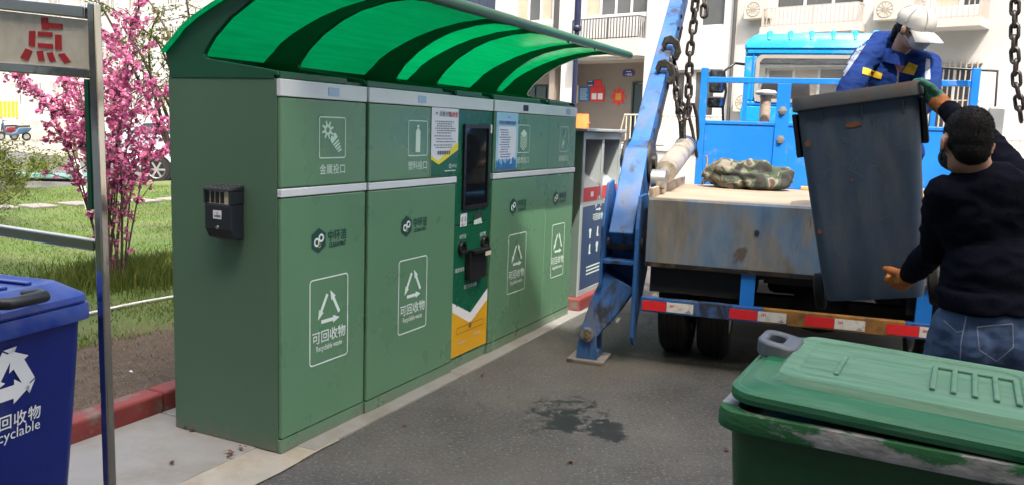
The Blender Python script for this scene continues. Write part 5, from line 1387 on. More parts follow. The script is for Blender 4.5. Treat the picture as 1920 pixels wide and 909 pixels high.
# ---- slate bin being lifted
W, D, H = 0.585, 0.70, 1.05
SB = thing('wheeled_bin', 'worn slate grey bin lifted and tilted between the two workers', 'bin', (1.90, 4.27, 0.80), 0)
SB.rotation_euler = (Matrix.Rotation(math.radians(-9.5), 3, Vector((math.cos(math.radians(-24)), math.sin(math.radians(-24)), 0)).cross(Vector((0, 0, 1))) * -1) @ Matrix.Rotation(math.radians(-24), 3, 'Z')).to_euler()
bin_body(SB, W, D, H, M['bin_grey'], M['bin_grey_rim'], True)
mb = MB()
for s in (-1, 1):
    x0, x1 = sorted((s * W * 0.472, s * W * 0.51))
    mb.prism([(-0.30, H * 0.926), (0.30, H * 0.926), (0.27, H * 0.72), (-0.24, H * 0.72)], lambda y, z, t: (t, y, z), x0, x1)
    for k in range(4): mb.box(x0 - 0.004 if s < 0 else x0, x1 if s < 0 else x1 + 0.004, -0.22 + k * 0.14, -0.20 + k * 0.14, H * 0.73, H * 0.92)
mb.build('lifting_comb', M['bin_black'], SB, bevel=0.003)
mb = MB()
for x in (-0.16, 0.02, 0.2):
    mb = MB(); mb.prism([(face_y(D, H, H * 0.92), H * 0.925), (-D * 0.49, H * 0.925), (face_y(D, H, H * 0.86), H * 0.86)], lambda y, z, t, x=x: (x + t, y, z), -0.004, 0.004); mb.build('rim_gusset', M['bin_grey'], SB)
for s in (-1, 1): bin_wheel(SB, s * 0.278, 0.12, 0.02, 0.098, 0.052)
axle(SB, W, 0.12, 0.02)
fS = lambda x, z: (x, face_y(D, H, z) - 0.003, z)
rs = pm('scuff_rust', (0.16, 0.06, 0.03), 0.85, 0, 0.3, 30)
for cx0, cz0, rw, rh in ((-0.02, 0.885, 0.055, 0.016), (-0.235, 0.82, 0.02, 0.02), (-0.22, 0.38, 0.016, 0.016), (-0.05, 0.62, 0.012, 0.008)):
    mb = MB(); T = np.linspace(0, 2 * math.pi, 18, endpoint=False); poly2d(mb, [(cx0 + rw * (0.7 + 0.4 * noise.noise(Vector((t * 2, cx0 * 9, 0)))) * math.cos(t), cz0 + rh * (0.8 + 0.5 * noise.noise(Vector((t * 2, 4, cx0)))) * math.sin(t)) for t in T], fS); mb.build('scuff_mark', rs, SB, recalc=False)

M['scratch'] = pm('pale_scratch', (0.085, 0.105, 0.135), 0.7, 0, 0.1)
for k in range(34):
    x0 = rng.uniform(-0.2, 0.2); z0_ = rng.uniform(0.62, 0.86) if k < 20 else rng.uniform(0.15, 0.6); a0 = rng.uniform(0, 6.28) if k < 20 else rng.choice([0.1, 1.5, 1.7]); l = rng.uniform(0.02, 0.09); cv = rng.uniform(-25, 25)
    mb = MB(); pts = []
    x, z, a = x0, z0_, a0
    for q in range(7):
        pts.append((x, z, a)); x += math.cos(a) * l / 6; z += math.sin(a) * l / 6; a += cv * l / 6
        x = max(-0.22, min(0.22, x))
    w_ = rng.uniform(0.0006, 0.0014)
    mb.add([fS(x - math.sin(a) * w_, z + math.cos(a) * w_) for x, z, a in pts] + [fS(x + math.sin(a) * w_, z - math.cos(a) * w_) for x, z, a in pts], [(i, i + 1, 8 + i, 7 + i) for i in range(6)])
    mb.build('scratch', M['scratch'], SB, recalc=False)

# ================================================================== SKIP LORRY
tr = thing('skip_lorry', 'blue skip loader lorry backed up with a worn flat bed and chained arms', 'lorry', TRK.world(0, 0, 0), TRK.rz)
YC = -1.17
def T_(px, py, x0=0.0): return TRK.hitx(px, py, x0)
# bed
mb = MB(); mb.box(0.045, 1.84, -2.30, -0.035, 1.105, 1.162); mb.build('bed_floor', M['bed'], tr, bevel=0.006)
for ya_ in (-0.034, -2.327):
    mb = MB(); mb.box(0.05, 1.84, ya_, ya_ + 0.026, 1.10, 1.225); mb.build('bed_side_rail', M['pipe_tan'], tr, bevel=0.004)
mb = MB()
sec = [(0.000, 0.712), (0.032, 0.700), (0.046, 0.715), (0.040, 1.155), (0.048, 1.1625), (0.020, 1.165), (0.008, 1.15)]
mb.prism(sec, lambda a, b, t: (a, t, b), -2.32, -0.015)
mb.build('tail_apron', M['apron'], tr, bevel=0.004)
mb = MB(); mb.box(-0.006, 0.001, -2.31, -0.02, 0.705, 0.735); mb.build('apron_lip', M['grease'], tr)
mb = MB(); mb.lathe([(0.001, -0.012), (0.014, -0.01), (0.016, 0.0)], 12, (0.004, -0.73, 0.98), 'x'); mb.build('bolt', M['grease'], tr, smooth=40)
# bumper and its tapes
mb = MB(); mb.box(0.0, 0.06, -0.80, 0.0, 0.388, 0.487); mb.build('bumper', M['truck_blue'], tr, bevel=0.004)
yo = T_(1420, 590)[0]; yo2 = T_(1698, 610)[0]
mb = MB(); mb.box(0.0005, 0.0595, yo2, -0.801, 0.3885, 0.4868); mb.build('bumper', M['ochre'], tr, bevel=0.004)
mb = MB(); mb.box(0.0, 0.06, -2.34, yo2 - 0.001, 0.388, 0.487); mb.build('bumper', M['truck_blue'], tr, bevel=0.004)
def tape(pa, pb, mat, nm):
    a, b = T_(pa, 590)[0], T_(pb, 590)[0]
    mb = MB(); mb.box(-0.0030, -0.0004, b, a, 0.402, 0.468); t_ = mb.build(nm, mat, tr)
    if nm == 'white_reflector':
        mb = MB(); put_text(mb, '3M', a - 0.035, 0.444, 0.026, lambda y, z, a=a: (-0.0038, 2 * (a - 0.035) - y, z), 0.04)
        mb.build('reflector_mark', M['red_ink'], t_, recalc=False)
        mb = MB(); ann2d(mb, b + 0.03, 0.415, 0.009, 0.005, lambda y, z: (-0.0038, y, z)); poly2d(mb, [(b + 0.05, 0.408), (b + 0.05, 0.412), (b + 0.012, 0.412), (b + 0.012, 0.408)], lambda y, z: (-0.0038, y, z)); mb.build('reflector_print', M['ink'], t_, recalc=False)
for pa, pb, q in ((1203, 1248, 1), (1249, 1299, 0), (1367, 1420, 1), (1421, 1475, 0), (1510, 1565, 1), (1566, 1624, 0), (1665, 1726, 1), (1727, 1781, 0), (1822, 1880, 1), (1881, 1935, 0)):
    tape(pa, pb, M['tape_red'] if q else M['tape_white'], 'red_reflector' if q else 'white_reflector')
for pc in (1400, 1735):
    y = T_(pc, 560)[0]; mb = MB(); mb.box(0.012, 0.055, y - 0.045, y + 0.045, 0.4872, 0.72); mb.build('bumper_bracket', M['truck_blue2'], tr)
# underbody: chassis rails, red box, cross member
mb = MB(); mb.box(0.10, 5.2, YC - 0.46, YC - 0.38, 0.66, 0.86); mb.box(0.10, 5.2, YC + 0.38, YC + 0.46, 0.66, 0.86); mb.box(0.10, 0.18, YC - 0.379, YC + 0.379, 0.64, 0.84)
mb.box(0.08, 1.84, -2.28, -0.04, 1.02, 1.104); mb.build('chassis', M['under'], tr, bevel=0.004)
(ya, za), (yb, zb) = T_(1250, 512, 0.12), T_(1372, 552, 0.12)
mb = MB(); mb.box(0.12, 0.30, yb, ya, zb - 0.005, 0.70); mb.build('tail_box', M['under_red'], tr, bevel=0.008)
mb = MB(); mb.box(1.25, 2.2, -0.72, -0.18, 0.32, 0.92); mb.build('light_block_left', M['under'], tr, bevel=0.03)  # this box and the next two are added to block bright ground beyond
mb = MB(); mb.box(1.25, 2.2, -2.16, -1.62, 0.32, 0.92); mb.build('light_block_right', M['under'], tr, bevel=0.02)
mb = MB(); mb.box(1.3, 3.4, YC - 0.37, YC + 0.37, 0.36, 0.80); mb.build('light_block_mid', M['under'], tr, bevel=0.05)
mb = MB(); mb.box(2.5, 4.25, -2.0, -0.36, 0.45, 0.749); mb.build('cab_underside', M['under'], tr)
for ya_, yb_ in ((-0.70, -0.045), (-2.29, -1.66)):
    mb = MB(); mb.box(0.075, 0.085, ya_, yb_, 0.52, 1.01); mb.box(0.086, 1.04, ya_, yb_, 0.94, 0.955); mb.build('mudguard', M['under'], tr)
mb = MB(); mb.box(0.5, 0.62, -2.0, -0.35, 0.36, 0.48); mb.lathe([(0.05, -0.2), (0.16, -0.1), (0.18, 0), (0.16, 0.1), (0.05, 0.2)], 16, (0.56, YC, 0.42), 'y'); mb.build('rear_axle', M['under'], tr, smooth=40)
def tyre(x, y, r=0.42, w_=0.22, nm='wheel'):
    mb = MB(); mb.lathe([(r * 0.60, -w_ / 2 + 0.01), (r * 0.75, -w_ / 2), (r * 0.93, -w_ / 2 + 0.005), (r, -w_ / 2 + 0.03), (r, w_ / 2 - 0.03), (r * 0.93, w_ / 2 - 0.005), (r * 0.75, w_ / 2), (r * 0.60, w_ / 2 - 0.01)], 40, (x, y, r), 'y', caps=False)
    t_ = mb.build(nm, M['rubber'], tr, smooth=40)
    mb = MB(); mb.lathe([(0.02, -0.02), (r * 0.3, -0.02), (r * 0.45, -0.05), (r * 0.58, -w_ / 2 + 0.012), (r * 0.61, -w_ / 2 + 0.01), (r * 0.61, w_ / 2 - 0.01), (r * 0.45, 0.05), (0.02, 0.04)], 24, (x, y, r), 'y', caps=False); mb.build('rim', M['rim'], t_, smooth=40)
    for q in (-0.06, -0.02, 0.02, 0.06):
        mb = MB(); mb.lathe([(r - 0.004, q - 0.012), (r + 0.007, q - 0.010), (r + 0.007, q + 0.010), (r - 0.004, q + 0.012)], 40, (x, y, r), 'y', caps=False); mb.build('tread_rib', M['rubber'], t_, smooth=40)
for y in (-0.20, -0.47, -1.87, -2.14): tyre(0.58, y)
for y in (-0.36, -1.98): tyre(3.75, y)
for y in (-0.335, -2.005):
    mb = MB(); mb.box(1.05, 1.06, y - 0.25, y + 0.25, 0.25, 0.95); mb.build('mudflap', M['rubber'], tr)
# headboard
XH = 1.90
yl, yr = T_(1321, 150, XH)[0], T_(1829, 150, XH)[0]
zt_, zr_, zp = T_(1321, 128, XH)[1], T_(1320, 150, XH)[1], 1.69
hb = None
mb = MB(); mb.box(XH - 0.012, XH + 0.012, yr + 0.03, yl - 0.03, 1.163, zp); mb.box(XH - 0.02, XH + 0.02, yr + 0.031, yl - 0.031, zp + 0.0005, zp + 0.03); hb = mb.build('headboard', M['truck_blue2'], tr, bevel=0.004)
for y, zz in ((yl, zt_), (yr, zt_ + 0.02)):
    mb = MB(); mb.box(XH - 0.03, XH + 0.03, y - 0.029, y + 0.029, 0.9, zz); mb.build('headboard_post', M['truck_blue2'], tr, bevel=0.004)
mb = MB(); mb.box(XH - 0.02, XH + 0.02, yr + 0.03, yl - 0.03, zr_ - 0.024, zr_ + 0.024); mb.build('headboard_rail', M['truck_blue2'], tr, bevel=0.004)
for pc in (1397, 1752):
    y = T_(pc, 190, XH)[0]; mb = MB(); mb.box(XH - 0.015, XH + 0.015, y - 0.018, y + 0.018, zp + 0.031, zr_ - 0.025); mb.build('headboard_bar', M['truck_blue2'], tr)
y = T_(1469, 190, XH)[0]
mb = MB(); mb.box(XH - 0.026, XH - 0.0125, y - 0.055, y + 0.055, 1.20, zr_ - 0.0245); pl_ = mb.build('strap_plate', M['truck_blue2'], tr, bevel=0.003)
for z in (T_(1468, 208, XH)[1], T_(1468, 262, XH)[1]):
    mb = MB(); mb.lathe([(0.001, -0.03), (0.020, -0.028), (0.022, -0.008), (0.036, -0.006), (0.036, 0)], 6, (XH - 0.027, y, z), 'x'); mb.build('bolt', M['zinc'], pl_)
# exhaust stack with a mushroom cap
y, z = T_(1437, 172, 2.15)
mb = MB(); mb.tube([(2.15, y, 1.2), (2.15, y, z - 0.03)], 0.046, 16); ex = mb.build('exhaust_stack', M['pipe_tan'], tr, smooth=50)
mb = MB(); mb.lathe([(0.046, -0.035), (0.085, -0.03), (0.092, -0.012), (0.075, 0.008), (0.02, 0.016)], 20, (2.15, y, z)); mb.build('stack_cap', M['cap_white'], ex, smooth=50)
# cab
XC = 2.55; cy0, cy1 = -0.43, -1.93
zw0, zw1 = 1.92, 2.33
mb = MB()
mb.box(XC, XC + 0.05, cy1, cy0, 0.75, zw0); mb.box(XC, XC + 0.05, cy1, cy0, zw1, 2.42); mb.box(XC + 0.001, XC + 0.049, cy1, cy1 + 0.11, zw0, zw1); mb.box(XC + 0.001, XC + 0.049, cy0 - 0.11, cy0, zw0, zw1)
for a, b in ((cy0 - 0.04, cy0), (cy1, cy1 + 0.04)):
    mb.box(XC + 0.05, 4.25, a, b, 0.75, 1.75); mb.box(XC + 0.05, 3.0, a + 0.001, b - 0.001, 1.75, 2.42); mb.box(4.05, 4.2, a + 0.001, b - 0.001, 1.75, 2.42); mb.box(3.0, 4.05, a + 0.001, b - 0.001, 2.34, 2.42)
mb.box(4.2, 4.25, cy1 + 0.041, cy0 - 0.041, 0.75, 1.62)
mb.box(XC + 0.05, 4.2, cy1 + 0.042, cy0 - 0.042, 0.75, 0.80)
cb = mb.build('cab_shell', M['cab_blue'], tr, bevel=0.012)
# roof: domed, with raised ribs
mb = MB(); rings = []
for x, s_, zt2 in ((XC - 0.02, 0.97, 2.47), (XC + 0.03, 0.99, 2.535), (XC + 0.25, 0.99, 2.565), (3.7, 0.99, 2.57), (4.15, 0.97, 2.53), (4.27, 0.93, 2.45)):
    hw = (cy0 - cy1) / 2 * s_; c = (cy0 + cy1) / 2
    rings.append([(x, c - hw - 0.02, 2.40), (x, c - hw - 0.02, 2.425), (x, c - hw, zt2 - 0.06), (x, c - hw + 0.08, zt2 - 0.01), (x, c, zt2), (x, c + hw - 0.08, zt2 - 0.01), (x, c + hw, zt2 - 0.06), (x, c + hw + 0.02, 2.425), (x, c + hw + 0.02, 2.40)])
mb.loft(rings, True); rf = mb.build('cab_roof', M['cab_blue'], tr, smooth=40)
for k in range(7):
    y = cy1 + 0.20 + k * (cy0 - cy1 - 0.40) / 6
    mb = MB(); mb.tube([(XC - 0.005, y, 2.475), (XC + 0.045, y, 2.532), (XC + 0.25, y, 2.558), (3.6, y, 2.562)], [0.016, 0.028, 0.030, 0.02], 10, round_caps=True); mb.build('roof_rib', M['cab_blue'], rf, smooth=60)
mb = MB(); mb.box(XC - 0.012, XC, cy1 + 0.02, cy0 - 0.02, 2.355, 2.385); mb.build('rain_gutter', M['cab_blue'], rf)
# rear window: seal, pane
mb = MB(); po = rrect(cy0 - cy1 - 0.20, zw1 - zw0 + 0.02, 0.06, 5, (cy0 + cy1) / 2, (zw0 + zw1) / 2); pi_ = rrect(cy0 - cy1 - 0.27, zw1 - zw0 - 0.045, 0.05, 5, (cy0 + cy1) / 2, (zw0 + zw1) / 2)
n_ = len(po)
for xx in (XC - 0.014,): ring2d(mb, po, pi_, lambda a, b: (XC - 0.014, a, b))
mb.add([(XC - 0.014, a, b) for a, b in po] + [(XC, a, b) for a, b in po], [(i, (i + 1) % n_, n_ + (i + 1) % n_, n_ + i) for i in range(n_)])
mb.add([(XC - 0.014, a, b) for a, b in pi_] + [(XC + 0.05, a, b) for a, b in pi_], [(i, (i + 1) % n_, n_ + (i + 1) % n_, n_ + i) for i in range(n_)])
mb.build('rear_window_seal', M['rail_grey'], tr, recalc=False)
mb = MB(); mb.prism(pi_, lambda a, b, t: (t, a, b), XC + 0.012, XC + 0.016); mb.build('rear_window', M['glass'], tr)
mb = MB(); mb.box(4.21, 4.216, cy1 + 0.06, cy0 - 0.06, 1.63, 2.40); mb.build('windscreen', M['glass'], tr)
for a in (cy0 - 0.02, cy1 + 0.02):
    mb = MB(); mb.box(3.0, 4.05, a - 0.002, a + 0.002, 1.75, 2.34); mb.build('side_window', M['glass'], tr)
for c in (YC + 0.37, YC - 0.30):
    mb = MB(); mb.loft([[(XC + 0.22 + x, c + y, z) for x, y in rrect(0.13, 0.50 - k * 0.03, 0.05, 4)] for k, z in enumerate((1.2, 1.7, 2.05, 2.13))], True); st_ = mb.build('seat_back', M['seat'], tr, smooth=45)
    mb = MB(); mb.box(XC + 0.29, XC + 0.80, c - 0.25, c + 0.25, 1.15, 1.28); mb.build('seat_cushion', M['seat'], tr, bevel=0.03)
for yy in (YC + 0.55, YC - 0.05, YC - 0.6):
    mb = MB(); mb.prism(rrect(0.40, 0.14, 0.02, 3, yy, 1.80), lambda a, b, t: (t, a, b), XC - 0.008, XC); mb.build('pressed_panel', M['cab_blue'], tr, bevel=0.004)
for yv in (cy0 - 0.075, cy1 + 0.075):
    mb = MB(); mb.box(XC - 0.006, XC, yv - 0.006, yv + 0.006, 0.9, 2.34); mb.build('cab_seam', M['truck_blue2'], tr)
mb = MB(); mb.box(XC - 0.007, XC, cy1 + 0.02, cy0 - 0.02, 1.885, 1.897); mb.build('cab_seam', M['truck_blue2'], tr)
# mirrors
def mirror(side, px0, py0, px1, py1, x0, nm):
    (ya, za), (yb, zb) = T_(px0, py0, x0), T_(px1, py1, x0)
    mb = MB(); mb.prism(rrect(abs(ya - yb), za - zb, 0.03, 5, (ya + yb) / 2, (za + zb) / 2), lambda a, b, t: (t, a, b), x0, x0 + 0.05); h_ = mb.build(nm, M['black'], tr, bevel=0.012)
    mb = MB(); mb.prism(rrect(abs(ya - yb) - 0.03, za - zb - 0.03, 0.02, 5, (ya + yb) / 2, (za + zb) / 2), lambda a, b, t: (t, a, b), x0 - 0.003, x0 - 0.0005); mb.build('mirror_glass', M['mirror'], h_)
    return (ya + yb) / 2, (za + zb) / 2
m1 = mirror(1, 1331, 130, 1357, 175, 2.95, 'mirror'); m2 = mirror(1, 1326, 181, 1357, 203, 2.95, 'mirror')
mb = MB(); mb.tube([(3.2, cy0, 2.30), (3.02, cy0 + 0.12, 2.30), (3.0, m1[0] - 0.06, m1[1] + 0.1), (3.0, m1[0] - 0.09, m1[1] - 0.1), (3.0, m2[0] - 0.07, m2[1] - 0.05), (3.02, m2[0] - 0.08, m2[1] - 0.18), (3.2, cy0, 1.55)], 0.013, 8); mb.build('mirror_bracket', M['black'], tr, smooth=50)
mb = MB(); ms = [(1858, 222), (1872, 205)]
q1 = T_(1868, 222, 2.95); mb.prism(rrect(0.13, 0.30, 0.03, 4, q1[0], q1[1] - 0.05), lambda a, b, t: (t, a, b), 2.95, 3.0); mr_ = mb.build('mirror', M['rim'], tr, bevel=0.012)
mb = MB(); mb.tube([(3.2, cy1, 2.30), (3.0, q1[0] + 0.02, 2.25), (3.0, q1[0], q1[1] - 0.15), (3.2, cy1, 1.55)], 0.013, 8); mb.build('mirror_bracket', M['black'], tr, smooth=50)

# lifting arm, stabiliser bracket and leg on the left side; mirrored on the right
def side_gear(s):
    """s = +1 left, -1 right; ym maps a distance outside the bed edge"""
    def Y(v): return v if s > 0 else 2 * YC - v - 0.16
    def yy(a, b): return (min(Y(a), Y(b)), max(Y(a), Y(b)))
    # bracket plates
    outl = [(-0.02, 0.52), (-0.02, 0.95), (0.10, 1.24), (0.26, 1.26), (0.45, 1.05), (0.50, 0.52)]
    innl = [(-0.03, 0.20), (-0.03, 0.95), (0.03, 1.17), (0.30, 1.17), (0.45, 1.05), (0.45, 0.60), (0.15, 0.30), (0.05, 0.13)]
    for pl_, (a, b) in ((outl, (0.275, 0.295)), (innl, (0.035, 0.058))):
        y0, y1 = yy(a, b); mb = MB(); mb.prism(pl_, lambda x, z, t: (x, t, z), y0, y1); mb.build('bracket_plate', M['truck_blue'], tr, bevel=0.004)
    y0, y1 = yy(0.059, 0.274)
    mb = MB(); mb.box(-0.01, 0.46, y0, y1, 0.700, 0.725); mb.box(0.40, 0.42, y0, y1, 0.726, 1.02); mb.box(0.30, 0.32, y0, y1, 0.45, 0.699); mb.build('bracket_shelf', M['truck_blue'], tr, bevel=0.003)
    # arm: tapered box along a slope in the vertical plane
    P0, P1, P2 = Vector((0.12, Y(0.165), 0.80)), Vector((0.56, Y(0.165), 1.36)), Vector((2.30, Y(0.16), 2.86))
    mb = MB(); rings = []
    for p, hgt, wd in ((P0, 0.30, 0.17), (P1, 0.33, 0.17), (P1.lerp(P2, 0.06), 0.24, 0.14), (P2, 0.19, 0.12)):
        d = (P2 - P0).normalized(); up = Vector((-d.z, 0, d.x)); up.normalize()
        rings.append([p + up * (sx * hgt / 2) + Vector((0, sy * wd / 2, 0)) for sx, sy in ((-1, -1), (-1, 1), (1, 1), (1, -1))])
    mb.loft(rings, True); arm = mb.build('lifting_arm', M['truck_blue'], tr, bevel=0.008)
    d = (P2 - P1).normalized()
    # greasy knuckle
    mb = MB(); c0 = P0.lerp(P1, 1.05)
    mb.lathe([(0.02, -0.105), (0.15, -0.105), (0.16, -0.095), (0.16, -0.075), (0.02, -0.075)], 24, tuple(c0), 'y'); mb.lathe([(0.02, 0.075), (0.16, 0.075), (0.16, 0.095), (0.15, 0.105), (0.02, 0.105)], 24, tuple(c0), 'y'); mb.lathe([(0.01, -0.13), (0.055, -0.13), (0.06, 0.13), (0.01, 0.135)], 16, tuple(c0), 'y')
    mb.build('arm_knuckle', M['grease'], arm, smooth=40)
    mb = MB(); mb.lathe([(0.01, -0.14), (0.05, -0.14), (0.05, 0.14), (0.01, 0.14)], 16, (P0.x + 0.02, P0.y, P0.z + 0.02), 'y'); mb.build('pivot_pin', M['grease'], tr, smooth=40)
    # chain hooks on the arm
    for t in (0.42, 0.56):
        p = P1.lerp(P2, t); mb = MB()
        pl2 = [(-0.09, 0.02), (-0.06, 0.09), (0.02, 0.11), (0.10, 0.06), (0.13, -0.04), (0.09, -0.12), (0.04, -0.10), (0.065, -0.03), (0.03, 0.03), (-0.03, 0.03), (-0.05, -0.02)]
        ysd = -s * 0.065
        up = Vector((-d.z, 0, d.x)); e_ = p + up * 0.125
        mb.prism([(a_ * 0.75, b_ * 0.9) for a_, b_ in pl2], lambda x, z, q: (e_.x + q, e_.y - s * (x + 0.05), e_.z + z), -0.035, 0.02); mb.build('chain_hook', M['grease'], arm, bevel=0.008)
    for t in (0.14, 0.24, 0.72, 0.80):
        p = P1.lerp(P2, t)
        for hgt in (-0.06, 0.06):
            up = Vector((-d.z, 0, d.x)); mb = MB(); mb.lathe([(0.001, -0.012), (0.016, -0.010), (0.018, 0.0)] if s > 0 else [(0.018, 0.0), (0.016, 0.010), (0.001, 0.012)], 6, tuple(p + up * hgt + Vector((0, -s * 0.066, 0))), 'y'); mb.build('arm_bolt', M['grease'], arm)
    mb = MB(); mb.tube([P1.lerp(P2, t) + Vector((0.02 * math.sin(t * 40), -s * 0.085, 0.02 + 0.015 * math.sin(t * 23))) for t in np.linspace(0.02, 0.75, 24)], 0.011, 6); mb.build('arm_hose', M['rubber'], arm, smooth=60)
    up = Vector((-d.z, 0, d.x))
    mb = MB(); q0, q1 = P1.lerp(P2, 0.10), P1.lerp(P2, 0.98)
    for sg in (-1, 1): pass
    mb.bar(q0 - up * 0.118 + Vector((0, 0, 0)), q1 - up * 0.102, 0.05, 0.02, (0, 1, 0)); mb.build('arm_stiffener', M['truck_blue'], arm, bevel=0.003)
    # hydraulic ram from the arm knuckle forward along the bed
    a = Vector((0.66, Y(-0.02), 1.31)); b = Vector((1.90, Y(-0.02), 1.50))
    mb = MB(); mb.tube([a, a.lerp(b, 0.92)], 0.085, 20); ram = mb.build('hydraulic_ram', M['cyl'], tr, smooth=50)
    mb = MB(); mb.tube([a.lerp(b, -0.18), a.lerp(b, 0.03)], 0.04, 12); mb.lathe([(0.02, -0.05), (0.07, -0.05), (0.07, 0.05), (0.02, 0.05)], 16, tuple(a.lerp(b, -0.22)), 'y'); mb.build('ram_rod', M['zinc'], ram, smooth=50)
    mb = MB(); mb.tube([a.lerp(b, 0.90), a.lerp(b, 0.97)], 0.092, 20); mb.build('ram_end_cap', M['truck_blue'], ram, smooth=50)
    mb = MB(); e = a.lerp(b, 0.85) + Vector((0, 0, 0.08))
    mb.tube([e, e + Vector((0.02, 0.01, 0.10)), e + Vector((0.03, 0.01, 0.24)), e + Vector((0.05, 0.0, 0.30)), e + Vector((0.10, -0.05 * s, 0.30)), e + Vector((0.14, -0.08 * s, 0.20)), e + Vector((0.17, -0.1 * s, 0.02)), e + Vector((0.18, -0.1 * s, -0.15))], 0.017, 8); 
    mb.tube([e + Vector((0.02, 0.03 * s, 0)), e + Vector((0.0, 0.04 * s, 0.12)), e + Vector((-0.08, 0.05 * s, 0.22)), e + Vector((-0.04, 0.04 * s, 0.32)), e + Vector((0.06, 0.0, 0.26)), e + Vector((0.12, -0.05 * s, 0.08)), e + Vector((0.16, -0.1 * s, -0.15))], 0.015, 8)
    if s > 0: mb.build('hydraulic_hose', M['grease'], ram, smooth=60)
    # stabiliser leg: swings out and down to a foot plate
    f0 = Vector((0.03, Y(0.345), 0.0))
    top = Vector((0.14, Y(0.16), 0.58)); ank = Vector((0.02, Y(0.345), 0.20))
    dd = (ank - top).normalized(); up = Vector((-1, 0, 0)); sd = dd.cross(up).normalized()
    mb = MB(); rings = []
    for p, w_, h_ in ((top, 0.18, 0.25), (top.lerp(ank, 0.5), 0.17, 0.21), (ank - dd * 0.02, 0.135, 0.13), (ank + dd * 0.05, 0.12, 0.09)):
        rings.append([p + sd * (sx * h_ / 2) + Vector((sy * w_ / 2, 0, 0)) for sx, sy in ((-1, -1), (-1, 1), (1, 1), (1, -1))])
    mb.loft(rings, True); leg = mb.build('stabiliser_leg', M['truck_blue'], tr, bevel=0.012)
    mb = MB(); mb.lathe([(0.01, -0.11), (0.045, -0.11), (0.045, 0.11), (0.01, 0.11)], 18, tuple(ank), 'x'); mb.lathe([(0.01, -0.125), (0.02, -0.125), (0.02, 0.125), (0.01, 0.125)], 12, tuple(ank), 'x'); mb.build('ankle_pin', M['cyl'], leg, smooth=40)
    for q in (-0.086, 0.086):
        mb = MB(); mb.prism([(-0.075, 0.025), (0.075, 0.025), (0.06, 0.20), (0.03, 0.245), (-0.03, 0.245), (-0.06, 0.20)], lambda a_, b_, t: (f0.x + q + t, f0.y + a_, b_), -0.010, 0.010); mb.build('foot_cheek', M['truck_blue'], leg, bevel=0.004)
    mb = MB(); mb.box(f0.x - 0.075, f0.x + 0.075, f0.y - 0.07, f0.y + 0.07, 0.025, 0.075); mb.build('foot_block', M['truck_blue'], leg, bevel=0.006)
    mb = MB(); mb.box(f0.x - 0.14, f0.x + 0.14, f0.y - 0.13, f0.y + 0.13, 0.0, 0.0245); mb.build('foot_plate', M['foot_steel'], leg, bevel=0.004)
    return P1, P2, arm
P1, P2, armL = side_gear(1)
P1r, P2r, armR = side_gear(-1)

# chains hanging from the arms
def link_mesh():
    mb = MB(); pts = []
    a, b = 0.025, 0.031
    for t in np.linspace(-math.pi / 2, math.pi / 2, 7): pts.append((a * math.sin(t) * 0 + 0, a * math.sin(t), 0.0))
    pts = []
    for t in np.linspace(0, math.pi, 7): pts.append((a * math.cos(t), 0, b + a * math.sin(t)))
    for t in np.linspace(math.pi, 2 * math.pi, 7): pts.append((a * math.cos(t), 0, -b + a * math.sin(t)))
    mb.tube(pts, 0.0135, 6, closed=True)
    o = mb.build('link', M['chain'], smooth=60); me = o.data; bpy.data.objects.remove(o); return me
LINK = link_mesh()
def chain(label, pts, group=None):
    """links strung along a polyline given in the lorry frame"""
    P = [Vector(p) for p in pts]
    root = thing('chain', label, 'chain', TRK.world(P[0].x, P[0].y, P[0].z), TRK.rz, group)
    seg = [(P[i], P[i + 1]) for i in range(len(P) - 1)]
    step = 0.086; dist = 0.0; k = 0
    for a, b in seg:
        L_ = (b - a).length; d = (b - a) / L_
        while dist < L_:
            p = a + d * dist
            q = d.to_track_quat('Z', 'X')
            o = bpy.data.objects.new('link', LINK); COL.objects.link(o); o.parent = root
            o.location = p - P[0]
            o.rotation_mode = 'QUATERNION'
            from mathutils import Quaternion
            o.rotation_quaternion = q @ Quaternion((0, 0, 1), (0.35 if k % 2 else 0.35 + math.pi / 2) + rng.uniform(-0.25, 0.25)) @ Quaternion((1, 0, 0), rng.uniform(-0.12, 0.12))
            dist += step; k += 1
        dist -= L_
    return root
def tpt(px, py, x0):
    y, z = T_(px, py, x0); return (x0, y, z)
XK = 1.45
chain('greasy black chain looped from the hook on the left lifting arm', [tpt(1262, 118, XK), tpt(1268, 165, XK), tpt(1273, 205, XK), tpt(1282, 232, XK), tpt(1290, 205, XK), tpt(1292, 150, XK), tpt(1293, 100, XK), tpt(1300, 50, XK), tpt(1304, 0, XK), tpt(1308, -90, XK), (2.25, P2.y - 0.07, P2.z)])
chain('short greasy chain end hanging beside the looped chain on the left arm', [(2.2, P2.y - 0.09, P2.z - 0.02), tpt(1322, -10, XK + 0.25), tpt(1320, 28, XK + 0.2)])
chain('greasy black chain hanging straight from the arm at the right side of the bed', [(2.25, P2r.y + 0.07, P2r.z), tpt(1905, -60, XK), tpt(1903, 20, XK), tpt(1902, 90, XK), tpt(1906, 150, XK), tpt(1914, 222, XK)])

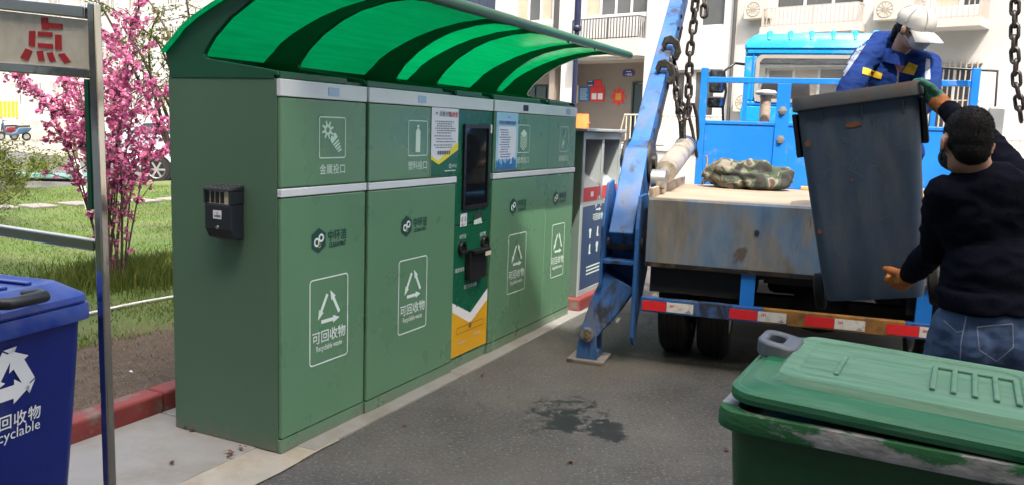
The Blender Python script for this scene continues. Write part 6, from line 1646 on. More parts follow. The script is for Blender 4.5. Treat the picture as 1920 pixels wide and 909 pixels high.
# things lying on the bed
cx0, cy_0, cz0 = 1.58, T_(1406, 300, 1.58)[0], 1.163
o = MB(); o.ell((0, 0, 0.115), (0.15, 0.33, 0.125), nu=90, nv=50)
bag = o.build('camouflage_sack', M['camo'], smooth=180)
_nr = [(v.co.copy(), v.normal.copy()) for v in bag.data.vertices]
for v, (c, nn) in zip(bag.data.vertices, _nr):
    n_ = noise.noise(Vector((c.x * 9, c.y * 7, c.z * 9))) * 0.06 + (1 - abs(noise.noise(Vector((c.x * 13, c.y * 9, c.z * 13)))) * 2) * 0.034 + (1 - abs(noise.noise(Vector((c.x * 30, c.y * 21, c.z * 30)))) * 2) * 0.010
    c = c + nn * n_
    c.z += 0.10 * max(0, c.y); c.x *= 1.0 - 0.3 * max(0, -c.y)
    v.co = (c.x, c.y, max(0.0, c.z * 0.84))
bag.location = TRK.world(cx0, cy_0, cz0).tolist(); bag.rotation_euler = (0, 0, TRK.rz)
tag(bag, 'crumpled camouflage cloth sack lying on the lorry bed', 'sack')
mb = MB(); ry, rz_ = T_(1337, 305, 1.62)
pts = []
for t in np.linspace(0, 9 * math.pi, 130):
    pts.append((0.05 * math.sin(t * 0.7) + 0.02 * math.sin(3.1 * t), 0.075 * math.cos(t) + 0.02 * math.sin(1.7 * t), 0.016 + 0.09 * abs(math.sin(t * 0.37)) + 0.015 * math.sin(2.3 * t) ** 2))
mb.tube(pts, 0.0085, 6); mb.tube([(0.02, 0.04, 0.05), (0.0, 0.055, 0.15), (0.01, 0.05, 0.22), (0.0, 0.06, 0.26)], 0.0085, 6)
o = mb.build('rope_coil', M['rope'], smooth=60); o.location = TRK.world(1.62, ry, 1.163).tolist(); o.rotation_euler = (0, 0, TRK.rz)
tag(o, 'tangled tan rope coil beside the camouflage sack', 'rope')
for k, (x, dz, mt) in enumerate(((1.83, 0.0, 'wood'), (1.74, 0.0, 'wood'), (1.79, 0.031, 'pipe_tan'))):
    mb = MB(); mb.box(-0.035, 0.035, -0.56, 0.56, 0.0, 0.030)
    o = mb.build('wooden_plank', M[mt], bevel=0.004); yk = T_(1640 + 60 * k, 320, x)[0]
    o.location = TRK.world(x, yk + 0.1 * k, 1.1635 + dz).tolist(); o.rotation_euler = (0, 0, TRK.rz + 0.0)
    tag(o, ['reddish plank lying along the foot of the headboard', 'reddish plank lying nearest the tail end, beside the headboard plank', 'pale plank lying on top of the reddish planks'][k], 'plank', None)
# ================================================================== PLANTS
def curve_pts(a, b, sag, n=7, seed=0):
    a, b = Vector(a), Vector(b); out = []
    side = Vector((noise.noise(Vector((seed, 1.3, 2))), noise.noise(Vector((seed, 7.7, 2))), 0)) * (b - a).length * 0.25
    for i in range(n):
        t = i / (n - 1)
        p = a.lerp(b, t) + Vector((0, 0, sag * math.sin(math.pi * t))) + side * math.sin(math.pi * t)
        out.append(p)
    return out
def quads(C, size, aspect=0.8):
    """randomly turned little quads at centres C, as vertex and face arrays"""
    n = len(C)
    a = rng.normal(size=(n, 3)); a /= np.linalg.norm(a, axis=1)[:, None]
    b = rng.normal(size=(n, 3)); b -= a * (a * b).sum(1)[:, None]; b /= np.linalg.norm(b, axis=1)[:, None]
    s = size * rng.uniform(0.6, 1.25, n)[:, None]
    V = np.stack([C - a * s, C - b * s * aspect, C + a * s, C + b * s * aspect], 1).reshape(-1, 3)
    F = np.arange(n * 4).reshape(n, 4)
    return V, F
def foliage(name, C, size, mat, parent, org, aspect=0.8):
    V, F = quads(np.array(C) - np.array(org), size, aspect)
    me = bpy.data.meshes.new(name); me.from_pydata(V.tolist(), [], F.tolist()); me.materials.append(mat)
    o = bpy.data.objects.new(name, me); COL.objects.link(o); o.parent = parent
    return o

base = ground(215, 533, 0.085); base[2] = 0.08
bt_ = thing('blossom_tree', 'slender multi-stemmed tree covered in pink double blossom on the lawn', 'tree', base)
tips = [(62, 178, 7.0), (30, 155, 6.9), (118, 160, 7.3), (178, 118, 7.5), (200, 190, 7.0), (232, 75, 7.6), (266, 10, 7.4), (288, -30, 7.5), (258, 120, 7.1), (300, 205, 7.6), (318, 240, 7.2), (150, 205, 6.8), (95, 215, 7.5), (245, 180, 7.8), (215, 140, 7.0), (300, 290, 7.3), (120, 260, 7.2), (282, 160, 7.5)]
trunk = MB(); C = []
for i, (px, py, Y) in enumerate(tips):
    tip = Vector(at_depth(px, py, Y + 0.15).tolist()); b0 = Vector(base.tolist()) + Vector((rng.uniform(-0.11, 0.11), rng.uniform(-0.10, 0.10), 0))
    pts = curve_pts(b0, tip, 0.12, 9, i * 3.1)
    for k, p in enumerate(pts):
        f_ = k / 8; hx = 0.55 * (b0.x + (tip.x - b0.x) * f_ ** 1.5) + 0.45 * p.x; p.x = hx; p.z = b0.z + (p.z - b0.z) * (1 + 0.25 * math.sin(math.pi * f_))
    trunk.tube([p - Vector(base.tolist()) for p in pts], [(0.013 if i % 4 == 0 else 0.009) * (1 - 0.75 * k / 8) for k in range(9)], 6)
    L_ = (tip - b0).length
    for k in range(1, 9):
        a, b = pts[k - 1], pts[k]
        dens = 0.0 if k < 3 else (0.35 if k < 4 else 1.0)
        n_ = int((b - a).length / 0.034 * dens)
        for _ in range(n_):
            p = a.lerp(b, rng.random())
            c = np.array(p) + rng.normal(0, 0.020, 3)
            C.extend(c + rng.normal(0, 0.013, (7, 3)))
        if k >= 3:
            for _ in range(2):
                p = a.lerp(b, rng.random()); e = p + Vector((rng.uniform(-1, 1), rng.uniform(-1, 1), rng.uniform(0.1, 1.1))).normalized() * rng.uniform(0.12, 0.34)
                tw_ = curve_pts(p, e, 0.02, 4, i + k)
                trunk.tube([q - Vector(base.tolist()) for q in tw_], [0.006, 0.005, 0.004, 0.003], 4)
                for _ in range(int((e - p).length / 0.034 * (0.9 if k > 3 else 0.45))):
                    c = np.array(p.lerp(e, rng.uniform(0.1, 1.0))) + rng.normal(0, 0.018, 3)
                    C.extend(c + rng.normal(0, 0.013, (7, 3)))
for _ in range(40):
    i = rng.integers(len(tips)); t = rng.uniform(0.1, 0.4); tip = Vector(at_depth(*tips[i][:2], tips[i][2]).tolist())
    c = np.array(Vector(base.tolist()).lerp(tip, t)) + rng.normal(0, 0.04, 3); C.extend(c + rng.normal(0, 0.012, (5, 3)))
trunk.build('trunk', M['bark'], bt_, smooth=60)
foliage('crown', C, 0.0185, M['blossom'], bt_, base)
print('blossom quads', len(C))

def leafy(name, label, bpx, bpy_, zb, tips, Y0, nleaf, size, trunk_r, mat='leaf', cat='tree', base_xyz=None, sagv=0.1, start=0.35):
    b0 = np.array(base_xyz if base_xyz is not None else ground(bpx, bpy_, zb)); b0[2] = zb - 0.005
    o = thing(name, label, cat, b0); mb = MB(); C = []
    for i, (px, py, Y) in enumerate(tips):
        tip = Vector(at_depth(px, py, Y).tolist()); pts = curve_pts(b0, tip, sagv, 8, i * 1.7 + bpx)
        mb.tube([p - Vector(b0.tolist()) for p in pts], [trunk_r * (1 - 0.8 * k / 7) for k in range(8)], 6)
        for k in range(1, 8):
            if k / 7 < start: continue
            for _ in range(3):
                p = pts[k - 1].lerp(pts[k], rng.random()); e = p + Vector((rng.uniform(-1, 1), rng.uniform(-1, 1), rng.uniform(-0.7, 0.6))).normalized() * rng.uniform(0.1, 0.4) * (tip - Vector(b0.tolist())).length * 0.3
                mb.tube([p - Vector(b0.tolist()), e - Vector(b0.tolist())], [trunk_r * 0.2, trunk_r * 0.1], 4)
                for _ in range(nleaf): C.append(np.array(p.lerp(e, rng.random())) + rng.normal(0, size * 1.4, 3))
    mb.build('trunk', M['bark'], o, smooth=60); foliage('crown', C, size, M[mat], o, b0, 0.35)
    return o
q = CAB.world(4.6, 5.2)
leafy('young_tree', 'thin young tree with sparse pale green leaves behind the blossom tree', 330, 400, 0.085, [(190, 5, 9.2), (230, 50, 9.4), (262, -20, 9.6), (300, 20, 9.5), (205, 95, 9.3), (340, -60, 9.4), (160, -40, 9.5), (290, 70, 9.2)], 9, 16, 0.030, 0.03, base_xyz=[q[0], q[1], 0], sagv=0.5, start=0.5)
leafy('shrub', 'small loose green shrub at the far edge of the lawn by the scooters', 30, 345, 0.085, [(5, 285, 15.5), (20, 265, 15.6), (45, 270, 15.5), (60, 300, 15.4), (35, 300, 15.2), (-15, 290, 15.3)], 15, 14, 0.045, 0.015, cat='shrub', sagv=0.05, start=0.1)
leafy('shrub', 'low green shrub beside the teal cover plate', 88, 322, 0.085, [(80, 290, 17), (92, 285, 17), (100, 300, 17), (72, 305, 17)], 17, 10, 0.045, 0.012, cat='shrub', sagv=0.05, start=0.1)
leafy('shrub', 'sprawling thin shrub on the near lawn behind the blue bin', -30, 400, 0.085, [(0, 330, 9.5), (25, 352, 9.5), (45, 345, 9.6), (10, 370, 9.4), (-20, 320, 9.3)], 9.5, 9, 0.03, 0.012, cat='shrub', sagv=0.08, start=0.15)
# whitewashed sapling trunk
a = ground(166, 392, 0.085); b = at_depth(143, 300, a[1] + 0.1)
o = thing('tree_stake', 'leaning whitewashed stake behind the blossom tree', 'stake', a)
mb = MB(); mb.tube([(0, 0, -0.01), tuple(b - a)], [0.045, 0.035], 10); mb.build('shaft', M['stake_white'], o, smooth=50)
mb = MB(); mb.tube([tuple(b - a), tuple((b - a) * 1.9 + np.array([0.1, 0, 0]))], [0.034, 0.02], 8); mb.build('bare_stem', M['bark'], o, smooth=50)

# ================================================================== CARS, SCOOTERS, FENCES
def car(label, loc, rz, paint):
    o = thing('parked_car', label, 'car', loc, rz)          # front towards -x
    S = [(-2.15, 0.55, 0.35, 0.62, 0.62), (-2.05, 0.72, 0.25, 0.72, 0.72), (-1.7, 0.83, 0.20, 0.84, 0.85), (-1.0, 0.87, 0.19, 0.93, 0.95), (-0.72, 0.88, 0.19, 0.95, 1.02), (0.0, 0.885, 0.19, 0.97, 1.40), (0.6, 0.885, 0.19, 0.98, 1.45), (1.2, 0.88, 0.19, 0.98, 1.38), (1.75, 0.86, 0.22, 0.98, 1.05), (2.1, 0.80, 0.28, 0.95, 0.98), (2.2, 0.68, 0.40, 0.85, 0.86)]
    mb = MB(); rings = []
    for x, hw, zl, zb, zt in S:
        t = max(0.0, zt - zb); k = 0.22 * min(1, t / 0.3)
        half = [(hw * 0.80, zl), (hw * 0.97, zl + 0.08), (hw, (zl + zb) / 2), (hw * 0.97, zb), (hw * (0.95 - k * 0.5), zb + t * 0.5), (hw * (0.93 - k), zt - 0.03 * min(1, t)), (hw * 0.4, zt + 0.01)]
        rings.append([(x, y, z) for y, z in half] + [(x, -y, z) for y, z in half[::-1]])
    mb.loft(rings, True); mb.build('body', paint, o, smooth=50)
    for s in (-1, 1):
        mb = MB(); mb.add([(-0.55, s * 0.865, 0.99), (0.0, s * 0.80, 1.32), (0.62, s * 0.79, 1.37), (0.62, s * 0.868, 0.99)], [(0, 1, 2, 3)]); mb.build('side_window', M['car_glass'], o, recalc=False)
        mb = MB(); mb.add([(0.70, s * 0.868, 0.99), (0.70, s * 0.79, 1.37), (1.15, s * 0.80, 1.31), (1.5, s * 0.862, 0.99)], [(0, 1, 2, 3)]); mb.build('side_window', M['car_glass'], o, recalc=False)
        mb = MB(); mb.ell((-2.02, s * 0.52, 0.62), (0.10, 0.19, 0.075)); mb.build('headlight', M['lamp'], o, smooth=180)
        mb = MB(); mb.ell((-0.5, s * 0.95, 1.0), (0.07, 0.10, 0.07)); mb.build('wing_mirror', paint, o, smooth=180)
        mb = MB(); mb.box(0.45, 0.6, s * 0.885 - 0.012, s * 0.885 + 0.012, 0.85, 0.875); mb.build('door_handle', paint, o, bevel=0.004)
        for x in (-1.32, 1.32):
            mb = MB(); y0, y1 = sorted((s * 0.68, s * 0.895)); mb.lathe([(0.36, y0), (0.365, y1)], 28, (x, 0, 0.31), 'y'); mb.build('wheel_arch', M['black'], o, smooth=40)
            mb = MB(); mb.lathe([(0.20, s * 0.70), (0.295, s * 0.70), (0.31, s * 0.73), (0.31, s * 0.88), (0.295, s * 0.905), (0.20, s * 0.905)], 30, (x, 0, 0.31), 'y', caps=False); tw = mb.build('wheel', M['rubber'], o, smooth=40)
            mb = MB(); mb.lathe([(0.01, s * 0.900), (0.05, s * 0.902), (0.06, s * 0.89)], 16, (x, 0, 0.31), 'y')
            for k in range(6):
                a_ = k * math.pi / 3; d_ = Vector((math.cos(a_), 0, math.sin(a_)))
                mb.bar(Vector((x, s * 0.893, 0.31)) + d_ * 0.04, Vector((x, s * 0.893, 0.31)) + d_ * 0.205, 0.045, 0.016, (0, 1, 0))
            mb.lathe([(0.185, s * 0.89), (0.21, s * 0.906), (0.215, s * 0.86)], 28, (x, 0, 0.31), 'y', caps=False); mb.build('rim', M['rim'], tw, smooth=40)
    mb = MB(); mb.add([(-0.72, -0.76, 1.03), (-0.05, -0.63, 1.385), (-0.05, 0.63, 1.385), (-0.72, 0.76, 1.03)], [(0, 1, 2, 3)]); mb.build('windscreen', M['car_glass'], o, recalc=False)
    mb = MB(); mb.box(-2.16, -2.10, -0.4, 0.4, 0.38, 0.52); mb.build('grille', M['black'], o, bevel=0.01)
    return o
w_ = ground(296, 343)
car('white hatchback parked beyond the lawn behind the blossom tree', (w_[0] + 1.28, w_[1] + 0.85, 0.012), math.radians(5), M['car_white'])
w_ = ground(170, 306)
car('silver blue car parked farther off behind the pink blossom', (w_[0] + 1.5, w_[1] + 1.2, 0.012), math.radians(8), M['car_silver'])

M['scooter_red'] = pm('scooter_red', (0.16, 0.02, 0.025), 0.35, 0, 0.05); M['scooter_blue'] = pm('scooter_blue', (0.03, 0.07, 0.13), 0.35, 0, 0.05)
def scooter(label, loc, rz, paint):
    o = thing('scooter', label, 'scooter', loc, rz, 'scooters by the far fence')
    for x in (-0.62, 0.62):
        mb = MB(); mb.lathe([(0.15, -0.04), (0.22, -0.045), (0.235, 0), (0.22, 0.045), (0.15, 0.04)], 20, (x, 0, 0.235), 'y', caps=False); wh = mb.build('wheel', M['rubber'], o, smooth=50)
        mb = MB(); mb.lathe([(0.01, -0.03), (0.15, -0.02), (0.15, 0.02), (0.01, 0.03)], 16, (x, 0, 0.235), 'y'); mb.build('rim', M['rim'], wh, smooth=50)
    mb = MB(); mb.loft([[(x, y, z) for y, z in rrect(w2, h2, 0.04, 3, 0, zc)] for x, w2, h2, zc in ((-0.42, 0.12, 0.14, 0.36), (-0.1, 0.26, 0.14, 0.33), (0.1, 0.26, 0.2, 0.38), (0.2, 0.26, 0.38, 0.5), (0.75, 0.2, 0.22, 0.6), (0.88, 0.1, 0.1, 0.66))], True); mb.build('body', paint, o, smooth=50)
    mb = MB(); mb.loft([[(x, y, z) for y, z in rrect(w2, 0.09, 0.03, 3, 0, zc)] for x, w2, zc in ((0.12, 0.18, 0.74), (0.3, 0.26, 0.76), (0.7, 0.24, 0.78), (0.8, 0.16, 0.78))], True); mb.build('seat', M['black'], o, smooth=50)
    mb = MB(); mb.loft([[(x + dx, y, z) for dx, y in rrect(0.07, w2, 0.03, 3)] for x, z, w2 in ((-0.40, 0.34, 0.30), (-0.48, 0.7, 0.36), (-0.50, 0.95, 0.22))], True); mb.build('leg_shield', paint, o, smooth=50)
    mb = MB(); mb.tube([(-0.62, 0, 0.3), (-0.5, 0, 0.95), (-0.46, 0, 1.05)], 0.03, 8); mb.tube([(-0.38, -0.32, 1.08), (-0.46, -0.1, 1.05), (-0.46, 0.1, 1.05), (-0.38, 0.32, 1.08)], 0.016, 8); mb.build('handlebar', M['black'], o, smooth=50)
    mb = MB(); mb.ell((-0.57, 0, 0.92), (0.05, 0.09, 0.07)); mb.build('headlamp', M['lamp'], o, smooth=180)
    return o
s1 = ground(4, 264); s2 = ground(26, 265)
scooter('red scooter parked by the far cream fence', (s1[0], s1[1], 0.012), 1.0, M['scooter_red'])
scooter('blue scooter parked by the far cream fence', (s2[0], s2[1], 0.012), 0.9, M['scooter_blue'])

def fence(label, pxa, pxb, pyb, h, frame, mat, pitch=0.16):
    a = frame.loc(ground(pxa, pyb)); y0 = a[1]; x0 = a[0]; x1 = frame.hit(pxb, pyb - 20, y0)[0]
    o = thing('fence', label, 'fence', frame.world(x0, y0, 0.012), frame.rz); L_ = x1 - x0
    for z in (0.12, h - 0.12, h):
        mb = MB(); mb.box(0, L_, -0.018, 0.018, z - 0.02, z + 0.02); mb.build('rail', mat, o)
    for x in np.arange(0, L_ + 0.01, 2.4):
        mb = MB(); mb.box(x - 0.03, x + 0.03, -0.03, 0.03, 0, h + 0.06); mb.build('post', mat, o)
    for x in np.arange(pitch, L_, pitch):
        mb = MB(); mb.box(x - 0.018, x + 0.018, -0.012, 0.012, 0.14, h - 0.021); mb.build('baluster', mat, o)
    return o
fence('cream picket fence beyond the lawn under the far windows', 40, 175, 262, 1.05, FAC, M['rail_cream'])
a = FAC.loc(ground(45, 262)); 
q0, q1 = FAC.hit(-5, 190, a[1] + 1.5), FAC.hit(34, 222, a[1] + 1.5)
o = thing('safety_barrier', 'yellow orange barrier board standing behind the scooters', 'barrier', FAC.world((q0[0] + q1[0]) / 2, a[1] + 1.5, 0), FAC.rz)
wb = q1[0] - q0[0]
mb = MB(); mb.box(-wb / 2, wb / 2, -0.02, 0.02, q1[1], q0[1]); mb.build('board', M['barrier'], o, bevel=0.01)
for s in (-0.4, 0.4):
    mb = MB(); mb.box(s * wb - 0.04, s * wb + 0.04, 0.021, 0.08, 0, q0[1]); mb.build('post', M['rail_cream'], o)
for k in range(5):
    mb = MB(); x = -wb / 2 + wb * (k + 0.5) / 5; mb.box(x - 0.04, x + 0.04, -0.035, -0.021, q1[1] - 0.03, q0[1] + 0.03); mb.build('slat', M['rail_cream'], o)
# ================================================================== PEOPLE
def V3(p): return Vector([float(c) for c in p])
def wp(px, py, Y): return V3(at_depth(px, py, Y))

def fuse(mb, name, mat, parent, voxel, org, wr=0.0, wscale=8.0, smooth_it=5, wdir=None):
    """melt overlapping closed shapes into one continuous surface"""
    me = bpy.data.meshes.new(name); me.from_pydata(mb.v, [], mb.f)
    bm = bmesh.new(); bm.from_mesh(me); bmesh.ops.recalc_face_normals(bm, faces=bm.faces); bm.to_mesh(me); bm.free()
    o = bpy.data.objects.new(name, me); TMP.collection.objects.link(o)
    r = o.modifiers.new('r', 'REMESH'); r.mode = 'VOXEL'; r.voxel_size = voxel; r.use_smooth_shade = True
    s = o.modifiers.new('s', 'SMOOTH'); s.factor = 0.5; s.iterations = smooth_it
    dg = tmp_graph()
    m2 = bpy.data.meshes.new_from_object(o.evaluated_get(dg))
    bpy.data.objects.remove(o); bpy.data.meshes.remove(me)
    m2.name = name; m2.materials.clear(); m2.materials.append(mat)
    src = [(v.co.copy(), v.normal.copy()) for v in m2.vertices]
    out = []
    for c, nn in src:
        if wr:
            w1 = noise.noise(Vector((c.x * wscale, c.y * wscale, c.z * wscale * 1.6)))
            w2 = 1 - abs(noise.noise(Vector((c.x * wscale * 1.7 + 5, c.y * wscale * 1.7, c.z * wscale * 3.0)))) * 2
            c = c + nn * wr * (0.6 * w1 + 0.5 * w2)
        out.extend(c - Vector(org))
    m2.vertices.foreach_set('co', out)
    m2.polygons.foreach_set('use_smooth', [True] * len(m2.polygons)); m2.update()
    ob = bpy.data.objects.new(name, m2); COL.objects.link(ob); ob.parent = parent
    return ob

def cap(mb, pts, rs, n=14): mb.tube(pts, rs, n, round_caps=True)
def basis(fwd, up=(0, 0, 1)):
    f = V3(fwd).normalized(); u = V3(up); u = (u - f * u.dot(f)).normalized(); r = f.cross(u)
    return Matrix((r, f, u)).transposed()          # columns: right, forward, up

def hand(mb, Wp, f, n, side, curl=(0.5, 0.7, 0.5), s=1.0, thick=1.0, spread=0.04):
    f = V3(f).normalized(); n = V3(n); n = (n - f * n.dot(f)).normalized(); lat = f.cross(n) * side
    W0 = V3(Wp)
    B = Matrix((lat, f, n)).transposed()
    mb.ell(W0 + f * 0.052 * s, (0.043 * s, 0.056 * s, 0.019 * s * thick), B, 14, 10)
    cap(mb, [W0 - f * 0.02 * s, W0 + f * 0.03 * s], [0.030 * s * thick, 0.030 * s * thick])
    for i, L_ in enumerate((0.070, 0.080, 0.074, 0.058)):
        off = (1.5 - i); p = W0 + f * (0.092 - 0.006 * abs(off - 0.5)) * s + lat * off * 0.0205 * s
        d = (f + lat * off * spread).normalized(); ang = 0; pts = [p - d * 0.02 * s, p]
        for c_, fr in zip(curl, (0.45, 0.30, 0.25)):
            ang += c_; dd = d * math.cos(ang) + n * math.sin(ang); p = p + dd * L_ * fr * s; pts.append(p.copy())
        cap(mb, pts, [0.0105 * s * thick, 0.0105 * s * thick, 0.0100 * s * thick, 0.0092 * s * thick, 0.0080 * s * thick], 10)
    p = W0 + f * 0.022 * s + lat * 0.030 * s; d = (f * 0.62 + lat * 0.70 + n * 0.35).normalized(); d2 = (f * 0.85 + lat * 0.25 + n * 0.5).normalized()
    cap(mb, [p, p + d * 0.045 * s, p + d * 0.045 * s + d2 * 0.034 * s], [0.0150 * s * thick, 0.0125 * s * thick, 0.0098 * s * thick], 10)

def head_shapes(mb, c, B, s=1.0):
    """skull, jaw, nose, ears, brow; local: x right, y face, z up"""
    P = lambda x, y, z: c + B @ Vector((x * s, y * s, z * s))
    mb.ell(P(0, -0.012, 0.028), (0.076 * s, 0.096 * s, 0.094 * s), B, 24, 16)
    mb.ell(P(0, 0.020, -0.045), (0.060 * s, 0.072 * s, 0.070 * s), B, 20, 12)
    mb.ell(P(0, 0.062, -0.088), (0.026 * s, 0.024 * s, 0.020 * s), B)
    cap(mb, [P(0, 0.088, 0.022), P(0, 0.108, -0.022)], [0.008 * s, 0.014 * s], 10)
    mb.ell(P(0, 0.085, 0.032), (0.050 * s, 0.012 * s, 0.010 * s), B)
    for sx in (-1, 1):
        mb.ell(P(sx * 0.035, 0.078, -0.02), (0.022 * s, 0.016 * s, 0.018 * s), B)
        Er = B @ Matrix.Rotation(sx * 0.45, 3, 'Z')
        mb.ell(P(sx * 0.087, -0.012, -0.010), (0.009 * s, 0.021 * s, 0.034 * s), Er)
        mb.ell(P(sx * 0.075, 0.004, -0.035), (0.008 * s, 0.009 * s, 0.010 * s), Er)

def eyes(parent, c, B, org, s=1.0):
    for sx in (-1, 1):
        mb = MB(); mb.ell(c + B @ Vector((sx * 0.031 * s, 0.080 * s, 0.006 * s)) - Vector(org), (0.014 * s, 0.006 * s, 0.007 * s), B, 10, 6)
        mb.build('eye', M['black'], parent, smooth=180)

from mathutils.bvhtree import BVHTree
_sf = {}
def surf_of(ob, og):
    """remember a garment so that trim can be laid on its surface"""
    _sf['bv'] = BVHTree.FromPolygons([v.co.copy() for v in ob.data.vertices], [tuple(p.vertices) for p in ob.data.polygons]); _sf['ob'] = ob; _sf['og'] = Vector(og)
def surf(px, py):
    h = _sf['bv'].ray_cast(Vector((0, 0, CAM_H)) - _sf['og'], V3(ray(px, py)).normalized()); return (h[0] + h[1] * 0.003) if h[0] else None
def patch(name, quad, mat, nu=10, nv=5):
    mb = MB(); G = {}
    for i in range(nu + 1):
        for j in range(nv + 1):
            u, v = i / nu, j / nv
            a = np.array(quad[0]) * (1 - u) + np.array(quad[1]) * u; b = np.array(quad[3]) * (1 - u) + np.array(quad[2]) * u
            p = a * (1 - v) + b * v; G[i, j] = surf(*p)
    for i in range(nu):
        for j in range(nv):
            q = [G[i, j], G[i + 1, j], G[i + 1, j + 1], G[i, j + 1]]
            if all(x is not None for x in q) and max((x - q[0]).length for x in q) < 0.12: mb.add(q, [(0, 1, 2, 3)])
    if mb.f: mb.build(name, mat, _sf['ob'], recalc=False, smooth=180)
def seam(pts, mat, w_=1.2):
    for (x0, y0), (x1, y1) in zip(pts, pts[1:]):
        dx, dy = x1 - x0, y1 - y0; L_ = math.hypot(dx, dy); nx, ny = -dy / L_ * w_, dx / L_ * w_
        patch('seam', [(x0 - nx, y0 - ny), (x1 - nx, y1 - ny), (x1 + nx, y1 + ny), (x0 + nx, y0 + ny)], mat, max(3, int(L_ / 6)), 1)

# ---------------------------------------------------------------- man lifting the bin
YM = 3.28
hd = wp(1810, 268, YM)
pel = wp(1848, 608, YM - 0.02)
org = Vector((pel.x, pel.y, 0.0))
man = thing('person', 'person in black jersey and jeans lifting the slate bin from the ground', 'person', org)
Bh = basis((0.06, 0.97, -0.16), (0.06, 0.10, 1))
HS = 1.05
nk = wp(1836, 318, YM)
shL, shR = wp(1773, 364, YM), wp(1907, 344, YM + 0.06)
elL, wrL = wp(1750, 470, YM + 0.21), wp(1704, 516, YM + 0.50)
elR, wrR = wp(1826, 242, YM + 0.36), wp(1768, 199, YM + 0.60)
kn = [Vector((pel.x - 0.13, pel.y + 0.12, 0.50)), Vector((pel.x + 0.14, pel.y + 0.02, 0.50))]
an = [Vector((pel.x - 0.15, pel.y + 0.10, 0.09)), Vector((pel.x + 0.17, pel.y - 0.06, 0.09))]
hp_ = [pel + Vector((-0.09, 0.02, -0.02)), pel + Vector((0.09, 0.0, -0.02))]
# body: one continuous surface of skin
mb = MB(); head_shapes(mb, hd, Bh, HS)
nkb = nk + Vector((0.0, 0.0, -0.05))
cap(mb, [hd + Bh @ Vector((0, -0.035, -0.03)), nk + Vector((-0.005, 0, 0.0)), nkb], [0.060, 0.055, 0.066])
ch = wp(1842, 410, YM + 0.02); wa = wp(1848, 545, YM - 0.01)
cap(mb, [nkb, ch, wa, pel], [0.075, 0.085, 0.08, 0.08])
cap(mb, [nkb + Vector((0, 0, -0.03)), shL], [0.06, 0.045]); cap(mb, [nkb + Vector((0, 0, -0.03)), shR], [0.06, 0.045])
cap(mb, [shL, elL, wrL], [0.045, 0.036, 0.027]); cap(mb, [shR, elR, wrR], [0.045, 0.036, 0.029])
for i in (0, 1): cap(mb, [hp_[i], kn[i], an[i]], [0.07, 0.048, 0.035])
fuse(mb, 'body', M['skin'], man, 0.009, org, smooth_it=4)
eyes(man, hd, Bh, org, HS)
# hair: close crop over skull and nape
mb = MB(); P = lambda x, y, z: hd + Bh @ Vector((x * HS, y * HS, z * HS))
hs3 = lambda a, b, c: (a * HS, b * HS, c * HS)
mb.ell(P(0, -0.020, 0.042), hs3(0.0800, 0.0960, 0.0900), Bh, 24, 16)
mb.ell(P(0, -0.050, 0.012), hs3(0.0750, 0.0640, 0.0740), Bh, 20, 14)
mb.ell(P(0, -0.056, -0.034), hs3(0.066, 0.050, 0.056), Bh, 16, 12)
mb.ell(P(0, -0.035, 0.0), hs3(0.0785, 0.060, 0.060), Bh, 20, 14)
hr = fuse(mb, 'hair', M['hair'], man, 0.006, org, 0.0, 60, 3)
def strands(hairob, n, length, c, flow):
    """short hairs standing off the hair shell"""
    vs = [(v.co.copy(), v.normal.copy()) for v in hairob.data.vertices]; mb = MB()
    for k in rng.integers(0, len(vs), n):
        p, nn = vs[k]; t = nn.cross(Vector(rng.normal(size=3).tolist())); t.normalize()
        d = (nn * 0.8 + flow * 0.5 + Vector(rng.normal(0, 0.35, 3).tolist())).normalized(); l = length * rng.uniform(0.5, 1.2)
        p = p + t * rng.uniform(-0.003, 0.003)
        mb.add([p - t * 0.0009, p + t * 0.0009, p + d * l], [(0, 1, 2)])
    s_ = mb.build('hair_strands', M['hair'], hairob, recalc=False); s_['kind'] = 'stuff'; return s_
strands(hr, 12000, 0.0065, hd, Vector((0, -0.25, -0.9)))
# mask with ear loop
mb = MB(); mb.ell(P(0, 0.046, -0.050), hs3(0.070, 0.072, 0.054), Bh, 20, 14); fuse(mb, 'face_mask', M['mask_dark'], man, 0.006, org, smooth_it=3)
mb = MB(); mb.tube([P(-0.062, 0.055, -0.03) - org, P(-0.078, 0.02, -0.012) - org, P(-0.084, -0.012, 0.012) - org], 0.0035, 6); mb.tube([P(-0.060, 0.05, -0.07) - org, P(-0.077, 0.015, -0.05) - org, P(-0.083, -0.016, -0.036) - org], 0.0035, 6); mb.build('mask_loop', M['mask_dark'], man, smooth=60)
# jersey
mb = MB()
tv = lambda p, dx=0, dy=0, dz=0: p + Vector((dx, dy, dz))
Rt = Matrix.Rotation(-0.12, 3, 'Z')
mb.ell(tv(ch, 0.0, 0.0, 0.03), (0.190, 0.130, 0.20), Rt, 24, 16)
mb.ell(tv(wa, 0.0, 0.0, 0.06), (0.172, 0.132, 0.20), Rt, 24, 16)
mb.ell(tv(ch, 0.005, -0.03, 0.10), (0.165, 0.105, 0.12), Rt, 20, 14)
mb.loft([[pel.lerp(wa, k) + Vector((0.184 * math.cos(t), 0.148 * math.sin(t), 0.062 * (1 - k))) for t in np.linspace(0, 2 * math.pi, 28, endpoint=False)] for k in (0.0, 0.5, 1.0)], True)
cap(mb, [tv(nkb, 0, 0, -0.035), tv(shL, 0.02, 0, -0.005)], [0.080, 0.070]); cap(mb, [tv(nkb, 0, 0, -0.035), tv(shR, -0.02, 0, -0.005)], [0.080, 0.070])
cap(mb, [shL, shL.lerp(elL, 0.5), elL, elL.lerp(wrL, 0.5), elL.lerp(wrL, 0.93)], [0.076, 0.070, 0.058, 0.054, 0.042])
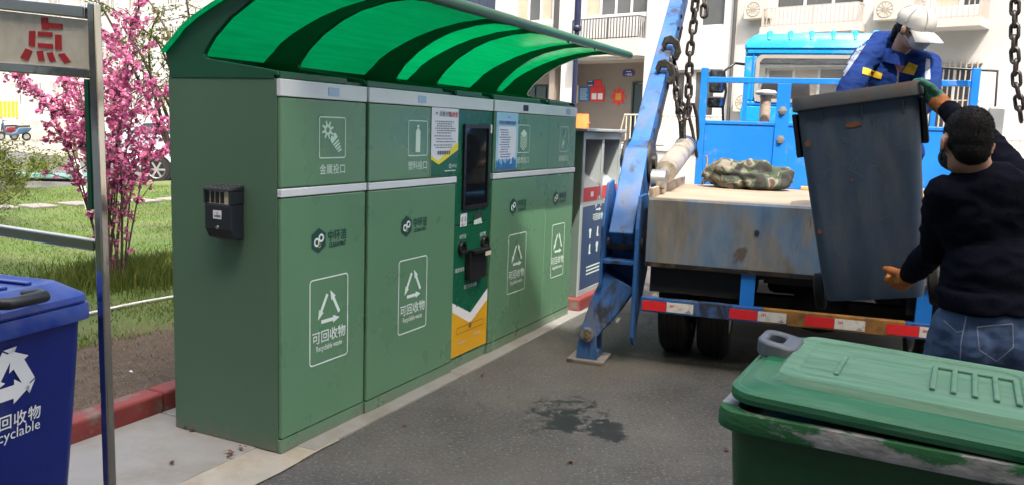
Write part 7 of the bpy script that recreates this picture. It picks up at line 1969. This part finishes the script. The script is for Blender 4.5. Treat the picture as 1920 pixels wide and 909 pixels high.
cap(mb, [shR, shR.lerp(elR, 0.5), elR, elR.lerp(wrR, 0.55), elR.lerp(wrR, 0.78)], [0.078, 0.070, 0.056, 0.050, 0.043])
fuse(mb, 'jersey', M['shirt_navy'], man, 0.010, org, 0.014, 7, 5)
# collar
mb = MB(); pts = []
for t in np.linspace(0, 2 * math.pi, 26, endpoint=False):
    pts.append(nk + Vector((0.079 * math.cos(t) + 0.003, 0.072 * math.sin(t), -0.030 + 0.018 * math.sin(t))) - org)
mb.tube(pts, 0.011, 8, closed=True); mb.build('collar', M['trim_grey'], man, smooth=60)
# jeans
mb = MB(); mb.loft([[pel + Vector((0.168 * k * math.cos(t), 0.134 * k * math.sin(t), z_)) for t in np.linspace(0, 2 * math.pi, 28, endpoint=False)] for k, z_ in ((0.95, 0.10), (1.0, 0.03), (1.03, -0.06), (0.9, -0.13))], True)
mb.ell(tv(pel, -0.075, -0.045, -0.07), (0.086, 0.10, 0.10)); mb.ell(tv(pel, 0.075, -0.05, -0.07), (0.086, 0.10, 0.10))
for i in (0, 1): cap(mb, [hp_[i], hp_[i].lerp(kn[i], 0.5), kn[i], kn[i].lerp(an[i], 0.5), an[i] + Vector((0, 0, 0.0))], [0.105, 0.088, 0.072, 0.062, 0.058], 18)
jn = fuse(mb, 'jeans', M['denim'], man, 0.010, org, 0.010, 10, 4)
M['stitch'] = pm('denim_stitch', (0.16, 0.20, 0.28), 0.9, 0, 0.1)
surf_of(jn, org)
seam([(1812, 592), (1803, 640), (1800, 700)], M['stitch'])
seam([(1832, 612), (1898, 606)], M['stitch']); seam([(1832, 612), (1836, 655), (1868, 676), (1899, 650), (1898, 606)], M['stitch'], 0.8)
seam([(1770, 600), (1795, 622), (1806, 620)], M['stitch'], 0.8)
for i in (0, 1):
    mb = MB(); a_ = an[i]; mb.loft([[(a_.x - org.x + x, a_.y - org.y + y, z) for x, y in rrect(w2, l2, 0.035, 4, 0, cy)] for w2, l2, cy, z in ((0.095, 0.27, 0.05, 0.0), (0.10, 0.275, 0.05, 0.03), (0.095, 0.26, 0.045, 0.055), (0.085, 0.14, 0.0, 0.10))], True); mb.build('shoe', M['shoe'], man, smooth=50)
# gloves
mb = MB(); fw_ = (wp(1676, 528, YM + 0.62) - wrL).normalized()
hand(mb, wrL + fw_ * 0.0, (fw_ + Vector((-0.15, 0.1, -0.35))), (0.35, 0.75, 0.3), -1, (0.55, 0.75, 0.6), 1.12, 1.3, 0.05)
cap(mb, [wrL - fw_ * 0.05, wrL + fw_ * 0.02], [0.040, 0.038]); fuse(mb, 'glove', M['glove_orange'], man, 0.0045, org, 0.002, 40, 3)
mb = MB(); fw_ = (wp(1738, 170, YM + 0.70) - wrR).normalized()
hand(mb, wrR + fw_ * 0.03, fw_ + Vector((-0.1, 0.15, 0.25)), (-0.85, 0.10, -0.35), 1, (0.35, 0.8, 0.7), 1.12, 1.25, 0.06)
fuse(mb, 'glove', M['glove_green'], man, 0.0045, org, 0.002, 40, 3)
mb = MB(); cap(mb, [wrR - fw_ * 0.012, wrR + fw_ * 0.045], [0.041, 0.043]); fuse(mb, 'glove_cuff', M['glove_orange'], man, 0.005, org, 0.002, 40, 2)

# ---------------------------------------------------------------- woman on the bed
YW = 5.05
hd = wp(1716, 54, YW - 0.10)
pel = wp(1668, 215, YW + 0.34)
ft = TRK.world(*[TRK.loc(pel)[0] + 0.02, TRK.loc(pel)[1]], 1.163)
org = V3(ft)
wom = thing('person', 'person in blue work jacket and pale cap leaning over the lorry bed', 'person', org)
Bw = basis((0.50, -0.72, -0.42), (0.10, -0.30, 1))
nk = wp(1688, 96, YW)
shA, shB = wp(1622, 108, YW + 0.03), wp(1738, 120, YW - 0.02)      # picture left, picture right
elA, wrA = wp(1586, 182, YW - 0.12), wp(1612, 215, YW - 0.32)
elB, wrB = wp(1742, 185, YW - 0.18), wp(1716, 212, YW - 0.36)
ch = wp(1682, 158, YW + 0.06); wa = wp(1674, 200, YW + 0.20)
kA, kB = V3(ft) + Vector((-0.14, -0.02, 0.36)), V3(ft) + Vector((0.14, -0.06, 0.36))
aA, aB = V3(ft) + Vector((-0.13, 0.10, 0.08)), V3(ft) + Vector((0.13, 0.06, 0.08))
kA += Vector((0, -0.0, 0)); P = lambda x, y, z: hd + Bw @ Vector((x, y, z))
mb = MB(); head_shapes(mb, hd, Bw, 0.98)
cap(mb, [P(0, -0.03, -0.03), nk, nk + Vector((0, 0.02, -0.05))], [0.055, 0.054, 0.06])
cap(mb, [nk + Vector((0, 0.02, -0.05)), ch, wa, pel], [0.07, 0.10, 0.095, 0.10])
for s_, e_, w_ in ((shA, elA, wrA), (shB, elB, wrB)):
    cap(mb, [nk + Vector((0, 0.04, -0.08)), s_ + Vector((0, 0.02, -0.02))], [0.035, 0.03]); cap(mb, [s_ + Vector((0, 0.02, -0.02)), e_, w_], [0.03, 0.03, 0.025])
for s, k_, a_ in ((-0.08, kA, aA), (0.08, kB, aB)): cap(mb, [pel + Vector((s, 0, -0.02)), k_, a_], [0.065, 0.045, 0.034])
fuse(mb, 'body', M['skin_pale'], wom, 0.009, org, smooth_it=4)
eyes(wom, hd, Bw, org)
mb = MB(); mb.ell(P(0, -0.022, 0.020), (0.080, 0.095, 0.088), Bw, 20, 14); mb.ell(P(0, -0.085, -0.045), (0.045, 0.04, 0.06), Bw); mb.ell(P(-0.02, -0.10, -0.09), (0.03, 0.03, 0.05), Bw)
fuse(mb, 'hair', M['hair'], wom, 0.006, org, 0.004, 50, 3)
mb = MB(); mb.ell(P(0, 0.052, -0.048), (0.062, 0.066, 0.054), Bw, 20, 14); fuse(mb, 'face_mask', M['mask_pale'], wom, 0.006, org, 0.003, 30, 3)
for sx in (-1, 1):
    mb = MB(); mb.tube([P(sx * 0.058, 0.055, -0.03) - org, P(sx * 0.075, 0.02, -0.005) - org, P(sx * 0.082, -0.01, 0.015) - org], 0.003, 6); mb.tube([P(sx * 0.055, 0.05, -0.075) - org, P(sx * 0.074, 0.015, -0.05) - org, P(sx * 0.080, -0.012, -0.03) - org], 0.003, 6); mb.build('mask_loop', M['mask_pale'], wom, smooth=60)
# cap: six-panel crown and curved peak
mb = MB(); rings = []
for k in range(9):
    t = k / 8 * math.pi / 2; r = math.cos(t) ** 0.75; h = math.sin(t)
    rings.append([P(0.094 * r * math.cos(a), -0.012 + 0.112 * r * math.sin(a), 0.034 + 0.086 * h) - org for a in np.linspace(0, 2 * math.pi, 28, endpoint=False)])
rings.insert(0, [P(0.093 * math.cos(a), -0.012 + 0.111 * math.sin(a), 0.008) - org for a in np.linspace(0, 2 * math.pi, 28, endpoint=False)])
mb.loft(rings, True); cp = mb.build('cap', M['cap'], wom, smooth=70)
_nr = [v.normal.copy() for v in cp.data.vertices]
for v, nn in zip(cp.data.vertices, _nr): v.co += nn * (0.009 * noise.noise(v.co * 17) + 0.003 * noise.noise(v.co * 45))
for a in np.linspace(0, math.pi, 3, endpoint=False):
    mb = MB(); pts = []
    for k in range(17):
        t = -math.pi / 2 + k / 16 * math.pi; r = abs(math.cos(t)) ** 0.75 * (1 if t != 0 else 1); sg = -1 if k < 8 else 1; h = 1 - abs(k - 8) / 8
        r = math.cos(h * math.pi / 2) ** 0.75 if h < 1 else 0.0
        pts.append(P(0.0955 * r * sg * math.cos(a), -0.012 + 0.1135 * r * sg * math.sin(a), 0.034 + 0.0875 * math.sin(h * math.pi / 2)) - org)
    mb.tube(pts, 0.0032, 5); mb.build('cap_seam', M['cap'], cp, smooth=60)
mb = MB(); mb.ell(P(0, -0.012, 0.122) - org, (0.008, 0.008, 0.005)); mb.build('cap_button', M['cap'], cp, smooth=180)
mb = MB(); rings = []
for a in np.linspace(-1.15, 1.15, 15):
    r0 = (0.092 * math.sin(a), -0.012 + 0.110 * math.cos(a)); ext = 0.092 * math.cos(a * 0.95) ** 0.6
    x1, y1 = r0[0] * 1.06, r0[1] + ext; dz = -0.030 * (a / 1.15) ** 2
    rings.append([P(r0[0], r0[1] - 0.008, 0.018 + dz * 0.3) - org, P(r0[0], r0[1] - 0.008, 0.012 + dz * 0.3) - org, P((r0[0] + x1) / 2, (r0[1] + y1) / 2, 0.002 + dz) - org, P(x1, y1, -0.016 + dz) - org, P(x1, y1, -0.011 + dz) - org, P((r0[0] + x1) / 2, (r0[1] + y1) / 2, 0.008 + dz) - org])
mb.loft(rings, True); pk = mb.build('peak', M['cap'], cp, smooth=50)
mb = MB(); mb.tube([r[3] for r in rings], 0.0035, 6); mb.build('peak_edge', M['cap_edge'], cp, smooth=60)
# jacket
mb = MB(); Rt = Matrix.Rotation(0.1, 3, 'Z')
mb.ell(ch + Vector((0, 0.02, 0.03)), (0.175, 0.125, 0.175), Rt, 24, 16); mb.ell(wa, (0.165, 0.135, 0.17), Rt, 24, 16); mb.ell(pel, (0.17, 0.14, 0.13), Rt, 24, 14)
cap(mb, [wp(1684, 84, YW + 0.10), wp(1652, 84, YW + 0.10), shA + Vector((0.015, 0, 0))], [0.080, 0.082, 0.074]); cap(mb, [nk + Vector((0, 0.05, -0.03)), wp(1700, 150, YW + 0.04)], [0.08, 0.11]); cap(mb, [nk + Vector((0, 0.04, -0.05)), shB + Vector((-0.02, 0, 0))], [0.078, 0.068])
for s_, e_, w_ in ((shA, elA, wrA), (shB, elB, wrB)): cap(mb, [s_, s_.lerp(e_, 0.5), e_, e_.lerp(w_, 0.5), e_.lerp(w_, 0.95)], [0.074, 0.070, 0.062, 0.055, 0.045])
jk = fuse(mb, 'jacket', M['jacket'], wom, 0.010, org, 0.013, 9, 5)
mb = MB()   # upturned collar, open at the front
for a0, a1 in ((0.25, 2.55), (3.0, 5.6)):
    pass
rings = []
fr = Vector((0.35, -0.93, 0)); sdv = Vector((0.93, 0.35, 0))
for a in np.linspace(0.42, 2 * math.pi - 0.42, 24):
    d = fr * math.cos(a) + sdv * math.sin(a)
    b0 = nk + d * 0.088 + Vector((0, 0.015, -0.055 - 0.03 * max(0, math.cos(a)))); t0 = nk + d * 0.082 + Vector((0, 0.012, 0.012 - 0.035 * max(0, math.cos(a))))
    o1 = t0 + d * 0.010 + Vector((0, 0, -0.004)); o2 = b0 + d * 0.016 + Vector((0, 0, -0.012))
    rings.append([b0 - org, t0 - org, o1 - org, o2 - org])
mb.loft(rings, True); mb.build('collar', M['jacket'], jk, smooth=60)
surf_of(jk, org)
patch('sleeve_band', [(1614, 78), (1624, 84), (1577, 154), (1565, 148)], M['reflect_band'], 4, 14)
patch('undershirt', [(1676, 100), (1696, 104), (1690, 136), (1680, 132)], M['pink'], 5, 8)
patch('jacket_zip', [(1682, 132), (1686, 133), (1684, 160), (1680, 160)], M['reflect_band'], 2, 6)
patch('pocket_flap', [(1618, 127), (1655, 138), (1652, 149), (1616, 139)], M['jacket_yellow'])
patch('chest_badge', [(1704, 117), (1722, 124), (1714, 142), (1690, 137)], M['jacket_yellow'])
patch('sleeve_band', [(1736, 110), (1744, 112), (1744, 150), (1734, 150)], M['reflect_band'], 4, 10)
# trousers, shoes, hands
mb = MB(); mb.ell(pel + Vector((0, 0, -0.04)), (0.165, 0.14, 0.12))
for s, k_, a_ in ((-0.08, kA, aA), (0.08, kB, aB)): cap(mb, [pel + Vector((s, 0, -0.04)), k_, a_ + Vector((0, 0, 0.02))], [0.10, 0.078, 0.058], 16)
fuse(mb, 'trousers', M['jacket'], wom, 0.011, org, 0.006, 9, 4)
for a_ in (aA, aB):
    mb = MB(); mb.loft([[(a_.x - org.x + x, a_.y - org.y + y, z) for x, y in rrect(w2, l2, 0.03, 4, 0, cy)] for w2, l2, cy, z in ((0.085, 0.235, -0.045, 0.0), (0.09, 0.24, -0.045, 0.03), (0.085, 0.225, -0.04, 0.05), (0.075, 0.12, 0.0, 0.09))], True); mb.build('shoe', M['shoe'], wom, smooth=50)
for e_, w_, sd in ((elA, wrA, 1), (elB, wrB, -1)):
    mb = MB(); d = (w_ - e_).normalized(); hand(mb, w_, d + Vector((0, -0.3, -0.1)), (0, -0.2, -1), sd, (0.4, 0.7, 0.6), 1.0, 1.2); fuse(mb, 'glove', M['glove_green'], wom, 0.005, org, smooth_it=2)
bpy.data.scenes.remove(TMP)
